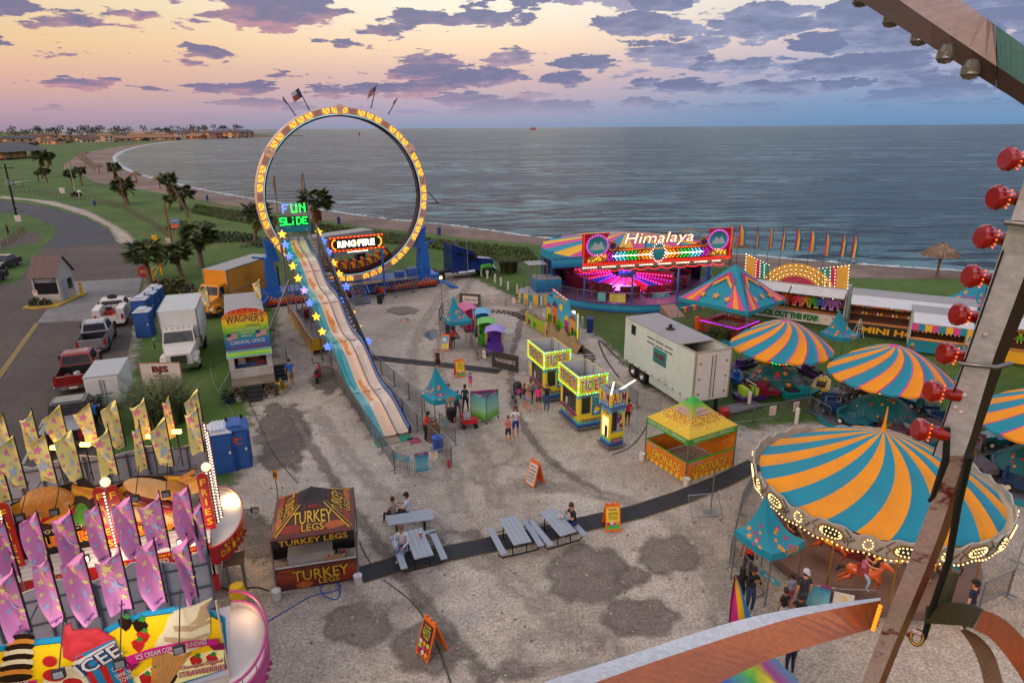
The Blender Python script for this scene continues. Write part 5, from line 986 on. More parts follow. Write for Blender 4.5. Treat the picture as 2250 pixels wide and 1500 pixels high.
 for i in range(-13,14):
  if abs(i)<2:continue
  s=1 if i>0 else-1;cx=cxm+i*.34;c_=[orng,orng,rdm,mat('chev_green','#0f7a2a'),mat('chev_green','#0f7a2a'),teal,teal,mat('print_violet','#3a1a52'),rdm][min(8,(abs(i)-2)*9//12)]
  mb.shape([(0,-.4),(.28*s,0),(0,.4),(-.3*s,.4),(0,0),(-.3*s,-.4)][::s],(cx,yy-.004,zb+H*.24),c_)
 mb.quad((x0+2.6,yy-.012,zb+H*.23),(x1-2.6,yy-.012,zb+H*.23),(x1-2.6,yy-.012,zb+H*.26),(x0+2.6,yy-.012,zb+H*.26),gw);mb.disc((cxm,yy-.02,zb+H*.3),.62,mat('print_violet','#3a1a52'),ry=.88,n=20);mb.disc((cxm,yy-.03,zb+H*.3),.45,mur,ry=.68,n=20);mb.build('painting',o)
 mb=MB();rn=random.Random(2)
 def dots(pts,m_,s=.075):[mb.bx((x0+a,y-.05,zb+b),(s,.05,s),m_)for a,b in pts]
 dots([(W*i/70,.08)for i in range(71)],gred);dots([(W*i/54,-.08)for i in range(55)],gred);dots([(.06,H*i/14)for i in range(15)],gred);dots([(W-.06,H*i/14)for i in range(15)],gred);dots([(3+(W-6)*i/40,H*.44)for i in range(41)],gor)
 for s in(1.25,W-1.25):dots([(s+.93*math.cos(a),H*.62+.84*math.sin(a))for a in[2*PI*i/24 for i in range(24)]],gp,.08);dots([(s+rn.uniform(-.8,.8),H*.12+rn.uniform(0,.5))for _ in range(20)],gy)
 dots([(W/2+.56*math.cos(a),H*.3+.8*math.sin(a))for a in[2*PI*i/18 for i in range(18)]],gw,.07)
 for i in range(-13,14):
  if abs(i)>1:
   for k in(-.3,-.15,0,.15,.3):dots([(W/2+i*.34+(.25-abs(k)*.8)*(1 if i>0 else-1),H*.24+k)],[gw,gy,gr_,gcy,gp][abs(i)//3],.06)
 mb.build('board_lights',o)
 mb=MB();mb.box(x0-.2,x1-.4,y-.05,y+.2,zb-.42,zb-.02,mat('fringe_tan','#8a6a5a',.5));[mb.bx((x0+W*(i+.3)/64,y-.09,zb-.22),(.14,.04,.05),gw)for i in range(60)if i%8 not in(6,7)]
 for i in range(88):u=i/88;mb.bx((x0-.2+(W-.2)*u,y-.08,zb-.48-.14*abs(math.sin(u*PI*11))),(.1,.05,.06),gred)
 mb.build('fringe',o)
 sx=[lpt(t,onplane(q[0],q[1],P0,R(13)))for q in((1372,540),(1525,530),(1372,505))];mb=MB();cx=(sx[0].x+sx[1].x)/2;w_=sx[1].x-sx[0].x;zz_=(sx[0].z+sx[2].z)/2-.22
 mb.text('Himalaya',(cx,y-.03,zz_),gold,1.15,w=w_*1.0,slant=.3,bold=.05);mb.text('Himalaya',(cx,y-.06,zz_),glow('bulb_rose','#ffb8a0',2.6),1.12,w=w_*.98,slant=.3,bold=-.008);mb.path([(cx-w_*.5,y-.05,zz_-.5),(cx-w_*.62,y-.05,zz_-.8),(cx-w_*.4,y-.05,zz_-.85),(cx-w_*.1,y-.05,zz_-.72)],.06,gold,4);mb.path([(cx+w_*.48,y-.05,zz_-.2),(cx+w_*.62,y-.05,zz_+.4),(cx+w_*.45,y-.05,zz_+.7),(cx+w_*.25,y-.05,zz_+.55)],.06,gold,4)
 for q in(-.2,.3):mb.tube((cx+w_*q,y,zb+H*.44),(cx+w_*q,y,zz_),.04,blk)
 mb.build('name_script',o)
 mb=MB();mb.box(x0-2.6,x0,y-.1,y+.1,zb-.1,zb+.75,murl);mb.build('side_board',t)
 def rim_pt(a,r=RP):return V((r*math.cos(a),r*math.sin(a),0))
 for a,txt in((PI*1.5-.02,'EXIT'),(PI*1.5+.62,'ENTER')):p=rim_pt(a,RP+.02);mb=MB();mb.T=Matrix.Translation(p)@Matrix.Rotation(a+PI/2,4,'Z');mb.box(-.75,.75,-.02,0,1.35,1.75,mat('board_teal','#3a8aa0'));mb.text(txt,(0,-.025,1.55),whitep,.25);mb.build('rail_sign',t)
 for a,c_ in((PI*1.5-.62,'#5aa0b0'),(PI*1.5-.5,'#b0a050'),(PI*1.5-.42,'#c0b860')):p=rim_pt(a,RP+.02);mb=MB();mb.T=Matrix.Translation(p)@Matrix.Rotation(a+PI/2,4,'Z');mb.box(-.35,.35,-.02,0,.95,1.7,mat('notice'+c_,c_));mb.build('rail_sign',t)
 for a in(PI*1.5+.06,PI*1.5+.72):p=rim_pt(a,RP);mb=MB();mb.T=Matrix.Translation(p)@Matrix.Rotation(a+PI/2,4,'Z');mb.hexa([(-.7,-1.9,0),(.7,-1.9,0),(.7,0,0),(-.7,0,0),(-.7,-1.9,.05),(.7,-1.9,.05),(.7,0,.7),(-.7,0,.7)],mat('ramp_tan','#8a7468',.8,0,.2));mb.build('ramp',t)
 a=PI*1.5+.36;p=rim_pt(a,RP+.35);mb=MB();mb.T=Matrix.Translation(p)@Matrix.Rotation(a+PI/2,4,'Z');[mb.box(-2+i*.4,-1.6+i*.4,-.3,.0,0,.45,(teal,yelv,pink)[i%3])for i in range(10)];mb.build('striped_step',t)
 p=lpt(t,G(1185,668));mb=MB();mb.T=Matrix.Translation((p.x,p.y+.3,0));mb.box(-.2,2.2,0,2,.9,2.2,murl);mb.box(-.2,2.2,0,2,2.2,2.25,grey)
 for x in(-.9,-.2,.8):mb.tube((x,0,.9),(x,0,3.6),.04,steel);mb.tube((x,1.9,.9),(x,1.9,3.6),.04,steel)
 mb.box(-.95,.85,0,1.95,3.55,3.62,galv);mb.build('operator_booth',t);mb=MB();mb.T=Matrix.Translation((p.x,p.y+.3,0));[mb.lathe([(1.9,.0),(1.85,1.0)],teal,12,(.2,.9,0),a0=PI+PI*i/12,a1=PI+PI*(i+1)/12,smooth=False)if i%2 else mb.lathe([(1.9,.0),(1.85,1.0)],yelv,12,(.2,.9,0),a0=PI+PI*i/12,a1=PI+PI*(i+1)/12,smooth=False)for i in range(12)];mb.lathe([(1.86,1.0),(0,1.02)],grey,16,(.2,.9,0));mb.build('operator_stand',t)
 L_=bpy.data.lights.new('ride_lamp','POINT');L_.energy=620;L_.color=(.75,.3,1);L_.shadow_soft_size=1.2;q=bpy.data.objects.new('ride_lamp',L_);COL.objects.link(q);q.location=C+V((-.5,-1.5,3.4))
 L_=bpy.data.lights.new('ride_lamp','POINT');L_.energy=420;L_.color=(1,.4,.5);L_.shadow_soft_size=1.2;q=bpy.data.objects.new('ride_lamp',L_);COL.objects.link(q);q.location=C+V((2.5,-6.,3.))
 return t
HIM=himalaya()
def swirl_mb(RR,z0,z1,ns,twist,stripe,prof=1.6,drop=.1,rings=12,sub=3,cols=None,tp=.8):
 mb=MB();A,B=cols or(teal,orng)
 def f(r,a):
  u=r/RR;ph=(a*ns/(2*PI))%1;return V((r*math.cos(a+twist*(u**tp)),r*math.sin(a+twist*(u**tp)),z1-(z1-z0)*u**prof-.085*u*math.sin(ph*PI)))
 da=2*PI/ns
 for i in range(ns):
  segs=[(i*da+da*k/sub*(1-stripe),i*da+da*(k+1)/sub*(1-stripe),(A,B)[i%2])for k in range(sub)]
  if stripe:segs.append((i*da+da*(1-stripe),(i+1)*da,mag if i%2 else pink))
  for a0,a1,m_ in segs:
   for j in range(rings):
    r0,r1=RR*j/rings,RR*(j+1)/rings;q=[f(max(r0,.02),a0),f(r1,a0),f(r1,a1),f(max(r0,.02),a1)]
    mb.add(q,[(0,1,2,3)],(pink if stripe and j==0 else m_),True)
   if drop:p,q=f(RR,a0),f(RR,a1);mb.quad(p-V((0,0,drop)),q-V((0,0,drop)),q,p,m_)
 return mb
def swirl_ride(label,c,RR,kind,rot=0.):
 t=thing('kiddie_ride',label,'fairground ride',c,rot,'children rides under swirl striped umbrellas');swirl_mb(RR,2.75,4.4,20,-1.15,.12).build('umbrella_canopy',t)
 mb=MB();mb.tube((0,0,0),(0,0,4.3),.12,steel,n=8);mb.build('centre_pole',t);mb=MB()
 for i in range(12):a=2*PI*i/12;mb.tube((0,0,4.15),(RR*.96*math.cos(a),RR*.96*math.sin(a),2.78),.025,steel)
 mb.build('umbrella_frame',t);mb=MB();skc=mat('skirt_teal','#0f5f66',.5,0,.2)
 mb.lathe([(1.75,.55),(1.1,1.15),(.25,1.6)],skc,12,smooth=False);rn=random.Random(5)
 for i in range(34):
  a=rn.uniform(0,2*PI);u=rn.uniform(.15,.9);r=1.75-.65*u/.6 if u<.6 else 1.1-.85*(u-.6)/.4;z=.55+.6*u/.6 if u<.6 else 1.15+.45*(u-.6)/.4;nrm=V((math.cos(a)*.68,math.sin(a)*.68,.73));X=V((-math.sin(a),math.cos(a),0));mb.star(V((r*math.cos(a),r*math.sin(a),z))+nrm*.015,.1 if kind=='car' else .22,[orng,mag,MATS['sweep_red']][i%3],x=X,y=nrm.cross(X))
 mb.build('centre_skirt',t);mb=MB();[mb.bx((.55*math.cos(a),.55*math.sin(a),1.75),(.09,.09,.07),(gr_,gy,gred,gr_)[i%4])for i,a in enumerate([2*PI*k/16 for k in range(16)])];mb.build('hub_lights',t)
 if kind=='car':mb=MB();mb.lathe([(3.35,.0),(3.35,.3),(1.9,.32)],mat('deck_grey','#5f6670',.6,.2,.2),32,smooth=False);mb.lathe([(3.37,.02),(3.37,.28)],teal,32);mb.build('deck',t)
 bods=[mat('car_teal','#12606e',.35,.1,.1,coat=.4),mat('car_plum','#5a3440',.35,.1,.1,coat=.4),mat('car_grey','#5f5a62',.35),mat('car_navy','#16305a',.35)]if kind=='car' else[mat('boat_yellow','#d8b41c',.35,coat=.4),mat('boat_purple','#46206a',.35,coat=.4),mat('boat_blue','#1a5aa0',.35),mat('boat_maroon','#6a1030',.35),mat('boat_teal','#127a86',.35)]
 n_=8 if kind=='car' else 7
 for i in range(n_):
  a=2*PI*i/n_+.35;r=2.55;X=Matrix.Translation((r*math.cos(a),r*math.sin(a),.35 if kind=='car' else .45))@Matrix.Rotation(a,4,'Z');mb=MB();mb.T=X;m_=bods[i%len(bods)]
  if kind=='car':
   mb.box(-.42,.42,-.75,.3,.22,.5,m_);mb.hexa([(-.36,.3,.22),(.36,.3,.22),(.3,.85,.25),(-.3,.85,.25),(-.36,.3,.62),(.36,.3,.62),(.27,.85,.5),(-.27,.85,.5)],m_);mb.box(-.42,.42,-.8,-.68,.5,.8,m_);mb.tube((-.38,.2,.6),(-.38,.12,.9),.02,steel);mb.tube((.38,.2,.6),(.38,.12,.9),.02,steel);mb.tube((-.38,.12,.9),(.38,.12,.9),.02,steel)
   o=mb.build('ride_car',t)
   for x in(-.44,.44):
    for y in(-.5,.58):m2=MB();m2.T=X;m2.lathe([(.1,-.07),(.2,-.07),(.2,.07),(.1,.07)],tyre,12,(x,y,.2),axis=(1,0,0));m2.lathe([(.11,-.075),(.0,-.08)],whitep,10,(x,y,.2),axis=(1,0,0));m2.lathe([(.11,.075),(.0,.08)],whitep,10,(x,y,.2),axis=(1,0,0));m2.build('wheel',o)
  else:
   mb.hexa([(-.3,-.9,0),(.3,-.9,0),(.28,.5,0),(-.28,.5,0),(-.5,-1.0,.42),(.5,-1.0,.42),(.45,.6,.42),(-.45,.6,.42)],m_);mb.hexa([(-.28,.5,0),(.28,.5,0),(.05,1.25,.25),(-.05,1.25,.25),(-.45,.6,.42),(.45,.6,.42),(.06,1.3,.45),(-.06,1.3,.45)],m_);mb.box(-.2,.2,-.2,.5,.42,.72,m_);o=mb.build('ride_boat',t);m2=MB();m2.T=X;m2.box(-.24,.24,-.85,-.1,.42,.58,blk);m2.tube((-.3,.3,.85),(.3,.3,.85),.025,blk);m2.tube((0,.35,.7),(0,.3,.86),.03,blk);m2.build('seat',o)
   mb=MB();mb.tube((.3*math.cos(a),.3*math.sin(a),.6),(2.2*math.cos(a),2.2*math.sin(a),.5),.05,steel);mb.build('sweep_arm',t)
 return t
swirl_ride('children ride with little boats under the swirl umbrella beside the white generator trailer',V((16.4,37.3,0)),2.95,'boat',.9)
swirl_ride('children ride with little jeeps under the swirl umbrella behind the red bulbs',V((20.3,32.5,0)),3.0,'car',.2)
p=G(2160,930,2.75);swirl_ride('children ride under the swirl umbrella cut off by the right edge',V((p.x+2.9,p.y,0)),2.95,'car',1.2)
def horse_mb(m_,mane,sad):
 mb=MB();mb.path([(0,-.5,.62),(0,-.42,.66),(0,-.2,.66),(0,.05,.63),(0,.3,.66),(0,.42,.7)],[.08,.17,.19,.17,.19,.12],m_,8)
 mb.path([(0,.36,.72),(0,.5,.95),(0,.56,1.12)],[.15,.1,.085],m_,8);mb.path([(0,.5,1.14),(0,.66,1.08),(0,.82,.96),(0,.86,.92)],[.07,.085,.06,.04],m_,7)
 for s in(-1,1):
  mb.tube((s*.04,.53,1.18),(s*.05,.52,1.28),.025,m_,.005)
  mb.path([(s*.1,.36,.6),(s*.11,.55,.48),(s*.11,.48,.28),(s*.11,.42,.2)],[.075,.05,.035,.04],m_,6);mb.path([(s*.1,-.4,.6),(s*.12,-.34,.42),(s*.12,-.55,.3),(s*.12,-.68,.14),(s*.12,-.64,.1)],[.1,.075,.045,.035,.04],m_,6)
 mb.path([(0,-.52,.68),(0,-.7,.62),(0,-.8,.4)],[.04,.06,.02],mane,6);mb.path([(0,.42,1.18),(0,.36,1.02),(0,.28,.84)],[.04,.06,.04],mane,6)
 s=MB();s.hexa([(-.2,-.2,.62),(.2,-.2,.62),(.2,.15,.62),(-.2,.15,.62),(-.13,-.2,.87),(.13,-.2,.87),(.13,.15,.84),(-.13,.15,.84)],sad);return mb,s
def carousel():
 C=V((13.35,21.05,0));t=thing('carousel','carousel with a teal and orange striped canopy and ornate white lit rounding boards','carousel',C,0.);RR=4.08;z0,z1=3.05,5.1
 swirl_mb(RR-.1,z0,z1,26,-.5,0,1.0,0,14,4,tp=1.7).build('canopy',t)
 for o in[x for x in t.children if x.name.startswith('canopy')]:
  for v in o.data.vertices:
   r=math.hypot(v.co.x,v.co.y);v.co.z+=.22*math.sin(PI*min(1,r/RR))
 fl=mat('carousel_floor','#6a5450',.5,0,.25,1.2,.15);mb=MB();mb.lathe([(3.8,.05),(3.8,.4),(0,.42)],fl,40,smooth=False);mb.build('floor',t)
 mb=MB();mb.lathe([(1.5,.42),(1.35,1.6),(1.5,3.3)],mat('drum_maroon','#5a1224',.5,0,.2),16,smooth=False);mb.build('centre_drum',t);mb=MB();mb.lathe([(.12,z1-.1),(.05,z1+.25),(.02,z1+.9)],orng,8);mb.build('finial',t)
 cream=mat('board_cream','#a09c94',.5,0,.12,2.);grn=mat('scroll_green','#3a5a44',.6);ros=mat('scroll_rose','#8a4a4a',.6);gld=mat('board_gilt','#8a6a34',.5,.3);mir=mat('mirror_glass','#3a4048',.1,.6,.1);N=12;wrm=glow('bulb_warm','#ffd890',2.2)
 ro=RR+.05
 for i in range(N):
  mb=MB();a0=2*PI*i/N;da=2*PI/N
  def top(u):return .58+.14*math.sin(u*PI)-.12*math.sin(u*2*PI*1.5)**2
  def P(u,k,off=0.):
   a=a0+da*u;z=2.55-.08*math.sin(u*PI*2)**2+(top(u)+.08)*k;r=ro+off+.12*k;return V((r*math.cos(a),r*math.sin(a),z))
  mb.grid(lambda u,v:P(u,v),14,3,cream);mb.grid(lambda u,v:P(1-u,v,-.06),14,3,cream);mb.grid(lambda u,v:P(u,1,-.06*(1-v)),14,1,cream)
  o=mb.build('rounding_board',t);mb=MB()
  def pt(u,k,off):return P(u,k,off)
  for off,sx,sz,m_ in((.02,.2,.38,gld),(.03,.165,.3,mir)):mb.poly([pt(.5+sx*math.cos(q),.48+sz*math.sin(q),off)for q in[2*PI*k/18 for k in range(18)]],m_)
  for u_,off in((0.03,.03),):mb.poly([pt(.0+.09*math.cos(q)+.005,.55+.5*math.sin(q),.03)for q in[2*PI*k/14 for k in range(14)]],cream);mb.poly([pt(.07*math.cos(q),.55+.36*math.sin(q),.045)for q in[2*PI*k/14 for k in range(14)]],gld);mb.poly([pt(.045*math.cos(q),.55+.22*math.sin(q),.055)for q in[2*PI*k/12 for k in range(12)]],cream)
  rn=random.Random(i)
  for k in range(8):u=(.12+.02*k)if k<4 else(.7+.04*(k-4));mb.poly([pt(u+.022*math.cos(q),.3+.12*(k%4)+.09*math.sin(q),.025)for q in[0,1.2,2.4,3.6,4.8]],(grn,ros)[k%2])
  mb.path([pt(.26-.1*math.sin(q*3),.15+.2*q,.02)for q in(0,1,2,3,4)],.02,ros,4);mb.path([pt(.74+.1*math.sin(q*3),.15+.2*q,.02)for q in(0,1,2,3,4)],.02,grn,4);mb.path([pt(u/12,.05,.02)for u in range(13)],.018,gld,4)
  mb.build('ornament',o);mb=MB()
  for k in range(14):mb.bx(pt((k+.5)/14,-.04,.03),(.036,.036,.036),wrm)
  for k in range(18):q=2*PI*k/18;mb.bx(pt(.5+.15*math.cos(q),.48+.25*math.sin(q),.05),(.034,.034,.034),wrm)
  for k in range(5):mb.bx(pt(.38+.06*k,.48,.05),(.034,.034,.034),wrm)
  for k in range(10):q=2*PI*k/10;mb.bx(pt(.06*math.cos(q),.55+.3*math.sin(q),.07),(.034,.034,.034),wrm)
  mb.build('board_lights',o)
 for i in range(N):a=2*PI*(i+.5)/N;mb=MB();mb.tube((3.6*math.cos(a),3.6*math.sin(a),.42),(3.6*math.cos(a),3.6*math.sin(a),3.2),.035,gld);mb.build('pole',t)
 hc=[('horse_orange','#c2541a'),('horse_yellow','#c8a01e'),('horse_white','#b0a8a0'),('horse_magenta','#a02a6a'),('horse_brown','#5a3420'),('horse_red','#9a2018')];res=[]
 for i in range(14):
  a=R(i*360/14-119);r=3.2 if i%2==0 else 2.35;nm,c_=hc[(i*2+i//3)%6];A,B=horse_mb(mat(nm,c_,.35,0,.1,coat=.4),yelv if i%2 else blk,[mat('saddle_red','#7a1420'),yelv,teal][i%3])
  X=Matrix.Translation((r*math.cos(a),r*math.sin(a),.55+.15*(i%3)))@Matrix.Rotation(a,4,'Z');A.T=X;A2=MB();A2.T=X;q=MB();q.T=X
  for src,nm2 in((A,'carousel_horse'),(B,'saddle')):src.v=[X@v for v in src.v];src.T=None
  o=A.build('carousel_horse',t);B.build('saddle',o);q.tube((0,.02,-.2),(0,.02,2.3),.025,gld);q.build('pole',o);res.append((C+V((r*math.cos(a),r*math.sin(a),.55+.15*(i%3))),a))
 L_=bpy.data.lights.new('carousel_lamp','POINT');L_.energy=70;L_.color=(1,.75,.5);L_.shadow_soft_size=.8;q=bpy.data.objects.new('carousel_lamp',L_);COL.objects.link(q);q.location=C+V((0,0,2.9));L_.energy=90
 for a in(-100,-40,-160):q=bpy.data.objects.new('carousel_lamp',L_);COL.objects.link(q);q.location=C+V((2.6*math.cos(R(a)),2.6*math.sin(R(a)),2.9))
 return res
HORSES=carousel()
def train():
 tr_=smooth([G(*p)for p in((1000,745),(985,722),(1000,702),(1040,689),(1090,684),(1130,690),(1165,706),(1205,728),(1250,752),(1300,782),(1290,800),(1240,795))],2);t=thing('train_track','oval of narrow rails for the children train on the gravel','track',tr_[0]);o0=tr_[0];mb=MB();rk_=mat('rail_rust','#3a322e',.7,.3,.3);nn=lambda i:(tr_[min(i+1,len(tr_)-1)]-tr_[max(i-1,0)]).normalized()
 for s in(-.28,.28):mb.path([tr_[i]-o0+V((-nn(i).y,nn(i).x,0))*s+V((0,0,.1))for i in range(len(tr_))],.03,rk_,4)
 mb.build('rails',t);mb=MB();acc=0
 for a,b in zip(tr_,tr_[1:]):
  n_=max(1,round((b-a).length/.42))
  for k in range(n_):mb.bx(a.lerp(b,k/n_)-o0+V((0,0,.04)),(.1,.85,.06),rk_,ang(a,b))
 mb.build('sleepers',t)
 cars=[((1087,776),100,'#4a2a8a','purple children train car, nearest of the four, with a lilac roof','v'),((1069,757),105,'#2f8a1e','green children train car between the purple and blue cars','g'),((1060,734),110,'#1f6fa8','blue children train car between the green and pink cars','b'),((1032,722),120,'#a0205a','pink children train engine with a long roof beside the teal tent','p')]
 for(px,a,c_,lb,k)in cars:
  q=thing('train_car',lb,'train car',G(*px),R(a-90-12),'children train cars');q.scale=(1.15,)*3;m_=mat('train_'+k,c_,.35,0,.1,coat=.4);mr=mat('train_roof_'+k,{'v':'#8a70c0','g':'#4aa82a','b':'#3a9ac0','p':'#b0407a'}[k],.4);L=2.2 if k=='p' else 1.6;mb=MB();mb.box(-.5,.5,-L/2,L/2,.25,.62,m_);mb.box(-.5,.5,-L/2,-L/2+.1,.62,.95,m_);mb.box(-.5,.5,L/2-.1,L/2,.62,1.5,m_);mb.box(-.5,-.42,-L/2,L/2,.62,.8,m_);mb.build('body',q);mb=MB();mb.grid(lambda u,v:V((-.6+1.2*u,-L*.35+L*.9*v,1.5+.16*math.sin(PI*u))),8,1,mr);mb.grid(lambda u,v:V((-.6+1.2*u,L*.55,1.5+.16*math.sin(PI*u)-.15*v)),8,1,mr)
  mb.build('roof',q);mb=MB()
  for x in(-.5,.5):
   for y in(-L*.3,L*.5):mb.tube((x,y,.6),(x,y,1.52),.03,MATS['gate_yellow'])
  mb.build('roof_post',q)
  for x in(-.48,.48):
   for y in(-L*.3,L*.3):m2=MB();m2.lathe([(0,-.05),(.2,-.05),(.2,.05),(0,.05)],tyre,12,(x,y,.2),axis=(1,0,0));m2.build('wheel',q)
  mb=MB();mb.box(-.4,.4,-L*.25,-L*.02,.4,.64,m_);mb.box(-.4,.4,L*.15,L*.4,.4,.64,m_);mb.build('seat',q)
  if k=='p':mb=MB();mb.lathe([(.0,0),(.34,0),(.34,.8),(0,.85)],m_,12,(0,L/2,.75),axis=(0,1,0));mb.tube((0,L/2+.6,1.05),(0,L/2+.6,1.5),.08,blk,.12);mb.build('boiler',q)
 A,B=G(1199,714),G(1269,757);a_=ang(A,B);t=thing('backdrop_board','tall stepped backdrop painted with a cheerful yellow green town beside the train track','painted board',A,a_);L=(B-A).length;Hh=HT(B,690)
 H0=HT(A,650);mb=MB();mb.prism([(0,.1,0),(L,.1,0),(L,.1,2.2),(L*.74,.1,2.3),(L*.72,.1,3.0),(L*.22,.1,3.3),(L*.2,.1,2.6),(0,.1,2.5)],(0,-.1,0),zgrad('town_sky',[(0,'#3a9a22'),(.3,'#62b02a'),(.42,'#3aa0c0'),(1,'#2a86b0')]));o=mb.build('panel',t);mb=MB();y=-.012
 def hs(x,w_,h_,c_,rf):mb.quad((x,y,.5),(x+w_,y,.5),(x+w_,y,.5+h_),(x,y,.5+h_),mat('paint'+c_,c_));mb.add([(x-.1,y-.004,.5+h_),(x+w_+.1,y-.004,.5+h_),(x+w_/2,y-.004,.5+h_+.5)],[(0,1,2)],mat('paint'+rf,rf));mb.quad((x+w_*.35,y-.006,.5),(x+w_*.65,y-.006,.5),(x+w_*.65,y-.006,.5+h_*.5),(x+w_*.35,y-.006,.5+h_*.5),blk)
 hs(.2,.7,1.2,'#d8b030','#a02a2a');hs(1.2,.9,1.5,'#c86a20','#3a2a6a');hs(L-1.3,.9,1.2,'#c88a3a','#8a4a1a');hs(L-2.2,.7,.9,'#a03a8a','#d8b030')
 for x,z,r,c_ in((.9,.9,.3,'#2f7a1c'),(2.3,.8,.35,'#4a9a22'),(L-.4,.7,.3,'#2f7a1c'),(L*.5,2.2,.3,'#d8c020')):mb.disc((x,y-.008,z),r,mat('paint'+c_,c_))
 mb.text('HAPPY TOWN',(L*.47,y-.01,2.8),yelv,.3,w=L*.36,arc=.3);mb.build('painting',o)
 mb=MB();[mb.bx((L+.02,-.04,.3+i*.16),(.06,.06,.06),gy)for i in range(14)];[mb.bx((L*.24+i*L*.047,-.04,3.34-.032*i),(.06,.06,.06),gy if i%2 else gred)for i in range(10)];mb.build('edge_lights',t);mb=MB();mb.bx((L-.25,-.25,2.5),(.3,.12,.15),gw);mb.build('floodlight',t)
 A,B=G(1157,713),G(1199,739);q=thing('low_board','low painted board with hills beside the inner rail of the train track','painted board',A,ang(A,B));L=(B-A).length;mb=MB();mb.box(0,L,0,.08,.1,.95,mat('paint_lime','#8aa820',.5));mb.build('panel',q);mb=MB();[mb.disc((L*(.15+.28*i),-.005,.4),.24,(mat('paint_violet','#5a2a7a'),MATS['paint#2f7a1c'],mat('paint_amber','#c8881e'),MATS['paint_violet'])[i])for i in range(4)];mb.build('painting',q)
 for x in(0,L):mb=MB();mb.box(x-.08,x+.08,-.06,.14,0,1.15,mat('post_tan','#c0a060',.6));mb.build('post',q)
 A,B=G(1170,708),G(1280,777);L=(B-A).length;rn=random.Random(4);mb=MB();mb.grid(lambda u,v:V((L*u,-.1-1.0*(v-.5)+.12*math.sin(u*17+v*4),max(.02,(.75+.22*math.sin(u*31)+.12*math.sin(u*57+v*5))*math.sin(PI*v)**.7))),70,10,mat('tarpaulin','#86704f',.9,0,.25,1.5));tag(mb.build('tarpaulin',None,A,ang(A,B)),'long crumpled tan tarpaulin bundled along the train track','tarpaulin')
train()
def barrier_mesh(W=2.2,H=1.08):
 mb=MB();f=.022
 mb.tube((.04,0,H),(W-.04,0,H),f,steel,n=5);mb.tube((.04,0,.2),(W-.04,0,.2),f,steel,n=5)
 for x in(.04,W-.04):mb.tube((x,0,.02),(x,0,H),f,steel,n=5)
 for i in range(1,18):x=.04+(W-.08)*i/18;mb.tube((x,0,.2),(x,0,H),.0105,steel,n=3,cap=False)
 o=mb.build('bars');d=o.data;bpy.data.objects.remove(o)
 mb=MB();mb.box(-.025,.025,-.26,.26,0,.03,steel);o=mb.build('foot');e=o.data;bpy.data.objects.remove(o);return d,e
BARS,FEET=barrier_mesh()
def barrier(p,rz,W,label,group):
 t=thing('crowd_barrier',label,'barrier',p,rz,group)
 for d,n_,x in((BARS,'bars',0),(FEET,'foot',.1),(FEET,'foot',W-.1)):
  o=bpy.data.objects.new(n_,d);COL.objects.link(o);o.parent=t;o.location.x=x
  if n_=='bars':o.scale=(W/2.2,1,1)
 return t
def run(px,where,group,close=False,short=False):
 """a line of barrier panels through picture points on the ground; where says from which end they are counted"""
 P=pxs(px)if not isinstance(px[0],V)else px;out=[];n_=0;todo=[]
 for a,b in zip(P,P[1:]):
  L=(b-a).length;k=max(1,round(L/2.25))
  for i in range(k):todo.append((a.lerp(b,i/k),a.lerp(b,(i+1)/k)))
 for i,(a,b)in enumerate(todo):
  lab=('grey barrier panel, %s %s'%(ORD[i],where))if len(todo)>1 else 'grey barrier panel '+where;out.append(barrier(a,ang(a,b),(b-a).length-.02,lab,group))
 return out
def board(par,x0,x1,z0,z1,m_,lines=(),y=-.045,name='notice_board',tm=None,ptm=.3):
 mb=MB();mb.box(x0,x1,y-.012,y,z0,z1,m_);H=z1-z0
 for i,(tx,c_,zz_,hh)in enumerate(lines):mb.text(tx,((x0+x1)/2,y-.013,z0+H*zz_),c_,H*hh,w=min((x1-x0)*.88,H*hh*.72*max(1,len(tx))))
 return mb.build(name,par)
tealb=mat('board_teal','#3a8aa0',.5);poster=zgrad('poster_teal',[(0,'#1f7a98'),(.3,'#7ab4c0'),(.7,'#4a9ab4'),(.88,'#2a6a90'),(.9,'#6a2a5a'),(1,'#8a3a6a')]);yb=mat('board_yellow','#d8c02a',.5);limeb=mat('board_lime','#9ac43a',.5)
A=run([(737,842),(868,1035)],'from the far end of the row left of the slide','barriers left of the fun slide')
q=run([(868,1035),(898,1044)],'with a teal exit board at the foot of the slide','barriers at the foot of the fun slide')[0];board(q,.05,.95,.75,.98,tealb,[('EXIT',whitep,.5,.55)])
q=run([(899,1044),(994,1027)],'with a teal poster and yellow notice at the slide foot','barriers at the foot of the fun slide')[0];board(q,.3,.95,.12,1.1,poster,[('RULES',whitep,.93,.07)]+[('all riders sit down',blk,.7-.09*i,.035)for i in range(6)]);board(q,1.0,1.4,.68,1.05,whitep,[('2',yellowp,.5,.6),('TICKETS',redp,.88,.14)]);mb=MB();mb.lathe([(0,0),(.07,0),(.07,.38),(.03,.42),(0,.42)],redp,10,(1.9,-.1,.12));tag(mb.build('fire_extinguisher',None,q.location,q.rotation_euler.z),'red fire extinguisher hanging on the barrier at the foot of the slide','extinguisher')
A=run([(806,832),(994,1026)],'from the far end of the inner row right of the slide','barriers right of the fun slide');A2=run([(812,800),(935,909)],'from the far end of the outer row right of the slide','barriers right of the fun slide')
q=run([(966,945),(1003,981)],'with a teal enter board under the teal star canopy','barriers right of the fun slide')[0];board(q,.4,1.1,.72,.95,tealb,[('ENTER',whitep,.5,.5)])
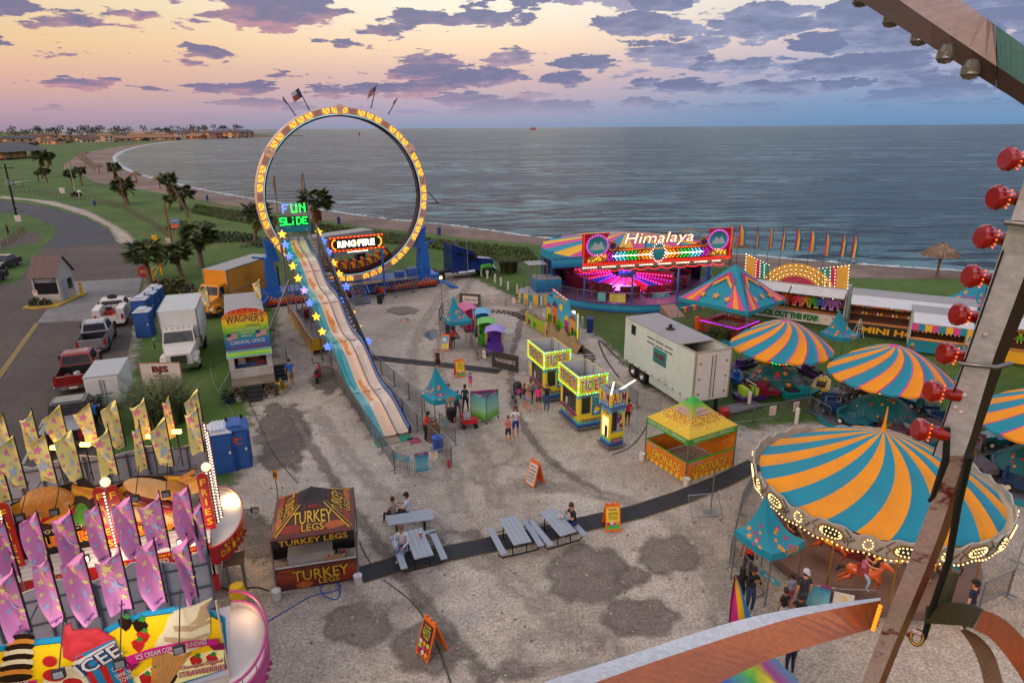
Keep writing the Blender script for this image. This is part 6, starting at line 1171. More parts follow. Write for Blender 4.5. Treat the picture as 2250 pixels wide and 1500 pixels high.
run([(742,668),(770,682),(800,672)],'from the left in front of the flame painted ring base','barriers round the ring ride');run([(868,654),(908,642),(944,620),(936,594)],'from the left at the right end of the ring base','barriers round the ring ride');run([(582,628),(592,655),(628,668)],'from the back at the left end of the ring base','barriers round the ring ride')
K=run([(968,742),(964,712),(974,690),(1010,672),(1060,676),(1112,672),(1156,682),(1190,700)],'from the teal tent in the row behind the train track','barriers round the train track');bang=mat('banner_grey','#4a4846',.8,0,.4,9.)
for i,(x,sgn)in enumerate(((2,'TRAIN'),(4,'TRAIN RIDE'))):
 if x<len(K):board(K[x],.05,2.1,.05,1.25,bang,[],name='banner');board(K[x],.35,1.8,.35,1.0,whitep,[(sgn,mat('print_purple','#5a1648'),.5,.4)],y=-.06,name='banner_label')
for x in(3,5,6,7):
 if x<len(K):board(K[x],.8,1.15,.45,.95,whitep,[('NO',redp,.6,.3)])
K2=run([(1003,772),(1034,765),(1050,790),(1082,806)],'from the teal tent in front of the train cars','barriers round the train track');q=run([(1082,806),(1135,818)],'covered by a dark speckled banner beside the ticket booth','barriers round the train track')[0];o=board(q,.02,2.15,.04,1.2,mat('banner_dark','#33312f',.8,0,.7,25.),[("WAGNER'S",mat('print_pale','#b8a8b0'),.52,.24)],name='banner');run([(1136,818),(1160,824)],'plain one right of the dark speckled banner','barriers round the train track')
if len(K2)>2:board(K2[2],.7,1.1,.4,.95,whitep,[('NO',redp,.6,.3)])
run([(1372,878),(1400,897),(1452,912)],'from the left below the white generator trailer','barriers by the generator trailer');E_=run([(1600,936),(1655,930),(1711,923),(1775,909)],'from the lemonade tent in the row on the lawn edge','barriers on the lawn')
for b_ in E_[1:3]:board(b_,.9,1.3,.4,.95,whitep,[('LIVE',redp,.75,.18),('CABLES',redp,.5,.18),('KEEP OFF',redp,.25,.15)])
run([(1776,909),(1822,936)],'from the corner post towards the carousel','barriers on the lawn');run([(1608,846),(1692,872),(1770,872)],'from the left in front of the little boat ride','barriers round the little boat ride');run([(1771,872),(1836,856)],'from the front at the right side of the little boat ride','barriers round the little boat ride');run([(1776,908),(1772,874)],'joining the two rows of barriers right of the boat ride','barriers on the lawn')
run([(1652,1078),(1626,1130),(1602,1240)],'from the back in the row left of the carousel','barriers round the carousel');q=run([(1602,1242),(1640,1285),(1678,1312)],'from the left at the carousel entrance','barriers round the carousel');board(q[-1],.5,1.3,.82,1.05,tealb,[('ENTER',whitep,.5,.5)])
q=run([(1745,1332),(1830,1352),(1915,1355)],'from the left in front of the carousel','barriers round the carousel');board(q[0],.1,1.0,.1,1.15,poster,[('RULES',whitep,.93,.07)]+[('all riders sit down',blk,.7-.09*i,.035)for i in range(6)]);board(q[0],1.1,1.7,.5,1.0,whitep,[('2',yellowp,.5,.6)])
run([(2150,1338),(2214,1308),(2238,1232)],'from the front in the row right of the carousel','barriers round the carousel')
t=barrier(G(1521,1152)+V((0,0,.1)),R(8),1.35,'grey steel barrier panel propped low on its own beside the black cable mat','loose barrier');t.rotation_euler.x=R(-38)
mb=MB();mb.tube((0,0,0),(0,0,2.2),.025,steel);mb.bx((0,0,.02),(.5,.5,.04),steel);tag(mb.build('sign_stand',None,G(1561,1128)),'bare thin steel stand beside the propped barrier panel','stand')
def star_tent(c,rz,sz,ze,za,label,sign=None,seed=1,lean=(0,0)):
 t=thing('star_canopy',label,'canopy',c,rz,'teal star canopies');s=sz/2;mb=MB();rn=random.Random(seed);apex=V((lean[0],lean[1],za));N=8
 cs=[V((-s,-s,ze)),V((s,-s,ze)),V((s,s,ze)),V((-s,s,ze))]
 for i in range(4):
  a,b=cs[i],cs[(i+1)%4]
  def f(u,v):p=a.lerp(b,u);q=p.lerp(apex,v);q.z=ze+(za-ze)*v**2.0-.1*math.sin(PI*u)*(1-v);q.x=q.x*(1-.22*math.sin(PI*v)*0);return q
  mb.grid(f,6,N,teal);mb.grid(lambda u,v:a.lerp(b,u)+V((0,0,-.28*(1-v)-.1*math.sin(PI*u))),6,1,teal,False)
  for k in range(9):
   u,v=rn.uniform(.15,.85),rn.uniform(.03,.6);p=f(u,v);du=(f(u+.02,v)-p).normalized();dv=(f(u,v+.02)-p).normalized();mb.star(p+du.cross(dv)*.012,sz*rn.uniform(.05,.085),(orng,mag)[k%2],x=du,y=dv,rot=rn.uniform(0,1))
  if sign and i in(0,1):d=(b-a).normalized();mid=a.lerp(b,.62)+V((0,0,-.17));mb.quad(*[mid+d*x+V((0,0,z))+d.cross(V((0,0,1)))*.015 for x,z in((-.28,-.1),(.28,-.1),(.28,.1),(-.28,.1))],orng);mb.text(sign,mid+d.cross(V((0,0,1)))*.015,teal,.13,x=d,w=.46)
 mb.build('cloth_roof',t)
 for p in cs:mb=MB();mb.tube((p.x*.96,p.y*.96,0),(p.x*.96,p.y*.96,ze),.03,steel);mb.build('leg',t)
 return t
star_tent(G(970,938),R(35),1.55,2.05,3.6,'teal star canopy with a tall point at the entrance of the slide','ENTER',1,(-.15,.1));star_tent(G(1008,758),R(20),1.7,2.15,3.9,'teal star canopy beside the pink train engine',None,2,(-.3,0));star_tent(G(1676,1285),R(28),1.6,2.1,3.5,'teal star canopy at the entrance of the carousel','ENTER',3,(-.1,.3));star_tent(G(1836,790),R(30),1.8,2.0,3.7,'teal star canopy behind the little boat ride','ENTER',4,(-.45,0));star_tent(G(2104,930),R(30),1.8,2.0,3.7,'teal star canopy half hidden behind the steel strut and red bulbs',None,5,(-.4,0))
lime=mat('booth_yellow','#c8b41a',.4,0,.1,1.2);panel_=zgrad('party_panel',[(0,'#1f3f9a'),(.06,'#2a62b0'),(.1,'#3aa0a8'),(.17,'#8ab82a'),(.24,'#d0bc1c'),(.8,'#d8c41e'),(.88,'#4aa8a0'),(1,'#7a5ab0')])
candy=[mat('candy_red','#b01c22',.4),mat('candy_blue','#1f74b8',.4),mat('candy_purple','#7a1f6a',.4),mat('candy_green','#4a9a22',.4),mat('candy_red','#b01c22',.4),mat('candy_blue','#1f74b8',.4),mat('candy_orange','#d8641a',.4)];frost=mat('booth_inside','#aab2ba',.5,0,.1);sky_p=mat('sign_sky','#6ab0c0',.5)
def lights_rect(mb,x0,x1,z0,z1,y,n1,n2,ms,s=.06,ax='x'):
 k=0
 for i in range(n1):
  for z in(z0,z1):a=x0+(x1-x0)*i/(n1-1);p=(a,y,z)if ax=='x' else(y,a,z);mb.bx(p,(s,s,s),ms[k%len(ms)]);k+=1
 for i in range(n2):
  for a in(x0,x1):z=z0+(z1-z0)*i/(n2-1);p=(a,y,z)if ax=='x' else(y,a,z);mb.bx(p,(s,s,s),ms[k%len(ms)]);k+=1
def letters(mb,word,o,x,y_,wd,h,n_):
 """fat candy coloured letters with a white edge"""
 x=V(x);k=len(word);cw=wd/k
 for i,ch in enumerate(word):
  p=V(o)+x*(-wd/2+cw*(i+.5))+V(y_)*(.06*h*(1 if i%2 else-1));w_=cw*(.5 if ch=='I' else .98);mb.text(ch,p,whitep,h*1.12,x=x,y=y_,w=w_*1.16,bold=.06,off=.006+i*.0004);mb.text(ch,p,candy[i%7],h,x=x,y=y_,w=w_*.98,bold=.02,off=.014+i*.0004)
def booth_box(name,label,loc,rz,W,Dp,zs,zt,word,sub,group,cat='booth'):
 t=thing(name,label,cat,loc,rz,group);z0=.28;mb=MB();mb.box(-.1,W+.1,-.1,Dp+.1,.14,.26,galv)
 for x in(.1,W-.1):
  for y in(.15,Dp-.15):mb.lathe([(0,-.04),(.12,-.04),(.12,.04),(0,.04)],tyre,10,(x,y,.12),axis=(0,1,0))
 mb.build('wheeled_base',t);mb=MB();a,b=z0,zs;mb.box(0,W,Dp-.05,Dp,a,b,panel_);mb.box(W-.05,W,.05,Dp-.05,a,b,panel_)
 fw,side=([(0,W*.1),(W*.42,W)],[(0,Dp*.14),(Dp*.86,Dp)])
 mb.box(0,W,0,.05,a,b,panel_);mb.box(0,.05,.05,Dp-.05,a,b,panel_);mb.build('wall',t)
 mb=MB();mb.box(W*.1,W*.46,-.012,0,1.0,b-.12,galv);mb.box(W*.13,W*.43,-.018,-.012,1.05,b-.2,mat('booth_glass','#2a3028',.15,0,.2));mb.build('front_window',t)
 if name=='ticket_booth':
  mb=MB();mb.box(-.012,0,Dp*.14,Dp*.88,.98,b-.12,galv);mb.box(-.018,-.012,Dp*.17,Dp*.5,1.05,b-.18,MATS['booth_glass']);mb.box(-.018,-.012,Dp*.53,Dp*.85,1.05,b-.18,MATS['booth_glass']);mb.box(-.022,-.018,Dp*.6,Dp*.68,1.1,1.5,whitep);mb.build('ticket_window',t);mb=MB();mb.box(-.16,0,Dp*.08,Dp*.92,.88,.95,candy[2]);mb.build('counter',t)
  mb=MB();mb.box(W*.52,W*.92,-.02,-.002,.85,b-.1,mat('poster_blue','#2a7a9a',.5));mb.text('TICKETS',(W*.72,-.02,b-.22),yellowp,.1,w=W*.32);[mb.disc((W*.72,-.02,1.2),.16,(yellowp),off=.006),mb.disc((W*.66,-.02,1.05),.09,whitep,off=.01),mb.disc((W*.78,-.02,1.35),.07,redp,off=.012)];mb.build('poster',t)
  mb=MB();mb.text("WAGNER'S",(W*.5,0,.62),candy[2],.22,w=W*.8,bold=.03,slant=.2);mb.text("WAGNER'S",(0,Dp*.5,.6),candy[2],.26,x=(0,-1,0),w=Dp*.5,bold=.03,slant=.2);mb.text('CARNIVAL',(0,Dp*.45,.42),candy[2],.09,x=(0,-1,0));mb.build('lettering',t)
 else:
  mb=MB();mb.box(-.012,0,Dp*.18,Dp*.8,.7,1.75,glow('screen_cream','#ffe2a0',.8));mb.box(-.03,-.012,Dp*.25,Dp*.5,.7,1.3,blk);mb.build('lit_recess',t)
  mb=MB();letters(mb,'ATM',(W*.5,0,1.32),(1,0,0),(0,0,1),W*.75,.32,3);mb.box(W*.1,W*.9,-.012,0,.98,1.12,candy[1]);mb.text('MACHINE',(W*.5,-.012,1.05),whitep,.09,w=W*.6);mb.box(W*.12,W*.85,-.012,0,.42,.66,mat('poster_plum','#8a3a4a',.5));mb.text("WAGNER'S",(W*.5,-.014,.54),whitep,.09,w=W*.5);mb.disc((W*.5,0,1.75),W*.32,mat('poster_violet','#6a2a8a'),off=.008);mb.disc((W*.42,0,1.82),.09,candy[0],off=.014);mb.disc((W*.6,0,1.86),.08,candy[3],off=.018);mb.text('ATM',(0,Dp*.5,2.0),candy[0],.2,x=(0,-1,0),w=Dp*.6);mb.build('lettering',t)
 mb=MB();th=.05;e=.08
 mb.box(-e,W+e,-e,-e+th,zs,zt,panel_ if name!='ticket_booth' else lime,frost);mb.box(-e,-e+th,-e+th,Dp+e-th,zs,zt,lime if name=='ticket_booth' else panel_,frost);mb.box(-e,W+e,Dp+e-th,Dp+e,zs,zt,lime);mb.box(W+e-th,W+e,-e+th,Dp+e-th,zs,zt,lime)
 for x0_,x1_,y0_,y1_ in((-e+th,W+e-th,Dp+e-th-.004,Dp+e-th-.001),(W+e-th-.004,W+e-th-.001,-e+th,Dp+e-th)):mb.box(x0_,x1_,y0_,y1_,zs+.02,zt-.01,frost)
 mb.box(-e+th,W+e-th,-e+th,Dp+e-th,zs,zs+.03,frost);o=mb.build('sign_box',t)
 mb=MB();zc=(zs+zt)/2+(0 if name=='ticket_booth' else .14);Hh=zt-zs;rn=random.Random(3)
 if name=='ticket_booth':
  for k in range(5):mb.disc((rn.uniform(.1,W-.1),-e,rn.uniform(zs+.15,zt-.12)),rn.uniform(.05,.13),[whitep,sky_p,candy[3],pink,orng][k%5],off=.002+.0004*k);mb.disc((-e,rn.uniform(.1,Dp-.1),rn.uniform(zs+.15,zt-.12)),rn.uniform(.05,.13),[whitep,sky_p,candy[3],pink,orng][k%5],x=(0,-1,0),off=.002+.0004*k)
 else:
  for k in range(4):mb.disc((rn.uniform(.1,W-.1),-e,zt-.14),.08,[whitep,candy[3],orng,pink][k],off=.003+.0004*k)
 letters(mb,word,(W/2,-e-.006,zc),(1,0,0),(0,0,1),W*.92,Hh*.55,len(word));letters(mb,word,(-e-.006,Dp/2,zc),(0,-1,0),(0,0,1),Dp*.9,Hh*.55,len(word))
 if sub:mb.box(W*.06,W*.94,-e-.02,-e-.004,zs+.1,zs+.32,candy[1]);mb.text(sub,(W/2,-e-.022,zs+.21),whitep,.14,w=W*.75);mb.box(-e-.02,-e-.004,Dp*.06,Dp*.94,zs+.1,zs+.32,candy[1]);mb.text(sub,(-e-.022,Dp/2,zs+.21),whitep,.14,x=(0,-1,0),w=Dp*.75)
 mb.build('lettering',o)
 if name=='ticket_booth':mb=MB();lights_rect(mb,-e,W+e,zs+.03,zt-.03,-e-.03,11,8,[gcy,gr_,glow('bulb_lime','#c8ff3a',1.2)],.05);lights_rect(mb,-e,Dp+e,zs+.03,zt-.03,-e-.03,17,8,[MATS['bulb_lime'],gy,gr_],.05,'y');mb.build('border_lights',o)
 else:
  for a,b_ in(((-.2,-.25,zt-.1),(.25,.2,zt+.32)),((W-.35,Dp*.1,zt-.1),(W+.3,-.3,zt+.45))):mb=MB();mb.tube(a,b_,.035,gw);mb.build('tube_light',o)
 mb=MB();[mb.tube((x,y,zs+.03),(x,y,zt+.05),.018,steel)for x in(.12,W-.12)for y in(.12,Dp*.5,Dp-.12)];mb.tube((.12,.12,zt),(W-.12,Dp-.12,zt),.012,steel);mb.build('roof_frame',o)
 return t
N2=G(1270,949);booth_box('ticket_booth','yellow ticket booth nearer the camera, beside the tall cash machine tower',N2,R(20),1.5,2.3,2.15,3.2,'TICKETS',None,'ticket booths');N1=G(1197,810.5,2.15);N1.z=0;booth_box('ticket_booth','yellow ticket booth farther from the camera, with people queuing in front',N1,R(20),1.5,2.3,2.15,3.2,'TICKETS',None,'ticket booths')
booth_box('cash_machine_tower','tall narrow yellow cash machine tower with colourful letters',G(1338,991),R(26),.86,.82,2.3,3.3,'ATM','MACHINE',None,'cash machine')
for i in range(2):
 P=(N2,N1)[i];L_=bpy.data.lights.new('booth_lamp','POINT');L_.energy=12;L_.color=(.85,1,.5);L_.shadow_soft_size=.5;q=bpy.data.objects.new('booth_lamp',L_);COL.objects.link(q);q.location=P+Matrix.Rotation(R(20),3,'Z')@V((.4,-.8,2.9))
def popup(name,label,loc,rz,W,Dp,ze,za,roofm,valm,lines,deco=None,wall=None):
 t=thing(name,label,'tent',loc,rz);mb=MB();C=V((W/2,Dp/2,za));cs=[V((-.05,-.05,ze)),V((W+.05,-.05,ze)),V((W+.05,Dp+.05,ze)),V((-.05,Dp+.05,ze))]
 for i in range(4):
  a,b=cs[i],cs[(i+1)%4]
  def f(u,v,a=a,b=b):p=a.lerp(b,u).lerp(C,v);p.z-=.12*math.sin(PI*v)*(.6+.4*math.sin(PI*u));return p
  mb.grid(f,6,8,roofm)
  mb.grid(lambda u,v:a.lerp(b,u)+V((0,0,-.3*(1-v))),2,1,valm,False)
 o=mb.build('cloth_roof',t);mb=MB()
 for i in range(4):
  a,b=cs[i],cs[(i+1)%4];d=(b-a).normalized();n_=d.cross(V((0,0,1)));mid=a.lerp(b,.5);up_=(C-mid).normalized();sl_=(C-mid).length
  for(tx,c1,c2,pos,h,wd,kw)in lines[0]:mb.outlined(tx,mid.lerp(C,pos)+V((0,0,-.12*math.sin(PI*pos))),c1,c2,h,x=d,y=up_,w=wd,off=.03,**kw)
  for(tx,c1,h,wd)in lines[1]:mb.text(tx,mid+V((0,0,-.15))+n_*.004,c1,h,x=d,w=wd)
  if deco:deco(mb,mid,d,up_,sl_,n_)
 mb.build('lettering',o)
 for p in cs:mb=MB();mb.tube((p.x*.985+.02,p.y*.985+.02,0),(p.x*.985+.02,p.y*.985+.02,ze-.01),.035,steel);mb.build('leg',t)
 return t
lroof=zgrad('lemon_roof',[(0,'#b8901a'),(.3,'#c8a81c'),(.55,'#b0903a'),(.72,'#7a9a2a'),(.84,'#2a9a2a'),(1,'#1fa034')]);lgreen=mat('lemon_green','#2f9a1f',.5);lred=mat('lemon_red','#a81c3a',.5);ly=mat('lemon_yellow','#d8c01c',.5);lor=mat('lemon_orange','#c8761a',.5,0,.25,3.)
def ldeco(mb,mid,d,up_,sl_,n_):
 rn=random.Random(6)
 for k in range(26):u,v=rn.uniform(-1.3,1.3),rn.uniform(.05,.17);mb.disc(mid+d*u*(1-v)+up_*sl_*v+V((0,0,-.07)),rn.uniform(.07,.12),(ly,mat('lemon_amber','#c8961a',.5))[k%2],x=d,y=up_,off=.012+.0003*k)
LM=popup('lemonade_tent','green and yellow lemonade tent with empty counter on the gravel',G(1505,1060),R(29),3.0,2.75,2.2,3.5,lroof,lgreen,([('LEMONADE',ly,lred,.36,.42,1.75,dict(arc=.18)),('FRESH',whitep,lred,.66,.16,.55,{}),('SQUEEZED',whitep,lred,.56,.15,.75,{})],[('FRESH SQUEEZED LEMONADE',whitep,.19,2.5)]),ldeco)
for i,(x0,x1,y0,y1)in enumerate(((0,3,-.02,0),(-.02,0,0,2.75))):
 mb=MB();mb.box(x0,x1,y0,y1,.05,1.0,lor);d=V((1,0,0))if i==0 else V((0,-1,0));o_=V((1.5,-.02,.5))if i==0 else V((-.02,1.4,.5));n_=d.cross(V((0,0,1)));mb.outlined('LEMONADE',o_,ly,lred,.5,x=d,w=2.1,slant=.15,arc=.05);mb.outlined('FRESH SQUEEZED',o_-d*.95+V((0,0,.36)),whitep,lred,.14,x=d,w=.75)
 for k in range(8):mb.disc(o_+d*(-1.2+.34*k)+V((0,0,-.4)),.1,ly,x=d,off=.003+.0003*k)
 mb.box(x0-.0,x1+.0,y0-.012,y1+.012,.98,1.05,lgreen);mb.build('counter_skirt',LM)
mb=MB();mb.box(0,3,2.75,2.77,.05,1.0,lor);mb.box(0,3,2.74,2.78,1.0,1.05,lgreen);mb.build('counter_skirt',LM);mb=MB();mb.box(3,3.02,0,2.75,.05,2.0,lor);mb.outlined('LEMONADE',(3,1.4,1.35),ly,lred,.6,x=(0,1,0),y=(0,0,1),w=2.1,off=.0)if 0 else mb.outlined('LEMONADE',(2.99,1.4,1.4),lred,ly,.55,x=(0,-1,0),w=2.1);mb.build('side_wall',LM)
mb=MB();mb.lathe([(0,0),(.14,0),(.17,.36),(0,.36)],white,12);tag(mb.build('bucket',None,LM.location+V((.9,1.2,0))),'white bucket standing inside the lemonade tent','bucket')
for p,l in(((1409,1008),'white weight bucket tied to the left leg of the lemonade tent'),((1506,1063),'white weight bucket tied to the front leg of the lemonade tent'),((612,1310),'white weight bucket at the front left leg of the turkey tent'),((789,1277),'white weight bucket at the front right leg of the turkey tent')):
 q=thing('bucket',l,'bucket',G(*p)+V((0,-.12,0)));mb=MB();mb.lathe([(0,0),(.13,0),(.16,.36),(.165,.37),(.14,.36),(0,.33)],white,14);mb.build('pail',q);mb=MB();mb.path([(-.16,0,.34),(-.1,-.12,.28),(.1,-.12,.28),(.16,0,.34)],.008,steel,4);mb.build('handle',q)
troof=zgrad('turkey_roof',[(0,'#3a1418'),(.25,'#5a2416'),(.5,'#4a2a22'),(.7,'#2a2024'),(.82,'#121014'),(1,'#121014')]);flame1=mat('print_flame','#b05a1a',.5,0,.4,4.);tgold=mat('print_gold','#d0a018',.5);trd=mat('print_rust','#8a2a14',.5,0,.4,3.)
def tdeco(mb,mid,d,up_,sl_,n_):
 for u,v,a,b in((-.7,.18,.45,.2),(.75,.16,.4,.2),(0,.12,.5,.12)):mb.disc(mid+d*u+up_*sl_*v+V((0,0,-.05)),a,(trd,flame1)[int(u>0)],x=d,y=up_,ry=b,off=.012)
 for s in(-1,1):mb.quad(*[mid+d*s*x+up_*sl_*v+n_*.03+V((0,0,-.04))for x,v in((1.32,.02),(1.38,.02),(.42,.68),(.38,.68))],tgold)
TK=popup('turkey_leg_tent','dark flame printed turkey leg tent with a grill inside',G(612,1302),R(14),2.75,2.8,2.15,3.25,troof,mat('valance_black','#1c1216',.6),([('TURKEY',tgold,blk,.4,.44,1.35,dict(arc=.15,grow=.15)),('LEGS',tgold,blk,.2,.25,.75,{}),('JUMBO',trd,blk,.62,.2,.6,{})],[('TURKEY LEGS',tgold,.22,2.3)]),tdeco)
mb=MB();ts=zgrad('turkey_skirt',[(0,'#3a1a2a'),(.35,'#7a2a1c'),(.6,'#8a3a1a'),(1,'#2a1a1c')]);mb.box(0,2.75,-.02,0,.06,.98,ts);mb.outlined('TURKEY',(1.5,-.02,.58),tgold,blk,.42,w=1.9);mb.outlined('LEGS',(1.75,-.02,.26),tgold,blk,.22,w=.7);mb.text('JUMBO',(.35,-.02,.84),mat('print_orange','#c8501a'),.13,w=.5);mb.disc((2.3,-.02,.42),.34,trd,off=.003,ry=.3);mb.disc((.9,-.02,.2),.3,flame1,off=.004,ry=.14);mb.box(0,2.75,-.03,.0,.98,1.02,white);mb.build('counter_skirt',TK)
mb=MB();mb.box(2.73,2.76,0,2.7,.3,1.05,white);mb.build('side_wall',TK)
def at(t,x,y,z=0):return t.location+Matrix.Rotation(t.rotation_euler.z,3,'Z')@V((x,y,z))
q=thing('food_warmer','big white chest standing behind the turkey tent counter','chest',at(TK,1.15,.75),TK.rotation_euler.z);mb=MB();mb.box(-.75,.75,-.3,.35,0,.95,white);mb.build('body',q);mb=MB();mb.box(-.77,.77,-.32,.37,.96,1.12,mat('chest_lid','#a9a49c',.4));mb.build('lid',q)
q=thing('grill','black barbecue grill with a rounded hood inside the turkey tent','grill',at(TK,2.3,1.3),TK.rotation_euler.z);mb=MB();mb.lathe([(0,-.45),(.3,-.45),(.3,.45),(0,.45)],blk,16,(0,0,1.0),axis=(1,0,0));mb.build('hood',q);mb=MB();mb.box(-.5,.5,-.3,.3,.7,.95,blk);mb.build('firebox',q);[MBx.build('leg',q)for MBx in[(lambda m:(m.box(x-.03,x+.03,-.25,-.19,0,.7,blk),m)[1])(MB())for x in(-.45,.45)]]
q=thing('work_table','small table with utensils and trays beside the white chest in the turkey tent','table',at(TK,2.0,.5),TK.rotation_euler.z);mb=MB();mb.box(-.35,.35,-.25,.3,.82,.88,mat('tray_tan','#b08a60',.6));mb.build('top',q);mb=MB();[mb.box(x-.02,x+.02,-.2,.25,0,.82,steel)for x in(-.3,.3)];mb.build('legs',q);mb=MB();[mb.bx((-.2+i*.13,.05*(i%3),.93),(.08,.12,.1),(redp,white,blk,steel)[i%4])for i in range(5)];tag(mb.build('utensils',None,at(TK,2.0,.5),TK.rotation_euler.z),'red and black utensils heaped on the small table in the turkey tent','utensils')
q=MB();q.box(0,2.3,0,.6,.0,.9,blk);q.lathe([(0,0),(.32,0),(.32,2.2),(0,2.2)],blk,14,(.05,.3,1.0),axis=(1,0,0));tag(q.build('smoker',None,at(TK,-.35,2.0),TK.rotation_euler.z),'long black smoker barrel at the back of the turkey tent','grill')
mb=MB();mb.tube((0,0,1.55),(0,0,1.9),.02,orng);mb.shape([(-.08,0),(.08,0),(.08,.38),(-.08,.38)],(0,0,3.0),orng);mb.text('B',(0,-.01,3.18),blk,.18);mb.tube((0,.02,0),(0,.02,3.0),.02,steel);tag(mb.build('small_sign',None,at(TK,.0,2.75),TK.rotation_euler.z),'small orange sign sticking up behind the turkey tent','sign')
for p,lb,e_,c_,h_ in(((575,1240),'work lamp on a thin arm lighting the ground left of the turkey tent',340,(1,.6,.25),2.3),):
 b=G(*p);t=thing('work_lamp',lb,'lamp',b+V((.0,.1,0)));mb=MB();mb.tube((-1.9,.2,h_-.05),(0,0,h_),.02,blk);mb.build('arm',t);mb=MB();mb.bx((.0,0,h_),(.28,.1,.2),blk);mb.bx((.05,-.06,h_),(.22,.02,.14),white);mb.build('head',t)
 L_=bpy.data.lights.new('work_lamp','AREA');L_.energy=e_;L_.size=.5;L_.color=c_;q=bpy.data.objects.new('work_lamp_light',L_);COL.objects.link(q);q.location=b+V((-.9,.4,2.6));
plank=mat('table_grey','#8a94a0',.6,0,.12,2.,.05);tl=mat('table_leg','#17181c',.5,.3)
def picnic(loc,rz,label):
 t=thing('picnic_table',label,'table',loc,rz,'grey picnic tables');L,W=1.8,.72;h=L/2
 mb=MB();[mb.box(-h,h,-W/2+i*W/4+.004,-W/2+(i+1)*W/4-.004,.71,.75,plank)for i in range(4)];mb.build('tabletop',t)
 for s in(-1,1):mb=MB();mb.box(-h,h,*sorted((s*.62,s*.87)),.42,.46,plank);mb.build('bench',t)
 for x in(-h*.62,h*.62):
  mb=MB();mb.path([(x,-.75,.41),(x,-.86,.2),(x,-.7,.04),(x,.7,.04),(x,.86,.2),(x,.75,.41)],.028,tl,6);mb.tube((x,-.28,.04),(x,-.28,.7),.025,tl);mb.tube((x,.28,.04),(x,.28,.7),.025,tl);mb.tube((x,-.75,.4),(x,.75,.4),.02,tl);mb.build('leg_frame',t)
 return t
def ptab(px,label):
 q=[G(*p,.75)for p in px];c=sum(q,V())/4;c.z=0;a=((q[1]+q[2])-(q[0]+q[3]));b=((q[2]+q[3])-(q[0]+q[1]));d=a if a.length>b.length else b;return picnic(c,math.atan2(d.y,d.x),label)
PT=[ptab([(850,1133),(945,1120),(952,1138),(857,1152)],'grey picnic table set crosswise where the couple sits'),ptab([(886,1165),(930,1162),(953,1215),(910,1228)],'grey picnic table with a striped cup on it, beside the man in white sleeves'),ptab([(1097,1142),(1135,1135),(1165,1185),(1128,1193)],'empty grey picnic table left of the man in the black shirt'),ptab([(1188,1128),(1222,1118),(1263,1163),(1228,1172)],'grey picnic table where the man in the black shirt eats')]
mb=MB();mb.lathe([(0,0),(.05,0),(.07,.16),(.075,.16),(0,.17)],redp,12);mb.lathe([(.056,.04),(.063,.09)],yellowp,12);mb.ball((0,0,.17),(.06,.06,.04),white);tag(mb.build('drink_cup',None,G(924,1178,.76)),'red and yellow cup on the picnic table beside the man in white','cup')
mb=MB();mb.lathe([(0,0),(.09,0),(.12,.05),(.11,.05),(0,.02)],white,14);mb.lathe([(0,.03),(.09,.04)],redp,10);tag(mb.build('food_bowl',None,G(1231,1136,.76)),'white food bowl with a red rim in front of the man in black','bowl')
aor=mat('a_frame_orange','#d0620f',.5,0,.12)
def aframe(loc,rz,label,face,H=1.15,spread=.34,W=.62):
 t=thing('a_frame_sign',label,'sign',loc,rz,'orange a-frame signs')
 for s,nm in((-1,'front_board'),(1,'back_board')):
  mb=MB();sl_=math.atan2(spread,H);mb.T=Matrix.Translation((0,s*spread,0))@Matrix.Rotation(s*sl_,4,'X');L=math.hypot(H,spread)
  mb.box(-W/2,W/2,-.02,.02,.05,L,aor);[mb.box(x-.05,x+.05,-.02,.02,L,L+.06,aor)for x in(-W*.35,0,W*.35)];[mb.box(x-.04,x+.04,-.025,.025,0,.06,aor)for x in(-W*.42,W*.42)]
  if s<0:face(mb,W,L)
  mb.build(nm,t)
 return t
def f_yellow(mb,W,L):
 mb.quad(*[(x,-.026,z)for x,z in((-W*.42,.14),(W*.42,.14),(W*.42,L-.12),(-W*.42,L-.12))],yb);mb.quad(*[(x,-.03,z)for x,z in((-W*.42,.14),(W*.42,.14),(W*.42,.42),(-W*.42,.42))],mat('a_green','#3aa03a'));mb.text("WAGNER'S",(0,-.03,L-.22),candy[2],.1,w=W*.6);mb.text('CAUTION',(0,-.03,L-.38),blk,.11,w=W*.65)
 for i in range(2):mb.text(('PLEASE WATCH','YOUR CHILDREN')[i],(0,-.03,L-.5-.09*i),blk,.055,w=W*.6)
 for i in range(4):mb.disc((-W*.3+i*W*.2,-.034,.34+.06*(i%2)),.07,(candy[0],whitep,pink,orng)[i],off=.003+i*.001)
def f_white(mb,W,L):
 mb.quad(*[(x,-.026,z)for x,z in((-W*.42,.1),(W*.42,.1),(W*.42,L-.12),(-W*.42,L-.12))],whitep)
 for i,tx in enumerate(('THANK YOU','FOR RIDING','NO REFUNDS','NO SMOKING','NO PETS')):mb.text(tx,(0,-.03,L-.27-.17*i),blk,.1,w=W*.7)
def f_menu(mb,W,L):
 mb.quad(*[(x,-.026,z)for x,z in((-W*.42,.1),(W*.42,.1),(W*.42,L-.12),(-W*.42,L-.12))],mat('menu_plum','#4a1420'));mb.text('HUNGRY',(0,-.03,L-.22),yellowp,.08,w=W*.5);mb.text('EATS',(0,-.03,L-.4),limeb,.2,w=W*.55);mb.text('Treats',(0,-.03,L-.56),yellowp,.13,w=W*.5,slant=.3)
 for i in range(9):mb.disc((-W*.28+W*.28*(i%3),-.03,.2+.15*(i//3)),.075,(redp,whitep,orng,limeb,pink)[i%5],off=.003+.0005*i)
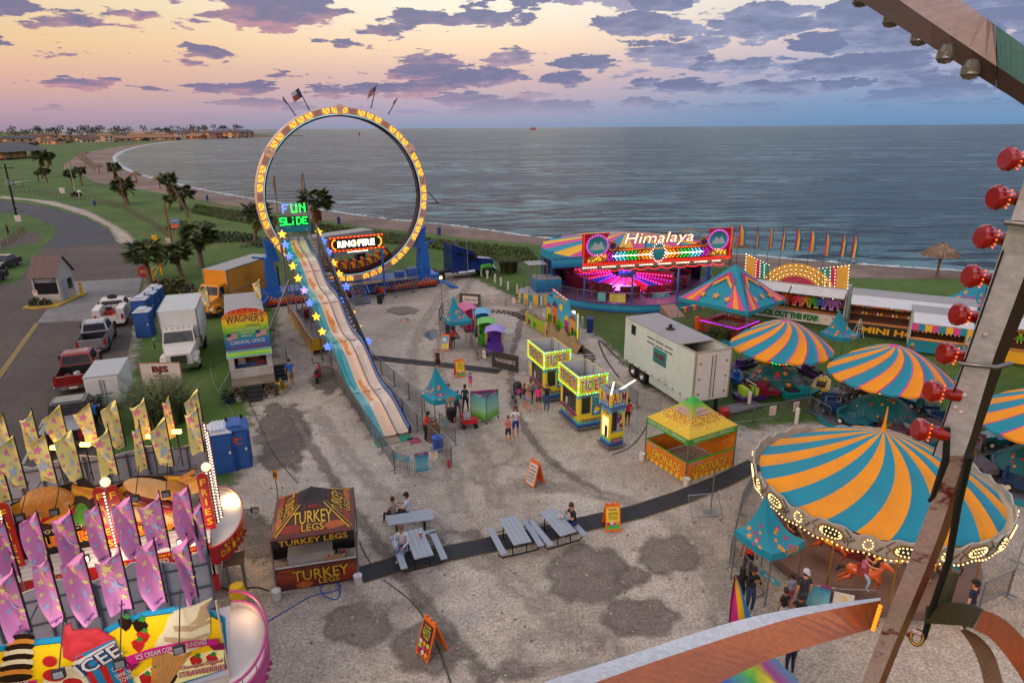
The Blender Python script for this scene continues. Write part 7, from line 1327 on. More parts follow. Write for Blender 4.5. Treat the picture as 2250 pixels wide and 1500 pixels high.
def f_blue(mb,W,L):
 mb.quad(*[(x,-.026,z)for x,z in((-W*.42,.14),(W*.42,.14),(W*.42,L-.12),(-W*.42,L-.12))],mat('a_blue','#3a9ab8'));mb.quad(*[(x,-.03,z)for x,z in((-W*.36,.2),(W*.36,.2),(W*.36,.55),(-W*.36,.55))],yb);mb.disc((-.05,-.03,L-.36),.14,whitep);mb.disc((.15,-.03,L-.55),.07,orng);mb.text('HEIGHT',(0,-.032,.45),blk,.07,w=W*.4);mb.text('36 INCHES',(0,-.032,.33),blk,.06,w=W*.5)
aframe(G(980,768),R(-8),'orange a-frame sign with a blue panel by the train ride entrance',f_blue);aframe(G(1010,826),R(22),'orange a-frame sign with a yellow panel behind the toddler on the gravel',f_yellow);aframe(G(1176,1062),R(-52),'orange a-frame sign seen edge on with a white text panel',f_white);aframe(G(1343,1158),R(6),'orange a-frame sign with a yellow caution panel on the black cable mat',f_yellow,1.1);aframe(G(950,1430),R(-48),'orange a-frame sign with a dark menu panel nearest the camera',f_menu,1.2,.4)
t=thing('poster_stand','three sided teal and green poster stand on castors in the middle of the lot','stand',G(1069,932),R(20));W=1.0;pts=[V((0,0,0)),V((W*.87,.55,0)),V((-W*.62,.8,0))];pm=zgrad('poster_green',[(0,'#4a9a2a'),(.2,'#6ab04a'),(.35,'#8ac0a8'),(.8,'#5aa8a8'),(.9,'#3a6a8a'),(1,'#6a2a5a')])
for i in range(3):
 a,b=pts[i],pts[(i+1)%3];d=(b-a).normalized();mb=MB();zz_=V((0,0,1));mb.prism([a+zz_*.22,b+zz_*.22,b+zz_*1.75,a+zz_*1.75],d.cross(zz_)*.02,pm if i!=1 else MATS['poster_teal'])
 if i!=1:
  s=d if i==0 else d;n_=d.cross(zz_);mb.text("WAGNER'S",a.lerp(b,.5)+n_*.022+zz_*1.62,whitep,.12,x=d,w=.6);[mb.text('ride safely have fun',a.lerp(b,.5)+n_*.022+zz_*(1.4-.11*k),blk if i else whitep,.05,x=d,w=.7)for k in range(8)]
 mb.build('poster_panel',t);mb=MB();mb.tube(a+zz_*.05,a+zz_*1.8,.035,galv);mb.ball(a+zz_*.05,.06,blk);mb.build('post',t)
cm=mat('cable_mat','#26282e',.85,0,.3,1.4,.1);edge_=mat('mat_edge','#6a5a34',.8,0,.3)
def strip(px,wd,label):
 P=pxs(px);mb=MB();o0=P[0].copy()
 def sd(i):d=(P[min(i+1,len(P)-1)]-P[max(0,i-1)]).normalized();return V((-d.y,d.x,0))
 for i in range(len(P)-1):
  a,b=P[i]-o0,P[i+1]-o0;n0,n1=sd(i)*wd/2,sd(i+1)*wd/2;k=max(1,int((b-a).length/.9))
  for j in range(k):
   p,q=a.lerp(b,j/k),a.lerp(b,(j+.985)/k);m0,m1=n0.lerp(n1,j/k),n0.lerp(n1,(j+1)/k);mb.hexa([p-m0+V((0,0,.012)),q-m1+V((0,0,.012)),q+m1+V((0,0,.012)),p+m0+V((0,0,.012)),p-m0*.93+V((0,0,.05)),q-m1*.93+V((0,0,.05)),q+m1*.93+V((0,0,.05)),p+m0*.93+V((0,0,.05))],cm)
  for s in(-1,1):mb.hexa([a+n0*s*.98+V((0,0,.011)),b+n1*s*.98+V((0,0,.011)),b+n1*s*1.07+V((0,0,.011)),a+n0*s*1.07+V((0,0,.011)),a+n0*s*.98+V((0,0,.035)),b+n1*s*.98+V((0,0,.035)),b+n1*s*1.07+V((0,0,.035)),a+n0*s*1.07+V((0,0,.035))],edge_)
 tag(mb.build('cable_mat',None,o0),label,'mat')
strip([(793,1264),(900,1232),(1040,1205),(1180,1175),(1290,1150),(1400,1125),(1500,1092),(1580,1060),(1662,1020)],.95,'long black cable mat curving across the gravel past the picnic tables');strip([(812,785),(900,795),(1000,805),(1098,817)],.85,'black cable mat from the slide to the train ride fence')
def cable(px,r,m_,label,name='cable',z=.02):
 P=smooth(pxs(px),2);o0=P[0].copy();mb=MB();mb.path([p-o0+V((0,0,z))for p in P],r,m_,5);tag(mb.build(name,None,o0),label,name)
hose=mat('hose_blue','#1c4a9a',.5,0,.1);cable([(582,1370),(640,1335),(690,1305),(740,1300),(752,1285),(725,1278),(700,1290),(712,1312),(745,1320),(748,1295),(740,1275),(765,1268)],.022,hose,'blue water hose looping in front of the turkey tent','hose')
cable([(842,1274),(905,1320),(935,1360),(968,1435),(990,1500)],.025,mat('cable_grey','#3f3a36',.8),'thin grey cable running down from the black mat to the menu sign');cable([(655,1062),(600,1000),(570,930),(545,880)],.02,MATS['cable_grey'],'dark cable running from the turkey tent up to the office trailer');cable([(1345,1000),(1385,985),(1415,950),(1425,920)],.025,blk,'black cable from the cash machine tower to the lemonade tent');cable([(590,1298),(560,1288),(520,1300),(480,1290)],.03,blk,'black cable bundle left of the turkey tent');cable([(640,745),(665,762),(700,755)],.02,blk,'black cable between the office trailer and the slide trailer');cable([(790,1190),(800,1215),(820,1245)],.02,MATS['cable_grey'],'short cable from the turkey tent to the black mat');cable([(1370,800),(1340,770),(1310,740),(1330,790),(1360,830)],.05,blk,'tangle of black power cables left of the generator trailer');cable([(430,1060),(540,945),(470,850),(460,800)],.018,mat('cable_pale','#8a8a82',.7),'pale cable across the grass behind the blue toilets')
b=bin_(G(963,990),'blue plastic barrel at the foot of the slide behind the barrier',.85,mat('barrel_blue','#1a4ea8',.4));bin_(G(993,925),'dark bin just behind the enter board of the slide',.8,blk);bin_(G(1296,730),'big blue wheeled bin on the grass beside the painted backdrop',1.25,binm);bin_(G(1590,925),'red bin beside the lemonade tent',.8,mat('bin_red','#a01c26',.5));bin_(G(835,667),'black and yellow bin in front of the ring ride',.95,blk);bin_(G(1533,722),'orange and blue bin at the front left leg of the big game tent',1.,mat('bin_orange','#d0521a',.5))
mb=MB();mb.grid(lambda u,v:V(((.32+.05*math.sin(u*19+v*3)-.05*v)*math.cos(2*PI*u),(.3+.04*math.sin(u*13))*math.sin(2*PI*u),1.05*v)),28,6,mat('burlap','#7a5a3c',.95,0,.3,5.));mb.lathe([(0,1.0),(.28,1.06)],MATS['burlap'],14);tag(mb.build('sack_heap',None,G(953,968)),'heap of brown burlap slide sacks beside the operator in red','sacks')
for i,(x,y)in enumerate([(1045,602),(1058,607),(1071,612),(1088,620),(1101,628),(1117,637),(1137,645)]):mb=MB();mb.lathe([(0,0),(.11,0),(.11,.85),(.0,.88)],white,10);tag(mb.build('bollard',None,G(x,y)),'white bollard on the grass, %s from the dark blue tractor unit'%ORD[i],'bollard','white bollards along the lot edge')
for x,y,l in((1279,720,'white post beside the big blue wheeled bin'),(1749,930,'white post on the lawn behind the carousel'),(1645,892,'white post in the grass beside the grey ramp by the boat ride'),(1190,672,'short white post at the left end of the painted backdrop')):mb=MB();mb.lathe([(0,0),(.11,0),(.11,.9),(.0,.94)],white,10);tag(mb.build('bollard',None,G(x,y)),l,'bollard')
b=G(974,742);t=thing('lamp_post','thin pole with a glowing orange lamp in the middle of the lot','lamp',b);z=HT(b,610);mb=MB();mb.tube((0,0,0),(0,0,z),.03,galv);mb.build('pole',t);mb=MB();mb.ball((0,0,z),.1,glow('lamp_orange','#ff9a30',25));mb.build('lamp',t)
b=G(1030,800);t=thing('banner_pole','thin pole standing among the train cars','pole',G(1044,765));mb=MB();mb.tube((0,0,0),(0,0,3.2),.03,galv);mb.build('pole',t)
t=thing('wagon','red pull wagon with a seat beside the three sided poster stand','wagon',G(1032,938),R(10));mb=MB();mb.box(-.42,.42,-.22,.22,.28,.52,mat('wagon_red','#b01a1e',.4));mb.box(-.42,-.36,-.22,.22,.52,.85,MATS['wagon_red']);mb.build('tub',t);mb=MB();mb.box(-.34,0,-.18,.18,.53,.75,grey);mb.build('seat',t)
for x in(-.32,.32):
 for y in(-.25,.25):mb=MB();mb.lathe([(0,-.03),(.13,-.03),(.13,.03),(0,.03)],tyre,12,(x,y,.13),axis=(0,1,0));mb.build('wheel',t)
mb=MB();mb.tube((-.45,0,.35),(-.75,0,.8),.02,blk);mb.build('handle',t)
t=thing('pushchair','black pushchair with a pink patterned bag beside the queue','pushchair',G(1139,880),R(15));mb=MB();mb.hexa([(-.24,-.1,.4),(.24,-.1,.4),(.24,.3,.35),(-.24,.3,.35),(-.24,.15,1.0),(.24,.15,1.0),(.24,.32,.95),(-.24,.32,.95)],blk);mb.build('seat',t);mb=MB();mb.lathe([(.26,0),(.2,.18),(0,.26)],blk,12,(0,.2,.92));mb.build('hood',t);mb=MB();mb.disc((0,-.02,.62),.16,pink,x=(1,0,0),y=(0,.25,.9),off=.03);mb.build('bag',t)
for s in(-1,1):
 mb=MB();mb.path([(s*.24,-.35,1.05),(s*.24,0,.6),(s*.24,.45,.15)],.02,galv);mb.build('frame',t)
 for y in(-.3,.42):mb=MB();mb.lathe([(0,-.03),(.12,-.03),(.12,.03),(0,.03)],tyre,12,(s*.25,y,.12),axis=(1,0,0));mb.build('wheel',t)
A,B=G(325,893),G(405,893);z0,z1=HT(G(362,893),846),HT(G(362,893),799);d_=B-A;t=thing('billboard','white contractor billboard with dark red initials above the pampas grass','sign',A,R(2));L=2.25;mb=MB();mb.box(-.04,L+.04,0,.05,z0-.04,z1+.04,mat('frame_wood','#9a5a2a',.7));mb.box(0,L,-.01,0,z0,z1,mat('board_white','#bdbab6',.6));H=z1-z0;dr_=mat('print_darkred','#5a0f14',.5);mb.text('BJS',(L/2,-.012,z0+H*.7),dr_,H*.38,w=L*.42,bold=.06);mb.text('CONSTRUCTION',(L/2,-.012,z0+H*.42),blk,H*.1,w=L*.42);mb.text('www.bisconstruction.net',(L/2,-.012,z0+H*.26),blk,H*.1,w=L*.66);mb.text('El Campo, TX   (979) 543-2956',(L/2,-.012,z0+H*.1),blk,H*.09,w=L*.75);mb.build('panel',t)
for x in(.25,L-.25):mb=MB();mb.box(x-.05,x+.05,.05,.15,0,z1,wood);mb.build('post',t)
awn=mat('awning_white','#b4bac0',.5,0,.12,1.2,.15);inside=mat('stall_inside','#4a2f24',.8,0,.3);counterm=mat('counter_tan','#9a6a48',.6,0,.25)
PL_=[]
def plush_mesh(c1,c2,k):
 a,b=mat('plush'+c1,c1,.95,0,.2),mat('plush'+c2,c2,.95,0,.2);mb=MB();mb.ball((0,0,.3),(.2,.17,.26),a,10,6);mb.ball((0,-.03,.66),(.17,.16,.16),a,10,6);mb.ball((0,-.15,.63),(.09,.08,.07),b,8,4)
 for s in(-1,1):
  mb.ball((s*.13,0,.8),(.06,.04,.09 if k%2 else .06),b,6,4);mb.path([(s*.16,0,.45),(s*.3,-.04,.3),(s*.33,-.06,.16)],[.08,.07,.06],a,6);mb.path([(s*.1,0,.12),(s*.17,-.08,-.06),(s*.18,-.12,-.2)],[.1,.09,.08],a,6);mb.ball((s*.18,-.15,-.22),(.09,.1,.06),b,6,4);mb.ball((s*.06,-.16,.71),.02,blk,5,3)
 if k%3==0:mb.path([(0,.15,.2),(0,.3,.3),(0,.35,.5)],[.05,.06,.04],b,6)
 o=mb.build('plush');d=o.data;bpy.data.objects.remove(o);return d
PC=[('#a82020','#c89060'),('#c83a6a','#d8b040'),('#b8843a','#8a2a20'),('#3f9a2a','#d8c83a'),('#2a5ab8','#d8c83a'),('#8a5ab0','#c8a0d0'),('#b8b0a8','#2a2a30'),('#d8641a','#2a2a2a')]
PLM=[plush_mesh(a,b,i)for i,(a,b)in enumerate(PC)];CN=['red','pink','tan','bright green','blue','lilac','pale grey','orange']
def plush(k,p,rz,sc,label,group):o=bpy.data.objects.new('plush_toy',PLM[k]);COL.objects.link(o);o.location=p;o.rotation_euler.z=rz;o.scale=(sc,)*3;tag(o,label,'plush toy',group);return o
def game_trailer(label,loc,rz,L,text,tcol,bcol,awns,prizes,where,H=3.1,roofm=grey,back=inside):
 t=thing('game_trailer',label,'game stall',loc,rz,'game trailers on the lawn');Dp=2.3;mb=MB();mb.box(0,L,Dp-.06,Dp,.5,H,whitet);mb.box(0,.08,0,Dp-.06,.5,H,whitet);mb.box(L-.08,L,0,Dp-.06,.5,H,whitet);mb.box(.08,L-.08,0,Dp-.06,.5,.6,blk);mb.box(.08,L-.08,Dp-.12,Dp-.065,.6,H-.05,back);mb.build('wall',t)
 mb=MB();mb.box(-.04,L+.04,.0,Dp+.04,H,H+.1,roofm);mb.build('roof',t)
 for i in range(awns):
  x0,x1=L*i/awns+.05,L*(i+1)/awns-.05;mb=MB();mb.hexa([(x0,-1.25,H-.42),(x1,-1.25,H-.42),(x1,0,H+.02),(x0,0,H+.02),(x0,-1.25,H-.37),(x1,-1.25,H-.37),(x1,0,H+.07),(x0,0,H+.07)],awn);mb.build('awning',t)
  mb=MB();mb.tube((x0+.05,-1.2,H-.42),(x0+.05,-.02,1.3),.02,steel);mb.tube((x1-.05,-1.2,H-.42),(x1-.05,-.02,1.3),.02,steel);mb.build('awning_strut',t)
 mb=MB();mb.box(0,L,-.1,.4,.98,1.04,counterm);mb.build('counter',t);mb=MB();mb.box(.02,L-.02,-.06,-.02,.12,.98,bcol);mb.outlined(text,(L*.46,-.06,.55),tcol,blk,.5,w=L*.66,bold=.04);rn=random.Random(len(text))
 for k in range(8):x=rn.choice([rn.uniform(.15,L*.11),rn.uniform(L*.82,L-.2)]);mb.star((x,-.06,rn.uniform(.25,.85)),rn.uniform(.09,.16),(redp,yelv,teal)[k%3],off=.003+k*.0005)
 mb.build('counter_banner',t);mb=MB();[mb.box(.1,L-.1,Dp-.5+.0,Dp-.13,z,z+.04,counterm)for z in(1.25,1.85)];mb.build('shelf',t);mb=MB();mb.box(.3,L-.3,.3,.36,H-.16,H-.1,glow('stall_tube','#ffd9a0',5));mb.build('tube_light',t)
 R_=Matrix.Rotation(rz,3,'Z')
 for i,(k,x,y,z,s)in enumerate(prizes):plush(k,V(loc)+R_@V((x,y,z)),rz,s,'%s plush toy %s, %s from the left'%(CN[k],where,ORD[i]),'prizes '+where)
 l_=bpy.data.lights.new('stall_lamp','AREA');l_.energy=55;l_.color=(1,.7,.42);l_.shape='RECTANGLE';l_.size=L*.8;l_.size_y=.2;q=bpy.data.objects.new('stall_lamp',l_);COL.objects.link(q);q.location=V(loc)+R_@V((L/2,.5,H-.2));q.rotation_euler=(R(15),0,rz)
 return t
rz1=R(-34);B1=G(1850,722);L1=8.2;A1=B1-Matrix.Rotation(rz1,3,'Z')@V((L1,0,0));rn=random.Random(1)
S1=game_trailer('long white game trailer with a fan shaped sunburst sign and hanging plush toys',A1,rz1,L1,'KNOCK OUT THE STAR',mat('print_green','#1f7a3a'),white,2,[(k,3.6+i*.56,-.15,1.75,1.1)for i,k in enumerate((7,0,1,2,3,4,5,5))],'hanging under the sunburst sign')
def sunburst():
 t=S1;P0=V(A1)+Matrix.Rotation(rz1,3,'Z')@V((0,.3,0));bp=lambda x,y:lpt(t,onplane(x,y,P0,rz1));c=bp(1748,645);y=c.y;r=(bp(1820,640)-bp(1680,640)).length*.56;z0=c.z-.25;cx=c.x;tan_=mat('sun_tan','#c89a3a',.5);mg=mat('sun_magenta','#a81c4a',.5);tl_=mat('sun_teal','#1f7a72',.5);mb=MB();b2=MB();N=20
 for i in range(N):
  a0,a1=PI*i/N,PI*(i+1)/N
  for r0,r1,m_ in((0,.3,tl_),(.3,.62,mg),(.62,1,tan_)):f=lambda q,a:V((cx+r*q*1.1*math.cos(a),y,z0+r*q*math.sin(a)));mb.poly([f(max(r0,.001),a0),f(r1,a0),f(r1,a1),f(max(r0,.001),a1)]if r0 else[f(.001,a0),f(r1,a0),f(r1,a1)],m_)
  a=(a0+a1)/2;d=V((1.1*math.cos(a),0,math.sin(a)));b2.quad(*[V((cx,y-.012,z0))+d*r*q+V((-math.sin(a),0,math.cos(a)))*w_ for q,w_ in((.3,-.015),(.95,-.03),(.95,.03),(.3,.015))],wood);[b2.bx(V((cx,y-.03,z0))+d*r*q,(.05,.04,.05),gw)for q in(.7,.82,.94)]
 for s,pts in((-1,[(1636,612),(1640,558),(1690,582),(1690,615)]),(1,[(1862,640),(1866,583),(1800,590),(1800,632)])):
  q=[bp(*p)for p in pts];
  for i,m_ in enumerate((tan_,tan_,mg,tl_,tl_)):
   u0,u1=i/5,(i+1)/5;mb.quad(q[0].lerp(q[3],u0),q[0].lerp(q[3],u1),q[1].lerp(q[2],u1),q[1].lerp(q[2],u0),m_)
  [b2.bx(q[0].lerp(q[1],k/8)+V((0,-.03,0)),(.05,.04,.05),gw)for k in range(9)];[b2.bx(q[1].lerp(q[2],k/8)+V((0,-.03,0)),(.05,.04,.05),gw)for k in range(9)]
  for u in(.45,.62,.8):[b2.bx(q[0].lerp(q[3],u).lerp(q[1].lerp(q[2],u),k/7)+V((0,-.03,0)),(.05,.04,.05),gw)for k in range(1,7)]
 o=mb.build('sunburst_sign',t);b2.build('sign_lights',o);mb=MB();[mb.tube((x,y+.05,3.1),(x,y+.05,z0+.8),.03,steel)for x in(cx-3,cx-1,cx+1,cx+3)];mb.build('sign_frame',t)
 P1=V(A1)+Matrix.Rotation(rz1,3,'Z')@V((0,2.2,0));cols=[mat('flag_pink','#a83a72',.7),yelv,mat('flag_teal','#12709a',.7)]
 for i,(x,yy)in enumerate([(1626,493),(1665,496),(1694,498),(1722,500),(1752,502),(1783,505),(1817,513),(1853,514),(1877,516)]):
  tp=onplane(x,yy,P1,rz1);q=thing('feather_flag','pink yellow and teal feather flag behind the sunburst sign, %s from the left'%ORD[i],'flag',V((tp.x,tp.y,3.2)),rz1,'flags behind the sunburst sign');h=tp.z-3.2;mb=MB();mb.tube((0,0,0),(0,0,h),.025,blk,.015);mb.build('pole',q);rn=random.Random(i);w_=(.62,.25,.3,.32,.5,.52,.42,.4,.45)[i];mb=MB();ph=rn.uniform(0,3)
  mb.grid(lambda u,v:V((w_*u*(.55+.45*min(1,v*3)),.12*math.sin(u*5+ph+v*2),h-.02-1.75*v-.1*u)),6,8,lambda u,v:cols[min(2,int(u*3))]);mb.build('fabric',q)
sunburst()
fr2=fr((1858,733),(1975,748));L2=8.0;rz2=fr2[1]
S2=game_trailer('white game trailer with shelves of tiny prizes and a yellow MINI HOOPS banner',fr2[0],rz2,L2,'MINI HOOPS',yelv,mat('banner_black','#1a1c20',.6),1,[(rn.randrange(8),.5+i*.34,1.7,1.95,.42)for i in range(21)],'on the shelf above the yellow banner')
mb=MB();rn=random.Random(5);[mb.lathe([(0,0),(.06,0),(.07,.16),(.03,.2),(0,.2)],[steel,redp,white,yelv][i%4],8,(.4+i*.26,1.72,1.3))for i in range(28)];q=mb.build('prize_row',None,fr2[0],rz2);tag(q,'row of small silver and red prizes on the lower shelf above the yellow banner','prizes');q['kind']='stuff'
mb=MB();mb.box(0,.1,-.1,.3,1.05,2.6,mat('side_poster','#4a3a5a',.6,0,.5,4.));mb.build('side_poster',S2)
mb=MB()
for s in(-1,1):mb.tube((s*.35,-.25,0),(s*.05,0,1.5),.025,white);mb.tube((s*.35,.3,0),(s*.05,0,1.5),.025,white)
mb.tube((-.28,-.2,.35),(.28,-.2,.35),.02,white);mb.tube((-.2,-.13,.75),(.2,-.13,.75),.02,white);tag(mb.build('easel',None,G(1884,742),.2),'white folding easel standing in front of the stall with the yellow banner','easel')
def R2(x,y):return fr2[0]+Matrix.Rotation(rz2,3,'Z')@V((x,y,0))
p3=G(1990,772);S3=game_trailer('small game trailer with a striped pink yellow and teal awning behind the second swirl umbrella',p3,rz2,3.6,'',yelv,teal,1,[(i,.5+i*.5,1.6,1.3,.6)for i in range(6)],'in the stall with the striped awning',2.9)
mb=MB();[mb.quad((3.6*i/9,-1.3,2.0+.0),(3.6*(i+1)/9,-1.3,2.0),(3.6*(i+1)/9,-1.26,2.46),(3.6*i/9,-1.26,2.46),(pink,teal,yelv)[i%3])for i in range(9)];mb.build('striped_valance',S3)
S4=game_trailer('game trailer with a grey roof half hidden behind the steel strut',p3+Matrix.Rotation(rz2,3,'Z')@V((4.2,.3,0)),rz2,6.,'',redp,yelv,2,[(i%8,.6+i*.6,1.6,1.3,.6)for i in range(8)],'in the stall half hidden by the strut',3.2)
p5=p3+Matrix.Rotation(rz2,3,'Z')@V((10.8,-.3,0));S5=game_trailer('red and yellow lit food stall at the right edge right of the steel strut',p5,rz2,5,'',yelv,mat('stall_red','#8a2416',.6),1,[],'x',3.1,grey,mat('stall_lit','#c87a3a',.7))
star_tent(G(2128,722),R(10),3.2,2.3,4.3,'large teal star canopy at the far right behind the game trailers',None,8)
for i,(x,y0,y1,cs,l)in enumerate([(2080,632,700,('flag_teal','flag_pink'),'broad teal flag standing at the right end of the game trailers'),(2072,640,690,('yellow_vinyl','teal_vinyl'),'narrow yellow flag beside the broad teal flag'),(2145,652,690,('yellow_vinyl','pink_vinyl'),'yellow and pink flag just left of the steel strut')]):
 b=R2(L2+.3+i*.2,.4)if i<2 else G(2150,735);z1=HT(b,y0);q=thing('feather_flag',l,'flag',b,rz2);mb=MB();mb.tube((0,0,0),(0,0,z1),.025,blk);mb.build('pole',q);w_=(.75,.3,.4)[i];mb=MB();mb.grid(lambda u,v:V((w_*u*(.5+.5*min(1,v*3)),.1*math.sin(u*5),z1-.02-2.0*v-.1*u)),5,8,lambda u,v:MATS[cs[0]]if u<.75 else MATS[cs[1]]);mb.build('fabric',q)
def gdeco(mb,mid,d,up_,sl_,n_):
 for u,v in((-1.1,.18),(.0,.2),(1.0,.17)):mb.star(mid+d*u+up_*sl_*v+V((0,0,.0)),.32,orng,x=d,y=up_,off=.1)
 for s in(-1,1):
  for k,m_ in enumerate((pink,orng,pink)):mb.add([mid+d*s*(2.75-.5*k)+up_*.05+n_*.05,mid+d*s*(2.75-.5*(k+1))+up_*.05+n_*.05,mid+d*s*.85+up_*sl_*.55+n_*.05],[(0,1,2)if s>0 else(0,2,1)],m_)
 for k,m_ in enumerate((mag,orng)):h_=.82-.1*k;mb.add([mid+up_*sl_*h_+n_*.06,mid+d*.8+up_*sl_*(h_-.22)+n_*.06,mid+d*.8+up_*sl_*(h_-.3)+n_*.06,mid+up_*sl_*(h_-.08)+n_*.06,mid-d*.8+up_*sl_*(h_-.3)+n_*.06,mid-d*.8+up_*sl_*(h_-.22)+n_*.06],[(0,3,2,1),(0,5,4,3)],m_)
c2=G(1643,690,2.6);c3=G(1725,660,2.6);c1=G(1500,655,2.6);rzt=ang(c2,c3);W_=(c3-c2).length;D_=(c1-c2).length;c2.z=0;ctr=c2+Matrix.Rotation(rzt,3,'Z')@V((W_/2,D_/2,0));za=HT(ctr,580)
GT=popup('game_tent','big teal peaked game tent with orange stars and pink stripes over a lit counter',c2,rzt,W_,D_,2.75,za,teal,teal,([],[]),gdeco)
for o in list(GT.children):
 if o.name.startswith('leg'):o.data.materials[0]=teal;o.scale=(1,1,1)
mb=MB();cw=mat('counter_pink','#b03060',.5);pat=mat('counter_party','#8a3020',.6,0,.9,6.);x0,x1,y0,y1=W_*.22,W_*.78,D_*.22,D_*.78
for a in((x0,x1,y0,y0+.5),(x0,x1,y1-.5,y1),(x0,x0+.5,y0+.5,y1-.5),(x1-.5,x1,y0+.5,y1-.5)):mb.box(*a,.1,.95,pat,cw)
mb.box(x0+.5,x1-.5,y0+.5,y1-.5,.1,.6,mat('game_floor','#a09890',.7,0,.3,5.));mb.build('counter',GT);mb=MB();mb.box(x0-.03,x0,y0,y1,.9,.94,gp);mb.box(x0,x1,y0-.03,y0,.9,.94,gp);mb.build('light_strip',GT)
mb=MB();mb.box(-.2,W_+.1,-.2,0,.0,.3,teal);mb.box(-.2,0,0,D_,0,.3,teal);mb.build('base_skirt',GT)
Rt=Matrix.Rotation(rzt,3,'Z')
for i in range(14):
 k=6 if i%3 else 2;p=c2+Rt@V((x0+.1+(x1-x0)*(i%7)/6.5*.95,y0+.3 if i<7 else y0+.9,1.85-.0*(i//7)));plush(k,p,rzt,.55,'%s plush toy in the big pointed tent, %s in the %s row'%(CN[k],ORD[i%7],('front','second')[i//7]),'prizes hanging in the pointed tent')
mb=MB();mb.box(0,2.6,0,.9,.12,.2,mat('ramp_grey','#6f7072',.6,.3,.25));mb.box(0.1,.3,.1,.8,0,.12,blk);mb.box(2.3,2.5,.1,.8,0,.12,blk);tag(mb.build('loading_ramp',None,G(1600,915),R(24)),'flat grey metal ramp on the grass behind the red bin','ramp')
t=thing('ride_vehicle','purple and blue ride boat with lime seats parked right of the generator trailer','ride vehicle',G(1652,880),R(-75));mb=MB();mb.hexa([(-.4,-1.,.1),(.4,-1.,.1),(.35,.6,.1),(-.35,.6,.1),(-.6,-1.1,.5),(.6,-1.1,.5),(.5,.7,.5),(-.5,.7,.5)],MATS['boat_purple']);mb.hexa([(-.35,.6,.1),(.35,.6,.1),(.05,1.4,.2),(-.05,1.4,.2),(-.5,.7,.5),(.5,.7,.5),(.06,1.5,.45),(-.06,1.5,.45)],MATS['boat_blue']);mb.build('hull',t);mb=MB();mb.box(-.35,.35,-.8,-.5,.5,.95,limeb);mb.box(-.35,.35,-.1,.15,.5,.9,limeb);mb.build('seat',t);mb=MB();mb.tube((-.4,-.2,.5),(-.4,-.2,1.2),.03,steel);mb.tube((.4,-.2,.5),(.4,-.2,1.2),.03,steel);mb.tube((-.5,-.2,1.2),(.5,-.2,1.2),.03,white);mb.build('roll_bar',t)
def generator():
 b=G(1521,884,1.);b.z=0;e=G(1345,796,1.);e.z=0;rz=R(20);t=thing('generator_trailer','big pale mint generator trailer with an open roof hatch at its rear','trailer',b,rz);W,L,H=2.35,7.6,3.85;mint=mat('mint_white','#b8c8c4',.45,0,.1,.8,.25)
 mb=MB();mb.box(0,.05,0,L,1.0,H,mint);mb.box(W-.05,W,0,L,1.,H,mint);mb.box(.05,W-.05,L-.05,L,1.,H,mint);mb.box(.05,W-.05,0,.05,1.,H,white);mb.box(.05,W-.05,.05,L-.05,1.,1.05,blk)
 for x in(-.01,W-.07):mb.box(x,x+.08,-.02,.1,1.,H,mat('trim_beige','#8a8272',.5))
 mb.build('box',t);mb=MB();mb.box(-.02,W+.02,1.6,L+.02,H,H+.05,grey);
 for a in((-.02,W+.02,-.02,.1),(-.02,.1,.1,1.6),(W-.1,W+.02,.1,1.6)):mb.box(*a,H,H+.05,MATS['trim_beige'])
 mb.build('roof',t);mb=MB();mb.box(.1,W-.1,.1,1.6,H-.75,H-.7,mat('hatch_tan','#b0883a',.6));mb.lathe([(0,0),(.28,0),(.28,.3),(0,.34)],white,14,(1.25,.7,H-.7));mb.build('fan_housing',t);mb=MB();mb.lathe([(0,0),(.3,.02),(.12,.12),(.1,.3),(0,.3)],blk,12,(1.1,4.2,H+.05));mb.build('exhaust_cap',t)
 for s in(0,1):
  mb=MB();x0=.3+s*.88;mb.box(x0,x0+.85,-.03,0,1.15,H-.2,white);mb.tube((x0+(.75 if s==0 else .1),-.05,1.15),(x0+(.75 if s==0 else .1),-.05,H-.2),.018,blk);o=mb.build('rear_door',t);mb=MB();[mb.box(x0+(-.06 if s==0 else .78),x0+(.08 if s==0 else .92),-.05,-.03,z,z+.06,blk)for z in(1.4,2.3,3.2)];mb.build('hinge',o)
 mb=MB()
 for i in range(3):
  for j in range(2):mb.box(-.03,-.0,2.2+i*.95,3.0+i*.95,3.05+j*.3,3.1+j*.3,blk)
 mb.build('vent_slot',t);mb=MB();mb.box(-.03,0,2.75,4.15,2.05,2.95,mat('panel_teal','#2a7a78',.5));mb.text("WAGNER'S",(-.03,3.45,2.55),mat('print_darkred','#5a0f14'),.35,x=(0,-1,0),w=1.1,bold=.05);mb.text('CARNIVAL',(-.03,3.3,2.22),MATS['print_darkred'],.16,x=(0,-1,0));mb.build('logo_panel',t);mb=MB();mb.box(-.02,0,6.3,6.8,3.0,3.6,glass);mb.build('side_window',t)
 mb=MB();[mb.bx((-.02,.4+i*.75,1.08),(.04,.12,.06),tail)for i in range(10)];mb.build('marker_light',t);mb=MB();mb.box(.1,.2,.8,4.6,.45,1.,mint);mb.box(.2,W-.2,1.2,4.4,.55,1.,mat('under_steel','#2a2c30',.7,.3));mb.build('skirt_panel',t)
 for y in(5.6,6.7):wheel(t,.3,y,.5,.3,.5);wheel(t,W-.3,y,.5,.3,.5)
 mb=MB();mb.box(.3,.45,.4,.55,0,1.,blk);mb.box(W-.45,W-.3,.4,.55,0,1,blk);mb.build('support_leg',t);return t
generator()
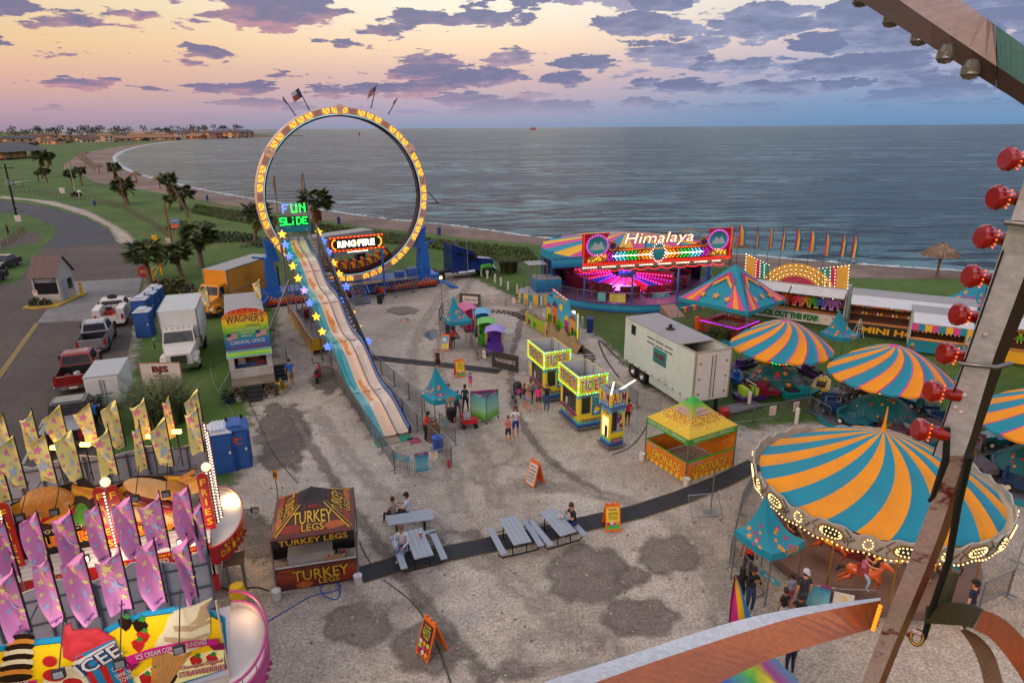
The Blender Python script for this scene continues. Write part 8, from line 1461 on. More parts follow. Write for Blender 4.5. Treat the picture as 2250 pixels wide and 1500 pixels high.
b=G(1655,1462,3.);t=popup('party_tent','purple green and yellow tent top at the bottom edge under the curved beam',V((b.x-.85,b.y-1.8,0)),R(20),2.8,2.8,2.1,3.0,zgrad('party_roof',[(0,'#7a1f8a'),(.3,'#1f4a9a'),(.45,'#3a9a2a'),(.6,'#c8b01e'),(.75,'#a01f7a'),(1,'#2a7a9a')],'X'),mag,([],[]))
skinM=[mat('skin_light','#b98468',.6,0,.06),mat('skin_tan','#8f5f46',.6,0,.06),mat('skin_dark','#4f3226',.6,0,.06)];CL={}
def cloth(c):return mat('cloth'+c,c,.85,0,.12,4.)
def person(loc,rz,label,h=1.75,shirt='#888',pants='#222',hair='#2a1c14',sk=0,sleeve=0,legs=1,shoes='#b8b4b0',pose='stand',arms='down',hairs='short',cap=None,stride=.0,lean=0.,seat=.46,name='person',fem=False):
 """legs: 0 shorts, 1 trousers; sleeve: -1 none, 0 short, 1 long"""
 t=thing('person',label,'person',loc,rz);k=h/1.75;B=[];Vx=[];E_=[];Rd=[]
 def v(p,r,par=None):Vx.append(V(p));Rd.append(r);i=len(Vx)-1;(E_.append((par,i))if par is not None else None);return i
 hz=.93 if pose!='sit' else seat+.1;L=lambda z,y=0:V((0,y+lean*(z-hz)*1.0,z));off=hz-.93;sw=.165 if fem else .185;wr=.105 if fem else .125
 pe=v(L(hz),(.135,.105));wa=v(L(hz+.17),(wr+.01,.095),pe);ch=v(L(hz+.36),(.145 if fem else .16,.105),wa);ne=v(L(hz+.54),(.055,.055),ch);hb=v(L(hz+.62),(.07,.075),ne);hd=v(L(hz+.71,.02),(.088,.1),hb);ht=v(L(hz+.80,.01),(.06,.065),hd)
 seg={(pe,wa):'torso',(wa,ch):'torso',(ch,ne):'torso',(ne,hb):'head',(hb,hd):'head',(hd,ht):'head'};HE=[]
 for s in(-1,1):
  sh=v(L(hz+.47)+V((s*sw,0,0)),(.06,.06),ch);S=Vx[sh]
  if arms=='down':el=S+V((s*.05,-.02-stride*s*.14,-.29));w_=el+V((s*.01,.05-stride*s*.12,-.25))
  elif arms=='front':el=S+V((s*.05,.08,-.27));w_=el+V((-s*.1,.23,.06))
  elif arms=='face':el=S+V((s*.05,.14,-.24));w_=el+V((-s*.14,.1,.22))
  elif arms=='one':el=S+(V((s*.05,.1,-.26))if s>0 else V((s*.05,-.02,-.29)));w_=el+(V((-.1,.14,.2))if s>0 else V((s*.01,.06,-.25)))
  elif arms=='reach':el=S+V((s*.03,.22,-.18));w_=el+V((-s*.03,.25,.0))
  elif arms=='lap':el=S+V((s*.08,.1,-.26));w_=el+V((-s*.14,.2,-.1))
  e=v(el,(.042,.042),sh);wi=v(w_,(.031,.031),e);d=(w_-el).normalized();hn=v(w_+d*.06,(.036,.026),wi);seg[(sh,e)]='upper';seg[(e,wi)]='fore';seg[(wi,hn)]='hand';seg[(ch,sh)]='torso';HE.append((w_+d*.08,d,s))
  hp=v(Vx[pe]+V((s*.09,0,-.04)),(.095,.095),pe);H=Vx[hp]
  if pose=='sit':kn=H+V((s*.05,.42,-.02));an=kn+V((0,.04-.1*(s>0),-(seat+.0)+.04))
  elif pose=='ride':kn=H+V((s*.2,.26,-.22));an=kn+V((s*.02,-.08,-.4))
  elif pose=='pedal':kn=H+V((s*.03,.36,-.14-.1*s));an=kn+V((0,-.06,-.4))
  else:kn=H+V((s*.01,.03+s*stride*.26,-.42));an=kn+V((0,s*stride*.2-.06-(.12*stride if s<0 else 0),-.415+(.06*stride if s<0 else 0)))
  n_=v(kn,(.06,.062),hp);a=v(an,(.04,.042),n_);to=v(an+V((s*.015,.13,-.05)),(.04,.028),a);seg[(pe,hp)]='pelvis';seg[(hp,n_)]='thigh';seg[(n_,a)]='shin';seg[(a,to)]='foot'
 me=bpy.data.meshes.new('body');me.from_pydata([p*k for p in Vx],E_,[]);o=bpy.data.objects.new('body',me);TMP.collection.objects.link(o);md=o.modifiers.new('s','SKIN');md.use_smooth_shade=True;sv=me.skin_vertices[0].data
 for i,r in enumerate(Rd):sv[i].radius=(r[0]*k,r[1]*k);sv[i].use_root=(i==0)
 sb=o.modifiers.new('u','SUBSURF');sb.levels=sb.render_levels=1
 TMP.view_layers[0].update();m2=bpy.data.meshes.new_from_object(o.evaluated_get(TMP.view_layers[0].depsgraph));bpy.data.objects.remove(o)
 sk_=skinM[sk];M4=[sk_,cloth(shirt),cloth(pants),cloth(shoes)];mb=MB();vs=[x.co.copy()for x in m2.vertices];keys=list(seg)
 for p in m2.polygons:
  c=V(p.center)/k;bd,bs=9,None
  for(i,j)in keys:
   a,b=Vx[i],Vx[j];ab=b-a;q=max(0,min(1,(c-a).dot(ab)/max(ab.length_squared,1e-6)));dd=(c-a-ab*q).length-.6*max(Rd[i][0]*(1-q)+Rd[j][0]*q,.01)
   if dd<bd:bd,bs,bq=dd,seg[(i,j)],q
  mi={'torso':1,'pelvis':2,'head':0,'upper':1 if sleeve>0 or(sleeve==0 and bq<.62)else 0,'fore':1 if sleeve>0 else 0,'hand':0,'thigh':2 if legs or bq<.75 else 0,'shin':2 if legs else 0,'foot':3}[bs]
  if bs=='torso' and c.z<hz+.06:mi=2
  mb.f.append(list(p.vertices));mb.m.append(mb.mi(M4[mi]));mb.s.append(True)
 mb.v=vs;bpy.data.meshes.remove(m2)
 hd_=(Vx[hd]+V((0,.0,.0)))*k
 for w_,d,s in HE:
  sd=d.cross(V((0,1,0.3))).normalized();up_=sd.cross(d)
  for f in range(4):b=(w_+sd*(f-1.5)*.016)*k;ln=(.062,.072,.066,.052)[f]*k;mb.path([b-d*.02*k,b+d*ln*.55,b+d*ln+up_*.018*k],[.0095*k,.009*k,.007*k],sk_,5)
  b=(w_-d*.03-sd*s*.03)*k;mb.path([b,b+(d*.03-sd*s*.03)*k,b+(d*.055-sd*s*.03)*k],[.011*k,.01*k,.008*k],sk_,5)
 mb.path([hd_+V((0,.095,.015))*k,hd_+V((0,.125,-.012))*k],[.01*k,.017*k],sk_,6)
 for s in(-1,1):mb.ball(hd_+V((s*.036,.088,.022))*k,.0135*k,blk,6,4);mb.ball(hd_+V((s*.09,0,0))*k,(.015*k,.022*k,.032*k),sk_,6,4)
 mb.bx(hd_+V((0,.098,-.045))*k,(.045*k,.012*k,.01*k),cloth('#7a3a34'));mb.build('body',t)
 hm=mat('hair'+hair,hair,.7,0,.3,8.)
 mb=MB();c=hd_+V((0,-.012,.022))*k
 if hairs!='bald':
  pr=[(0,.125),(.06,.112),(.092,.075),(.103,.02),(.1,-.02)];mb.lathe([(r*k,z*k)for r,z in pr],hm,14,c);mb.lathe([(.1*k,-.02*k),(.102*k,-.055*k),(.07*k,-.09*k)],hm,10,c+V((0,-.01*k,0)),a0=PI*1.02,a1=PI*1.98)
  if hairs=='long':mb.grid(lambda u,v:c+V((.105*math.cos(PI*1.0+PI*u),-.0+.11*math.sin(PI*1.0+PI*u)-.02*v,.03-.33*v))*k,10,5,hm)
  if hairs=='pony':mb.path([c+V((0,-.09,.05))*k,c+V((0,-.15,.03))*k,c+V((0,-.15,-.1))*k,c+V((0,-.12,-.2))*k],[.03*k,.04*k,.035*k,.012*k],hm,7)
  mb.build('hair',t)
 if cap:
  cm_=cloth(cap);mb=MB();mb.lathe([(.108*k,.025*k),(.106*k,.07*k),(.075*k,.115*k),(0,.135*k)],cm_,14,c);s=-1 if hairs=='back' else 1;mb.grid(lambda u,v:c+V((.09*(2*u-1)*(1-.3*v*v),s*(.085*math.sqrt(max(0,1-(2*u-1)**2))+.09*v),.03-.015*v))*k,6,3,cm_);mb.build('cap',t)
 return t
def fp_(hx,hy,fx,fy):
 b=G(fx,fy);return max(.85,min(1.9,HT(b,hy)))
def pp(head,feet,rz,label,**kw):h=fp_(*head,*feet);return person(G(*feet),R(rz),label,h=h,**kw)
pp((639,788),(641,849),20,'person in a bright blue shirt and tan shorts walking past the office steps',shirt='#1f5ab0',pants='#8a7358',legs=0,hair='#2a1a12',stride=.7,sk=0,shoes='#1a1a1c')
pp((963,765),(963,820),5,'person in a dark sleeveless shirt and black shorts walking away over the cable mat',shirt='#33262e',pants='#131318',legs=0,sleeve=-1,stride=.6,hairs='bald',cap='#8a8078')
pp((940,906),(936,968),-60,'person in a red shirt and black cap leaning on the sacks at the slide foot',shirt='#c0201c',pants='#1a1a20',cap='#15151a',sk=2,arms='reach',lean=.25,shoes='#1a1a1c')
pp((983,843),(986,904),-10,'person in a pink sleeveless top with tied back hair walking away',shirt='#b84a74',pants='#1c1a22',legs=0,sleeve=-1,hair='#6a4424',hairs='pony',fem=True,arms='front')
pp((1001,854),(1006,923),-8,'person in a teal shirt and a white cap walking away beside the red wagon',shirt='#145a6a',pants='#4a3f40',legs=0,cap='#b8bcc8',hairs='back',stride=.6,shoes='#1a1a1c')
pp((1019,845),(1023,905),-12,'person in a grey shirt and dark trousers walking away ahead of the red wagon',shirt='#3a4250',pants='#1a1a22',stride=.5)
pp((1031,819),(1034,853),170,'toddler in a pink and purple outfit standing by the yellow a-frame sign',shirt='#7a2a9a',pants='#d02a5a',legs=0,hair='#5a3a22',fem=True)
pp((1125,892),(1133,962),172,'person with long auburn hair in a white top and blue shorts facing the camera',shirt='#c4c6ce',pants='#1f3a8a',legs=0,hair='#4a2418',hairs='long',fem=True,arms='one',stride=.4)
pp((1115,913),(1117,974),165,'person in a pink top and dark shorts with a hand at the face',shirt='#c05a6a',pants='#151a30',legs=0,hair='#6a4a30',hairs='pony',fem=True,arms='face',sleeve=-1,stride=.3)
pp((1153,842),(1152,897),-60,'person in a black top and denim shorts at the left end of the ticket queue',shirt='#1c1a1e',pants='#5a7aa0',legs=0,hair='#7a4a24',hairs='long',fem=True,arms='front');pp((1168,832),(1166,886),-20,'person in a pale top at the ticket window behind the one in black',shirt='#a08a80',pants='#1c1c24',hair='#5a3a22',hairs='pony',fem=True,arms='front')
pp((1160,850),(1161,902),-30,'child in a striped top between the two long haired people at the ticket booth',shirt='#a87a80',pants='#7a8aa0',legs=0,hair='#8a5a30',hairs='long',fem=True);pp((1182,846),(1183,901),0,'person in a hot pink shirt standing in the ticket queue',shirt='#e02a7a',pants='#3a3a42',legs=0,hair='#6a4424',hairs='pony',fem=True);pp((1199,842),(1201,902),-15,'person in a dark shirt and jeans at the right of the ticket queue',shirt='#171c2c',pants='#2a4a7a',hair='#8a6a3a',hairs='short',arms='face')
pp((1376,876),(1378,936),5,'person in a red shirt and black shorts standing behind the cash machine tower',shirt='#c8201a',pants='#17171c',legs=0,sk=1)
q=PT[0];dd=q.rotation_euler.z
person(at(q,-.62,.82),dd+R(175-90-40),'person in a beige top seated at the far side of the crosswise picnic table',shirt='#a08a80',pants='#1c1a1e',pose='sit',arms='lap',hair='#4a2a1a',h=1.62,fem=True);person(at(q,-.05,.8),dd+R(70),'person in a white shirt and black cap seated at the crosswise picnic table',shirt='#b8bccc',pants='#22242c',pose='sit',arms='front',cap='#15141a',h=1.75)
q=PT[1];person(G(892,1224)+V((-.1,.05,0)),R(175),'person in white long sleeves and jeans sitting at the end of the picnic table',shirt='#c0bec4',pants='#4a72a8',pose='sit',arms='lap',sleeve=1,cap='#6a4a44',hair='#8a8078',h=1.8,lean=.12)
q=PT[3];s_=at(q,.05,.74);s_b=at(q,.05,-.74);s_=s_ if proj(s_)[0]>proj(s_b)[0]else s_b;person(V((s_.x,s_.y,0)),q.rotation_euler.z+R(180 if s_ is not s_b else 0)+(0 if s_ is not s_b else 0),'person in a black shirt and jeans eating at the picnic table',shirt='#15151a',pants='#1f3566',pose='sit',arms='face',h=1.82,lean=.2,hair='#2a1c14')
pp((1632,1170),(1640,1268),-20,'person in a red shirt under the star canopy at the carousel entrance',shirt='#b8301a',pants='#1a1a22',sk=1);pp((1640,1245),(1645,1345),190,'person with long dark hair in a black jacket near the carousel entrance',shirt='#131318',pants='#2a3a5a',hair='#14100e',hairs='long',fem=True,sk=1,sleeve=1,arms='face')
pp((1622,1246),(1622,1338),0,'person with black hair in a black coat seen from behind near the carousel entrance',shirt='#17151a',pants='#17151a',hair='#100c0c',hairs='long',sleeve=1,fem=True);pp((1713,1292),(1716,1376),20,'child in a black shirt watching the carousel, left of another child in black',shirt='#141418',pants='#b8b4b0',legs=0,hair='#1a120e',sk=1);pp((1746,1306),(1748,1392),-30,'child in a black shirt watching the carousel, beside the person in a white cap',shirt='#16161a',pants='#22242c',hair='#1a120e',sk=1,arms='front');pp((1757,1252),(1757,1352),10,'person in a charcoal shirt and white cap watching the carousel',shirt='#2a2c34',pants='#3a4a66',cap='#b0b4c0',hairs='back');pp((1731,1262),(1732,1332),0,'child in a pale blue outfit standing between the barriers at the carousel',shirt='#8a90b0',pants='#b84a6a',legs=0,hair='#20140e',fem=True);pp((1752,1395),(1733,1478),10,'person in dark jeans mostly hidden behind the orange curved beam',shirt='#2a2a34',pants='#16243a',h=None)if 0 else person(G(1733,1478),R(10),'person in dark jeans mostly hidden behind the orange curved beam',1.7,shirt='#2a2a34',pants='#16243a')
pp((2117,1276),(2120,1380),30,'person in a navy shirt and black cap standing right of the carousel beside the strut',shirt='#141c3a',pants='#2a2c34',cap='#101014')
for k,(i,lb,sh,pt_)in enumerate(((0,'rider in a pink shirt and pale jeans on a carousel horse','#b8708a','#8fb0c8'),(12,'rider in a dark top on a carousel horse under the rounding boards','#3a2430','#c08a70'),(1,'rider in a purple top on an inner carousel horse','#5a3a6a','#3a4a6a'))):
 p,a=HORSES[i];person(p+V((0,0,.88-.93+.0)),a,lb,1.5,shirt=sh,pants=pt_,hair='#4a2a1a',hairs='long',pose='ride',arms='reach',fem=True,legs=1)
pp((841,630),(842,664),160,'person in a red shirt and green cap at the entrance of the ring ride',shirt='#c0261c',pants='#1a1a20',cap='#2a7a3a',sk=1);pp((984,693),(984,735),-40,'person in a red shirt standing behind the teal tent by the train',shirt='#b8201c',pants='#1a2a5a',sk=2);pp((993,720),(996,765),-20,'person in a red shirt at the barrier in front of the train tent',shirt='#b8201c',pants='#2a2226',sk=1,arms='front');pp((36,447),(37,467),30,'person in a white shirt walking on the far road beside the utility pole',shirt='#b8b4b0',pants='#1a1a20',legs=0);pp((18,492),(19,517),0,'dark dressed person walking on the path at the left edge',shirt='#121416',pants='#121416');pp((533,973),(536,1018),100,'person in a green cap and green shirt behind the blue toilet with the orange logo',shirt='#1f7a3a',pants='#17181c',cap='#2fa03a')
b=G(214,945);t=thing('bicycle','dark bicycle ridden beside the white cargo trailer','bicycle',b,R(20))
for y in(-.52,.52):mb=MB();mb.path([(0,y+.33*math.cos(a),.34+.33*math.sin(a))for a in[2*PI*i/18 for i in range(19)]],.02,tyre,5);mb.build('wheel',t)
mb=MB();[mb.tube(a,b_,.018,blk)for a,b_ in(((0,-.52,.34),(0,-.1,.85)),((0,-.1,.85),(0,.42,.85)),((0,.42,.85),(0,.52,.34)),((0,-.1,.85),(0,.05,.35)),((0,.05,.35),(0,.42,.85)),((0,-.52,.34),(0,.05,.35)))];mb.build('frame',t);mb=MB();mb.bx((0,-.14,.92),(.14,.26,.05),blk);mb.build('saddle',t);mb=MB();mb.tube((-.28,.4,1.02),(.28,.4,1.02),.016,blk);mb.tube((0,.42,.85),(0,.4,1.02),.016,blk);mb.build('handlebar',t)
person(b+Matrix.Rotation(R(20),3,'Z')@V((0,-.12,.02)),R(20),'person in a blue shirt riding the bicycle beside the white cargo trailer',1.76,shirt='#1f66b8',pants='#1c1c22',pose='pedal',arms='reach',lean=.35,legs=0)
RZ=R(21.1);fred=mat('stall_paint_red','#a3141a',.4,0,.08,1,coat=.3);wht2=mat('stall_white','#bdb6b2',.45,0,.1,1.,.12);gpan=mat('panel_grey','#a9aab4',.5,.2,.1,.7,.15);gfr=mat('panel_frame','#5a5c66',.5,.3);yel2=mat('sign_yellow_print','#e0b010',.5,0,.08);tealr=mat('rim_teal','#1f8ab0',.4)
def back_sign(t,y,x0,x1,z0,tops,name):
 """the rear sign seen from behind: grey panels in a frame with a scalloped top"""
 n_=12;mb=MB();w_=(x1-x0)/n_
 def top(x):u=(x-x0)/(x1-x0);return tops[0]+(tops[1]-tops[0])*u+.22*abs(math.sin(u*PI*3.5))+(.12 if int(u*7)%2 else 0)
 for i in range(n_*3):a,b=x0+(x1-x0)*i/(n_*3),x0+(x1-x0)*(i+1)/(n_*3);mb.hexa([(a,y,z0),(b,y,z0),(b,y+.05,z0),(a,y+.05,z0),(a,y,top(a)),(b,y,top(b)),(b,y+.05,top(b)),(a,y+.05,top(a))],gpan)
 o=mb.build(name,t);mb=MB();
 for i in range(n_+1):x=x0+w_*i;mb.box(x-.025,x+.025,y-.05,y,z0,top(x)-.06,gfr)
 for z in(z0+.05,(z0+tops[0])/2,tops[0]-.12):mb.box(x0,x1,y-.045,y,z-.02,z+.02,gfr)
 mb.path([(x0+(x1-x0)*i/40,y,top(x0+(x1-x0)*i/40))for i in range(41)],.025,wht2,4);mb.build('panel_frame',o)
def trailer_body(t,x0,x1,Dp,zr,m1):
 mb=MB();mb.box(x0,x1,0,.08,.5,1.1,m1);mb.box(x0,x1,0,.08,2.1,zr,wht2);mb.box(x0,x1,Dp-.08,Dp,.5,zr,wht2);mb.box(x1-.08,x1,.08,Dp-.08,.5,zr,wht2);mb.box(x0,x0+.08,.08,Dp-.08,.5,zr,wht2);mb.box(x0+.08,x1-.08,.08,Dp-.08,.5,.56,blk);mb.build('wall',t);mb=MB();mb.box(x0,x1,.0,Dp,zr,zr+.06,gpan);mb.build('roof',t);[wheel(t,x,Dp-.2,.38)for x in(-3.,-2.)]
def capend(t,cy,ry,rx,z0,z1,fm,topm,words,name):
 mb=MB();N=20;f=lambda a,k=1.:(rx*k*math.sin(a),cy-ry*k*math.cos(a));P=[f(PI*i/N)for i in range(N+1)]
 for(x,y),(x2,y2)in zip(P,P[1:]):mb.quad((x,y,z0),(x2,y2,z0),(x2,y2,z1),(x,y,z1),fm);mb.quad((x2*.95,y2*.95+cy*.05,z1-.28),(x*.95,y*.95+cy*.05,z1-.28),(x*.95,y*.95+cy*.05,z1),(x2*.95,y2*.95+cy*.05,z1),topm);mb.quad((x,y,z1),(x2,y2,z1),(x2*.95,y2*.95+cy*.05,z1),(x*.95,y*.95+cy*.05,z1),fm)
 mb.poly([(x*.96,y*.96+cy*.04,z1-.2)for x,y in P],topm);
 for i in range(10):x,y=f(PI*(i+.5)/N*.9);mb.box(x-.12,x+.06,y-.02,y+.02,z0-.1-.05*(i%2),z0,fm)
 o=mb.build(name,t);return o
def bulbs_col(t,x,y,z0,z1,n_,cols=1,name='bulb_column'):
 mb=MB();mb.box(x-.05*cols,x+.05*cols,y,y+.06,z0,z1,mat('bulb_backing','#6a3a2a',.5))
 for c in range(cols):
  for i in range(n_):mb.ball((x+(c-(cols-1)/2)*.11,y-.05,z0+(z1-z0)*(i+.5)/n_),.028,gw,6,4)
 mb.build(name,t)
def spot(t,a,b,lit=False):
 mb=MB();mb.tube(a,b,.015,blk);mb.bx(b,(.24,.08,.22),blk);mb.bx(V(b)+V((0,-.05,0)),(.18,.02,.15),gw if lit else mat('lamp_glass','#6a6a72',.2));mb.build('spotlight',t)
O1=G(465,1180,2.6);O1.z=0;BT=thing('burger_trailer','red food trailer with a giant burger and sausage sign and FRIES pillars','food trailer',O1,RZ);t=BT
PB=O1+Matrix.Rotation(RZ,3,'Z')@V((0,.3,0));bq=lambda x,y:lpt(BT,onplane(x,y,PB,RZ))
trailer_body(t,-8.,0,2.6,2.85,fred);mb=MB();mb.box(-8,.0,-.5,-.44,2.25,2.72,fred);mb.hexa([(-8,-.5,2.72),(0,-.5,2.72),(0,.28,2.86),(-8,.28,2.86),(-8,-.5,2.76),(0,-.5,2.76),(0,.28,2.98),(-8,.28,2.98)],wht2)
for i in range(4):mb.box(-8,0,-.42+i*.17,-.36+i*.17,2.79+i*.05,2.82+i*.05,wht2)
for x,tx,s in((-4.4,'PHILLY',.12),(-4.2,'CHEESESTEAK',.2),(-2.6,'SMOKED',.1),(-2.5,'TURKEY LEGS',.2),(-1.15,'FRESH SQUEEZED',.1),(-1.1,'FRIED PICKLES',.18),(-.35,'HOT & JUICY',.1),(-.3,'GYROS',.16)):mb.text(tx,(x,-.5,2.6 if s<.15 else 2.42),yel2 if s<.15 else mat('print_cream','#d8c8a0'),s,w=len(tx)*s*.62)
mb.build('red_fascia',t);mb=MB();P_=[(-3.1,2.25),(-2.1,2.25),(-2.1,2.1),(-2.6,1.85),(-3.1,2.1)];mb.prism([(x,-.52,z)for x,z in P_],(0,-.03,0),mat('star_blue','#1f4f8a'));mb.star((-2.6,-.55,2.1),.12,wht2,off=.004);mb.build('flag_shield',t)
blackp2=mat('board_black','#1a0f0c',.5,0,.4,3.);bun=mat('bun_brown','#c07a2a',.5,0,.25,3.);bunl=mat('bun_pale','#d0a064',.5,0,.2,3.);seed=mat('sesame','#d8bc80',.6);patty=mat('patty','#3a1c14',.7,0,.5,8.);chz=mat('cheese','#d8861a',.45);let_=mat('lettuce','#4a8a22',.6,0,.4,4.);tom=mat('tomato','#a82018',.4);fry=mat('fries','#d89a20',.5,0,.2,3.);saus=mat('sausage','#6a1812',.3,0,.3,4.);fla=mat('flame_print','#a83010',.5,0,.6,4.)
def art(mb,pts,m_,d,th=0.):
 P=[bqx(*p)+V((0,-d,0))for p in pts];P.reverse()if(P[1]-P[0]).cross(P[2]-P[1]).y>0 else None
 if th:mb.prism([p+V((0,th,0))for p in P],(0,-th,0),m_)
 else:mb.poly(P,m_)
bqx=bq
def ell(cx,cy,rx,ry,n_=18,rot=0.,a0=0,a1=2*PI):return[(cx+rx*math.cos(a)*math.cos(rot)-ry*math.sin(a)*math.sin(rot),cy+rx*math.cos(a)*math.sin(rot)+ry*math.sin(a)*math.cos(rot))for a in[a0+(a1-a0)*i/n_ for i in range(n_ if abs(a1-a0)>6 else n_+1)]]
mb=MB();art(mb,[(52,1232),(250,1190),(215,1075),(185,1050),(90,1080),(22,1108)],blackp2,.0,.06);art(mb,[(262,1190),(480,1148),(438,1045),(300,1045),(235,1075)],blackp2,.0,.06)
art(mb,[(22,1112),(90,1078),(120,1075),(110,1120),(40,1145)],fry,.01);art(mb,[(160,1066),(205,1072),(212,1085),(180,1110),(150,1100)],fry,.01);art(mb,[(240,1080),(270,1066),(330,1115),(255,1098)],fry,.01);art(mb,[(360,1045),(436,1046),(440,1080),(400,1090)],fry,.01)
for i in range(6):art(mb,[(24+i*3,1118+i*5),(100,1080+i*6),(101,1082+i*6),(25+i*3,1120+i*5)],chz,.016)
for a,b in(((158,1066),(212,1090)),((395,1052),(428,1034)),((402,1060),(436,1046))):d=V((b[0]-a[0],b[1]-a[1]));n_=V((-d.y,d.x)).normalized()*4;art(mb,[(a[0]+n_.x,a[1]+n_.y),(b[0]+n_.x,b[1]+n_.y),(b[0]-n_.x,b[1]-n_.y),(a[0]-n_.x,a[1]-n_.y)],bun,.02,.03)
art(mb,ell(150,1138,40,18,rot=-.3),let_,.02,.03);art(mb,ell(175,1110,26,22),patty,.03,.04);art(mb,ell(110,1158,45,10,rot=-.2),patty,.03,.03);art(mb,ell(182,1128,16,26,rot=-.2),let_,.045,.02);art(mb,ell(110,1132,62,14,rot=-.22),tom,.04,.03);art(mb,[(95,1146),(168,1105),(130,1150)],chz,.07,.02);art(mb,[(60,1140),(95,1130),(85,1158)],chz,.06,.02)
for cx,cy,r in((75,1200,40),(195,1160,36),(215,1180,30),(290,1120,26),(310,1145,30),(455,1120,24)):art(mb,[(cx-r*.5,cy+8),(cx-r*.15,cy-r*.4),(cx,cy-2),(cx+r*.25,cy-r*.7),(cx+r*.55,cy+6)],fla,.008+.0005*(cx%7))
o=mb.build('food_sign',t)
def dome(cx,cy,rx,ry,m_,dep,rot=0.,nm='x',seeds=0):
 mb=MB();c=bqx(cx,cy);ux=bqx(cx+rx*math.cos(rot),cy+rx*math.sin(rot))-c;uy=bqx(cx-ry*math.sin(rot)*-1,cy-ry*math.cos(rot))-c;N,K=22,7
 f=lambda a,q:c+ux*math.cos(a)*math.cos(q)+uy*math.sin(a)*math.cos(q)+V((0,-dep*math.sin(q)-.03,0))
 mb.grid(lambda u,v:f(-2*PI*u,v*PI/2),N,K,m_);rn=random.Random(3)
 for i in range(seeds):a,q=rn.uniform(.2,PI-.2),rn.uniform(.25,1.3);p=f(a,q);nn=(p-c+V((0,-.2,0))).normalized();mb.ball(p+V((0,-.006,0)),(.022,.014,.014),seed,5,3)
 mb.build(nm,o)
dome(105,1100,60,33,bun,.3,-.12,'burger_bun',90);dome(338,1072,66,22,bunl,.22,.16,'hot_dog_bun');dome(330,1098,60,12,saus,.2,.25,'sausage');dome(330,1130,58,18,bunl,.16,.2,'hot_dog_bun');dome(385,1078,36,22,bun,.2,.3,'hot_dog_bun');dome(360,1112,44,7,tom,.24,.2,'ketchup')
mb=MB();orr=mat('print_fire_orange','#d8501a',.5)
for tx,a,b,h_,m1,m2 in(('HOT & JUICY',(88,1172),(185,1150),.17,mat('print_cream','#d8c8a0'),None),('BURGERS',(82,1196),(205,1168),.36,orr,tom),('IN A BUN OR ON A STICK',(296,1142),(428,1118),.15,yel2,None),('SAUSAGE',(298,1166),(430,1138),.34,orr,tom)):
 A,B=bq(*a),bq(*b);d=B-A;d.z=0;c=(A+B)/2+V((0,-.05,0));(mb.outlined(tx,c,m1,yel2,h_,w=d.length,bold=.02)if m2 else mb.text(tx,c+V((0,-.01,0)),m1,h_,w=d.length))
mb.build('lettering',o)
for(px,py0,py1)in((22,1095,1240),(228,1062,1202),(256,1058,1198),(448,1032,1152)):
 A,B=bq(px-3,py0),bq(px+20,py1);x=(bq(px+6,(py0+py1)/2)).x;mb=MB();w_=.16;z0,z1=B.z-.02,A.z;y=.12;mb.prism([(x-w_,y,z0),(x+w_,y,z0),(x+w_,y,z1-.15)]+[(x+w_*math.cos(a),y,z1-.15+w_*math.sin(a))for a in(.5,1.,1.57,2.1,2.6)]+[(x-w_,y,z1-.15)],(0,-.07,0),fred)
 for i,ch in enumerate('FRIES'):mb.text(ch,(x,y-.07,z1-.32-i*(z1-z0-.5)/4.4),yel2,.24,w=.17 if ch!='I' else .05)
 mb.build('fries_pillar',t)
bulbs_col(t,bq(243,1120).x,.05,2.95,4.95,17,1);bulbs_col(t,.2,.3,2.95,4.9,17,2);bulbs_col(t,.34,.55,2.95,6.2,30,1);bulbs_col(t,.24,1.0,3.6,6.3,24,1);bulbs_col(t,bq(8,1120).x,.05,2.95,4.95,17,1)
for a in((232,1058),(452,1025)):q=bq(*a);mb=MB();mb.ball(q+V((.02,-.12,.05)),.15,glow('globe','#ffe0b0',1.1),10,6);mb.build('globe_lamp',t)
back_sign(t,2.6,-7.5,0,2.9,(4.95,4.7),'rear_sign');mb=MB();[mb.tube((x,.35,4.6),(x,2.55,4.5),.02,gfr)for x in(-5,-3.6,-2.2,-.9)];[mb.tube((x,2.5,2.9),(x,1.6,4.6),.02,gfr)for x in(-4.5,-3,-1.5,-.3)];mb.build('sign_brace',t)
for a,b in(((70,1068),(57,1115)),((140,1062),(130,1104)),((310,1035),(303,1075)),((372,1028),(369,1066))):A,B=bq(*a),bq(*b);spot(t,A+V((0,-.1,.25)),B+V((0,-.55,0)))
A=bq(203,1198);spot(t,A+V((-.1,-.2,-.3)),A+V((0,-.9,.15)),True);A=bq(405,1164);spot(t,A+V((-.1,-.2,-.3)),A+V((0,-.9,.15)),True)
o=capend(t,1.15,2.05,1.0,2.25,2.75,fred,wht2,(),'round_end');mb=MB()
for i,ch in enumerate('DRINKS'):a=PI*(.12+.045*i*1.25);x,y=1.0*math.sin(a),1.15-2.05*math.cos(a);d=V((math.cos(a),2.05*math.sin(a),0)).normalized();mb.text(ch,(x,y,2.42),yel2,.22,x=d,w=.17,off=.012)
for i,ch in enumerate('ICE COLD'):a=PI*(.15+.036*i);x,y=1.0*math.sin(a),1.15-2.05*math.cos(a);d=V((math.cos(a),2.05*math.sin(a),0)).normalized();(mb.text(ch,(x,y,2.64),yel2,.12,x=d,w=.09,off=.012)if ch!=' ' else None)
mb.build('lettering',o)
for x,y,l in((.7,-.2,'r'),):mb=MB();mb.box(.15,.85,.2,.9,1.2,1.26,wood);mb.box(.2,.3,.3,.4,0,1.2,steel);mb.box(.7,.8,.3,.4,0,1.2,steel);mb.build('side_shelf',t)
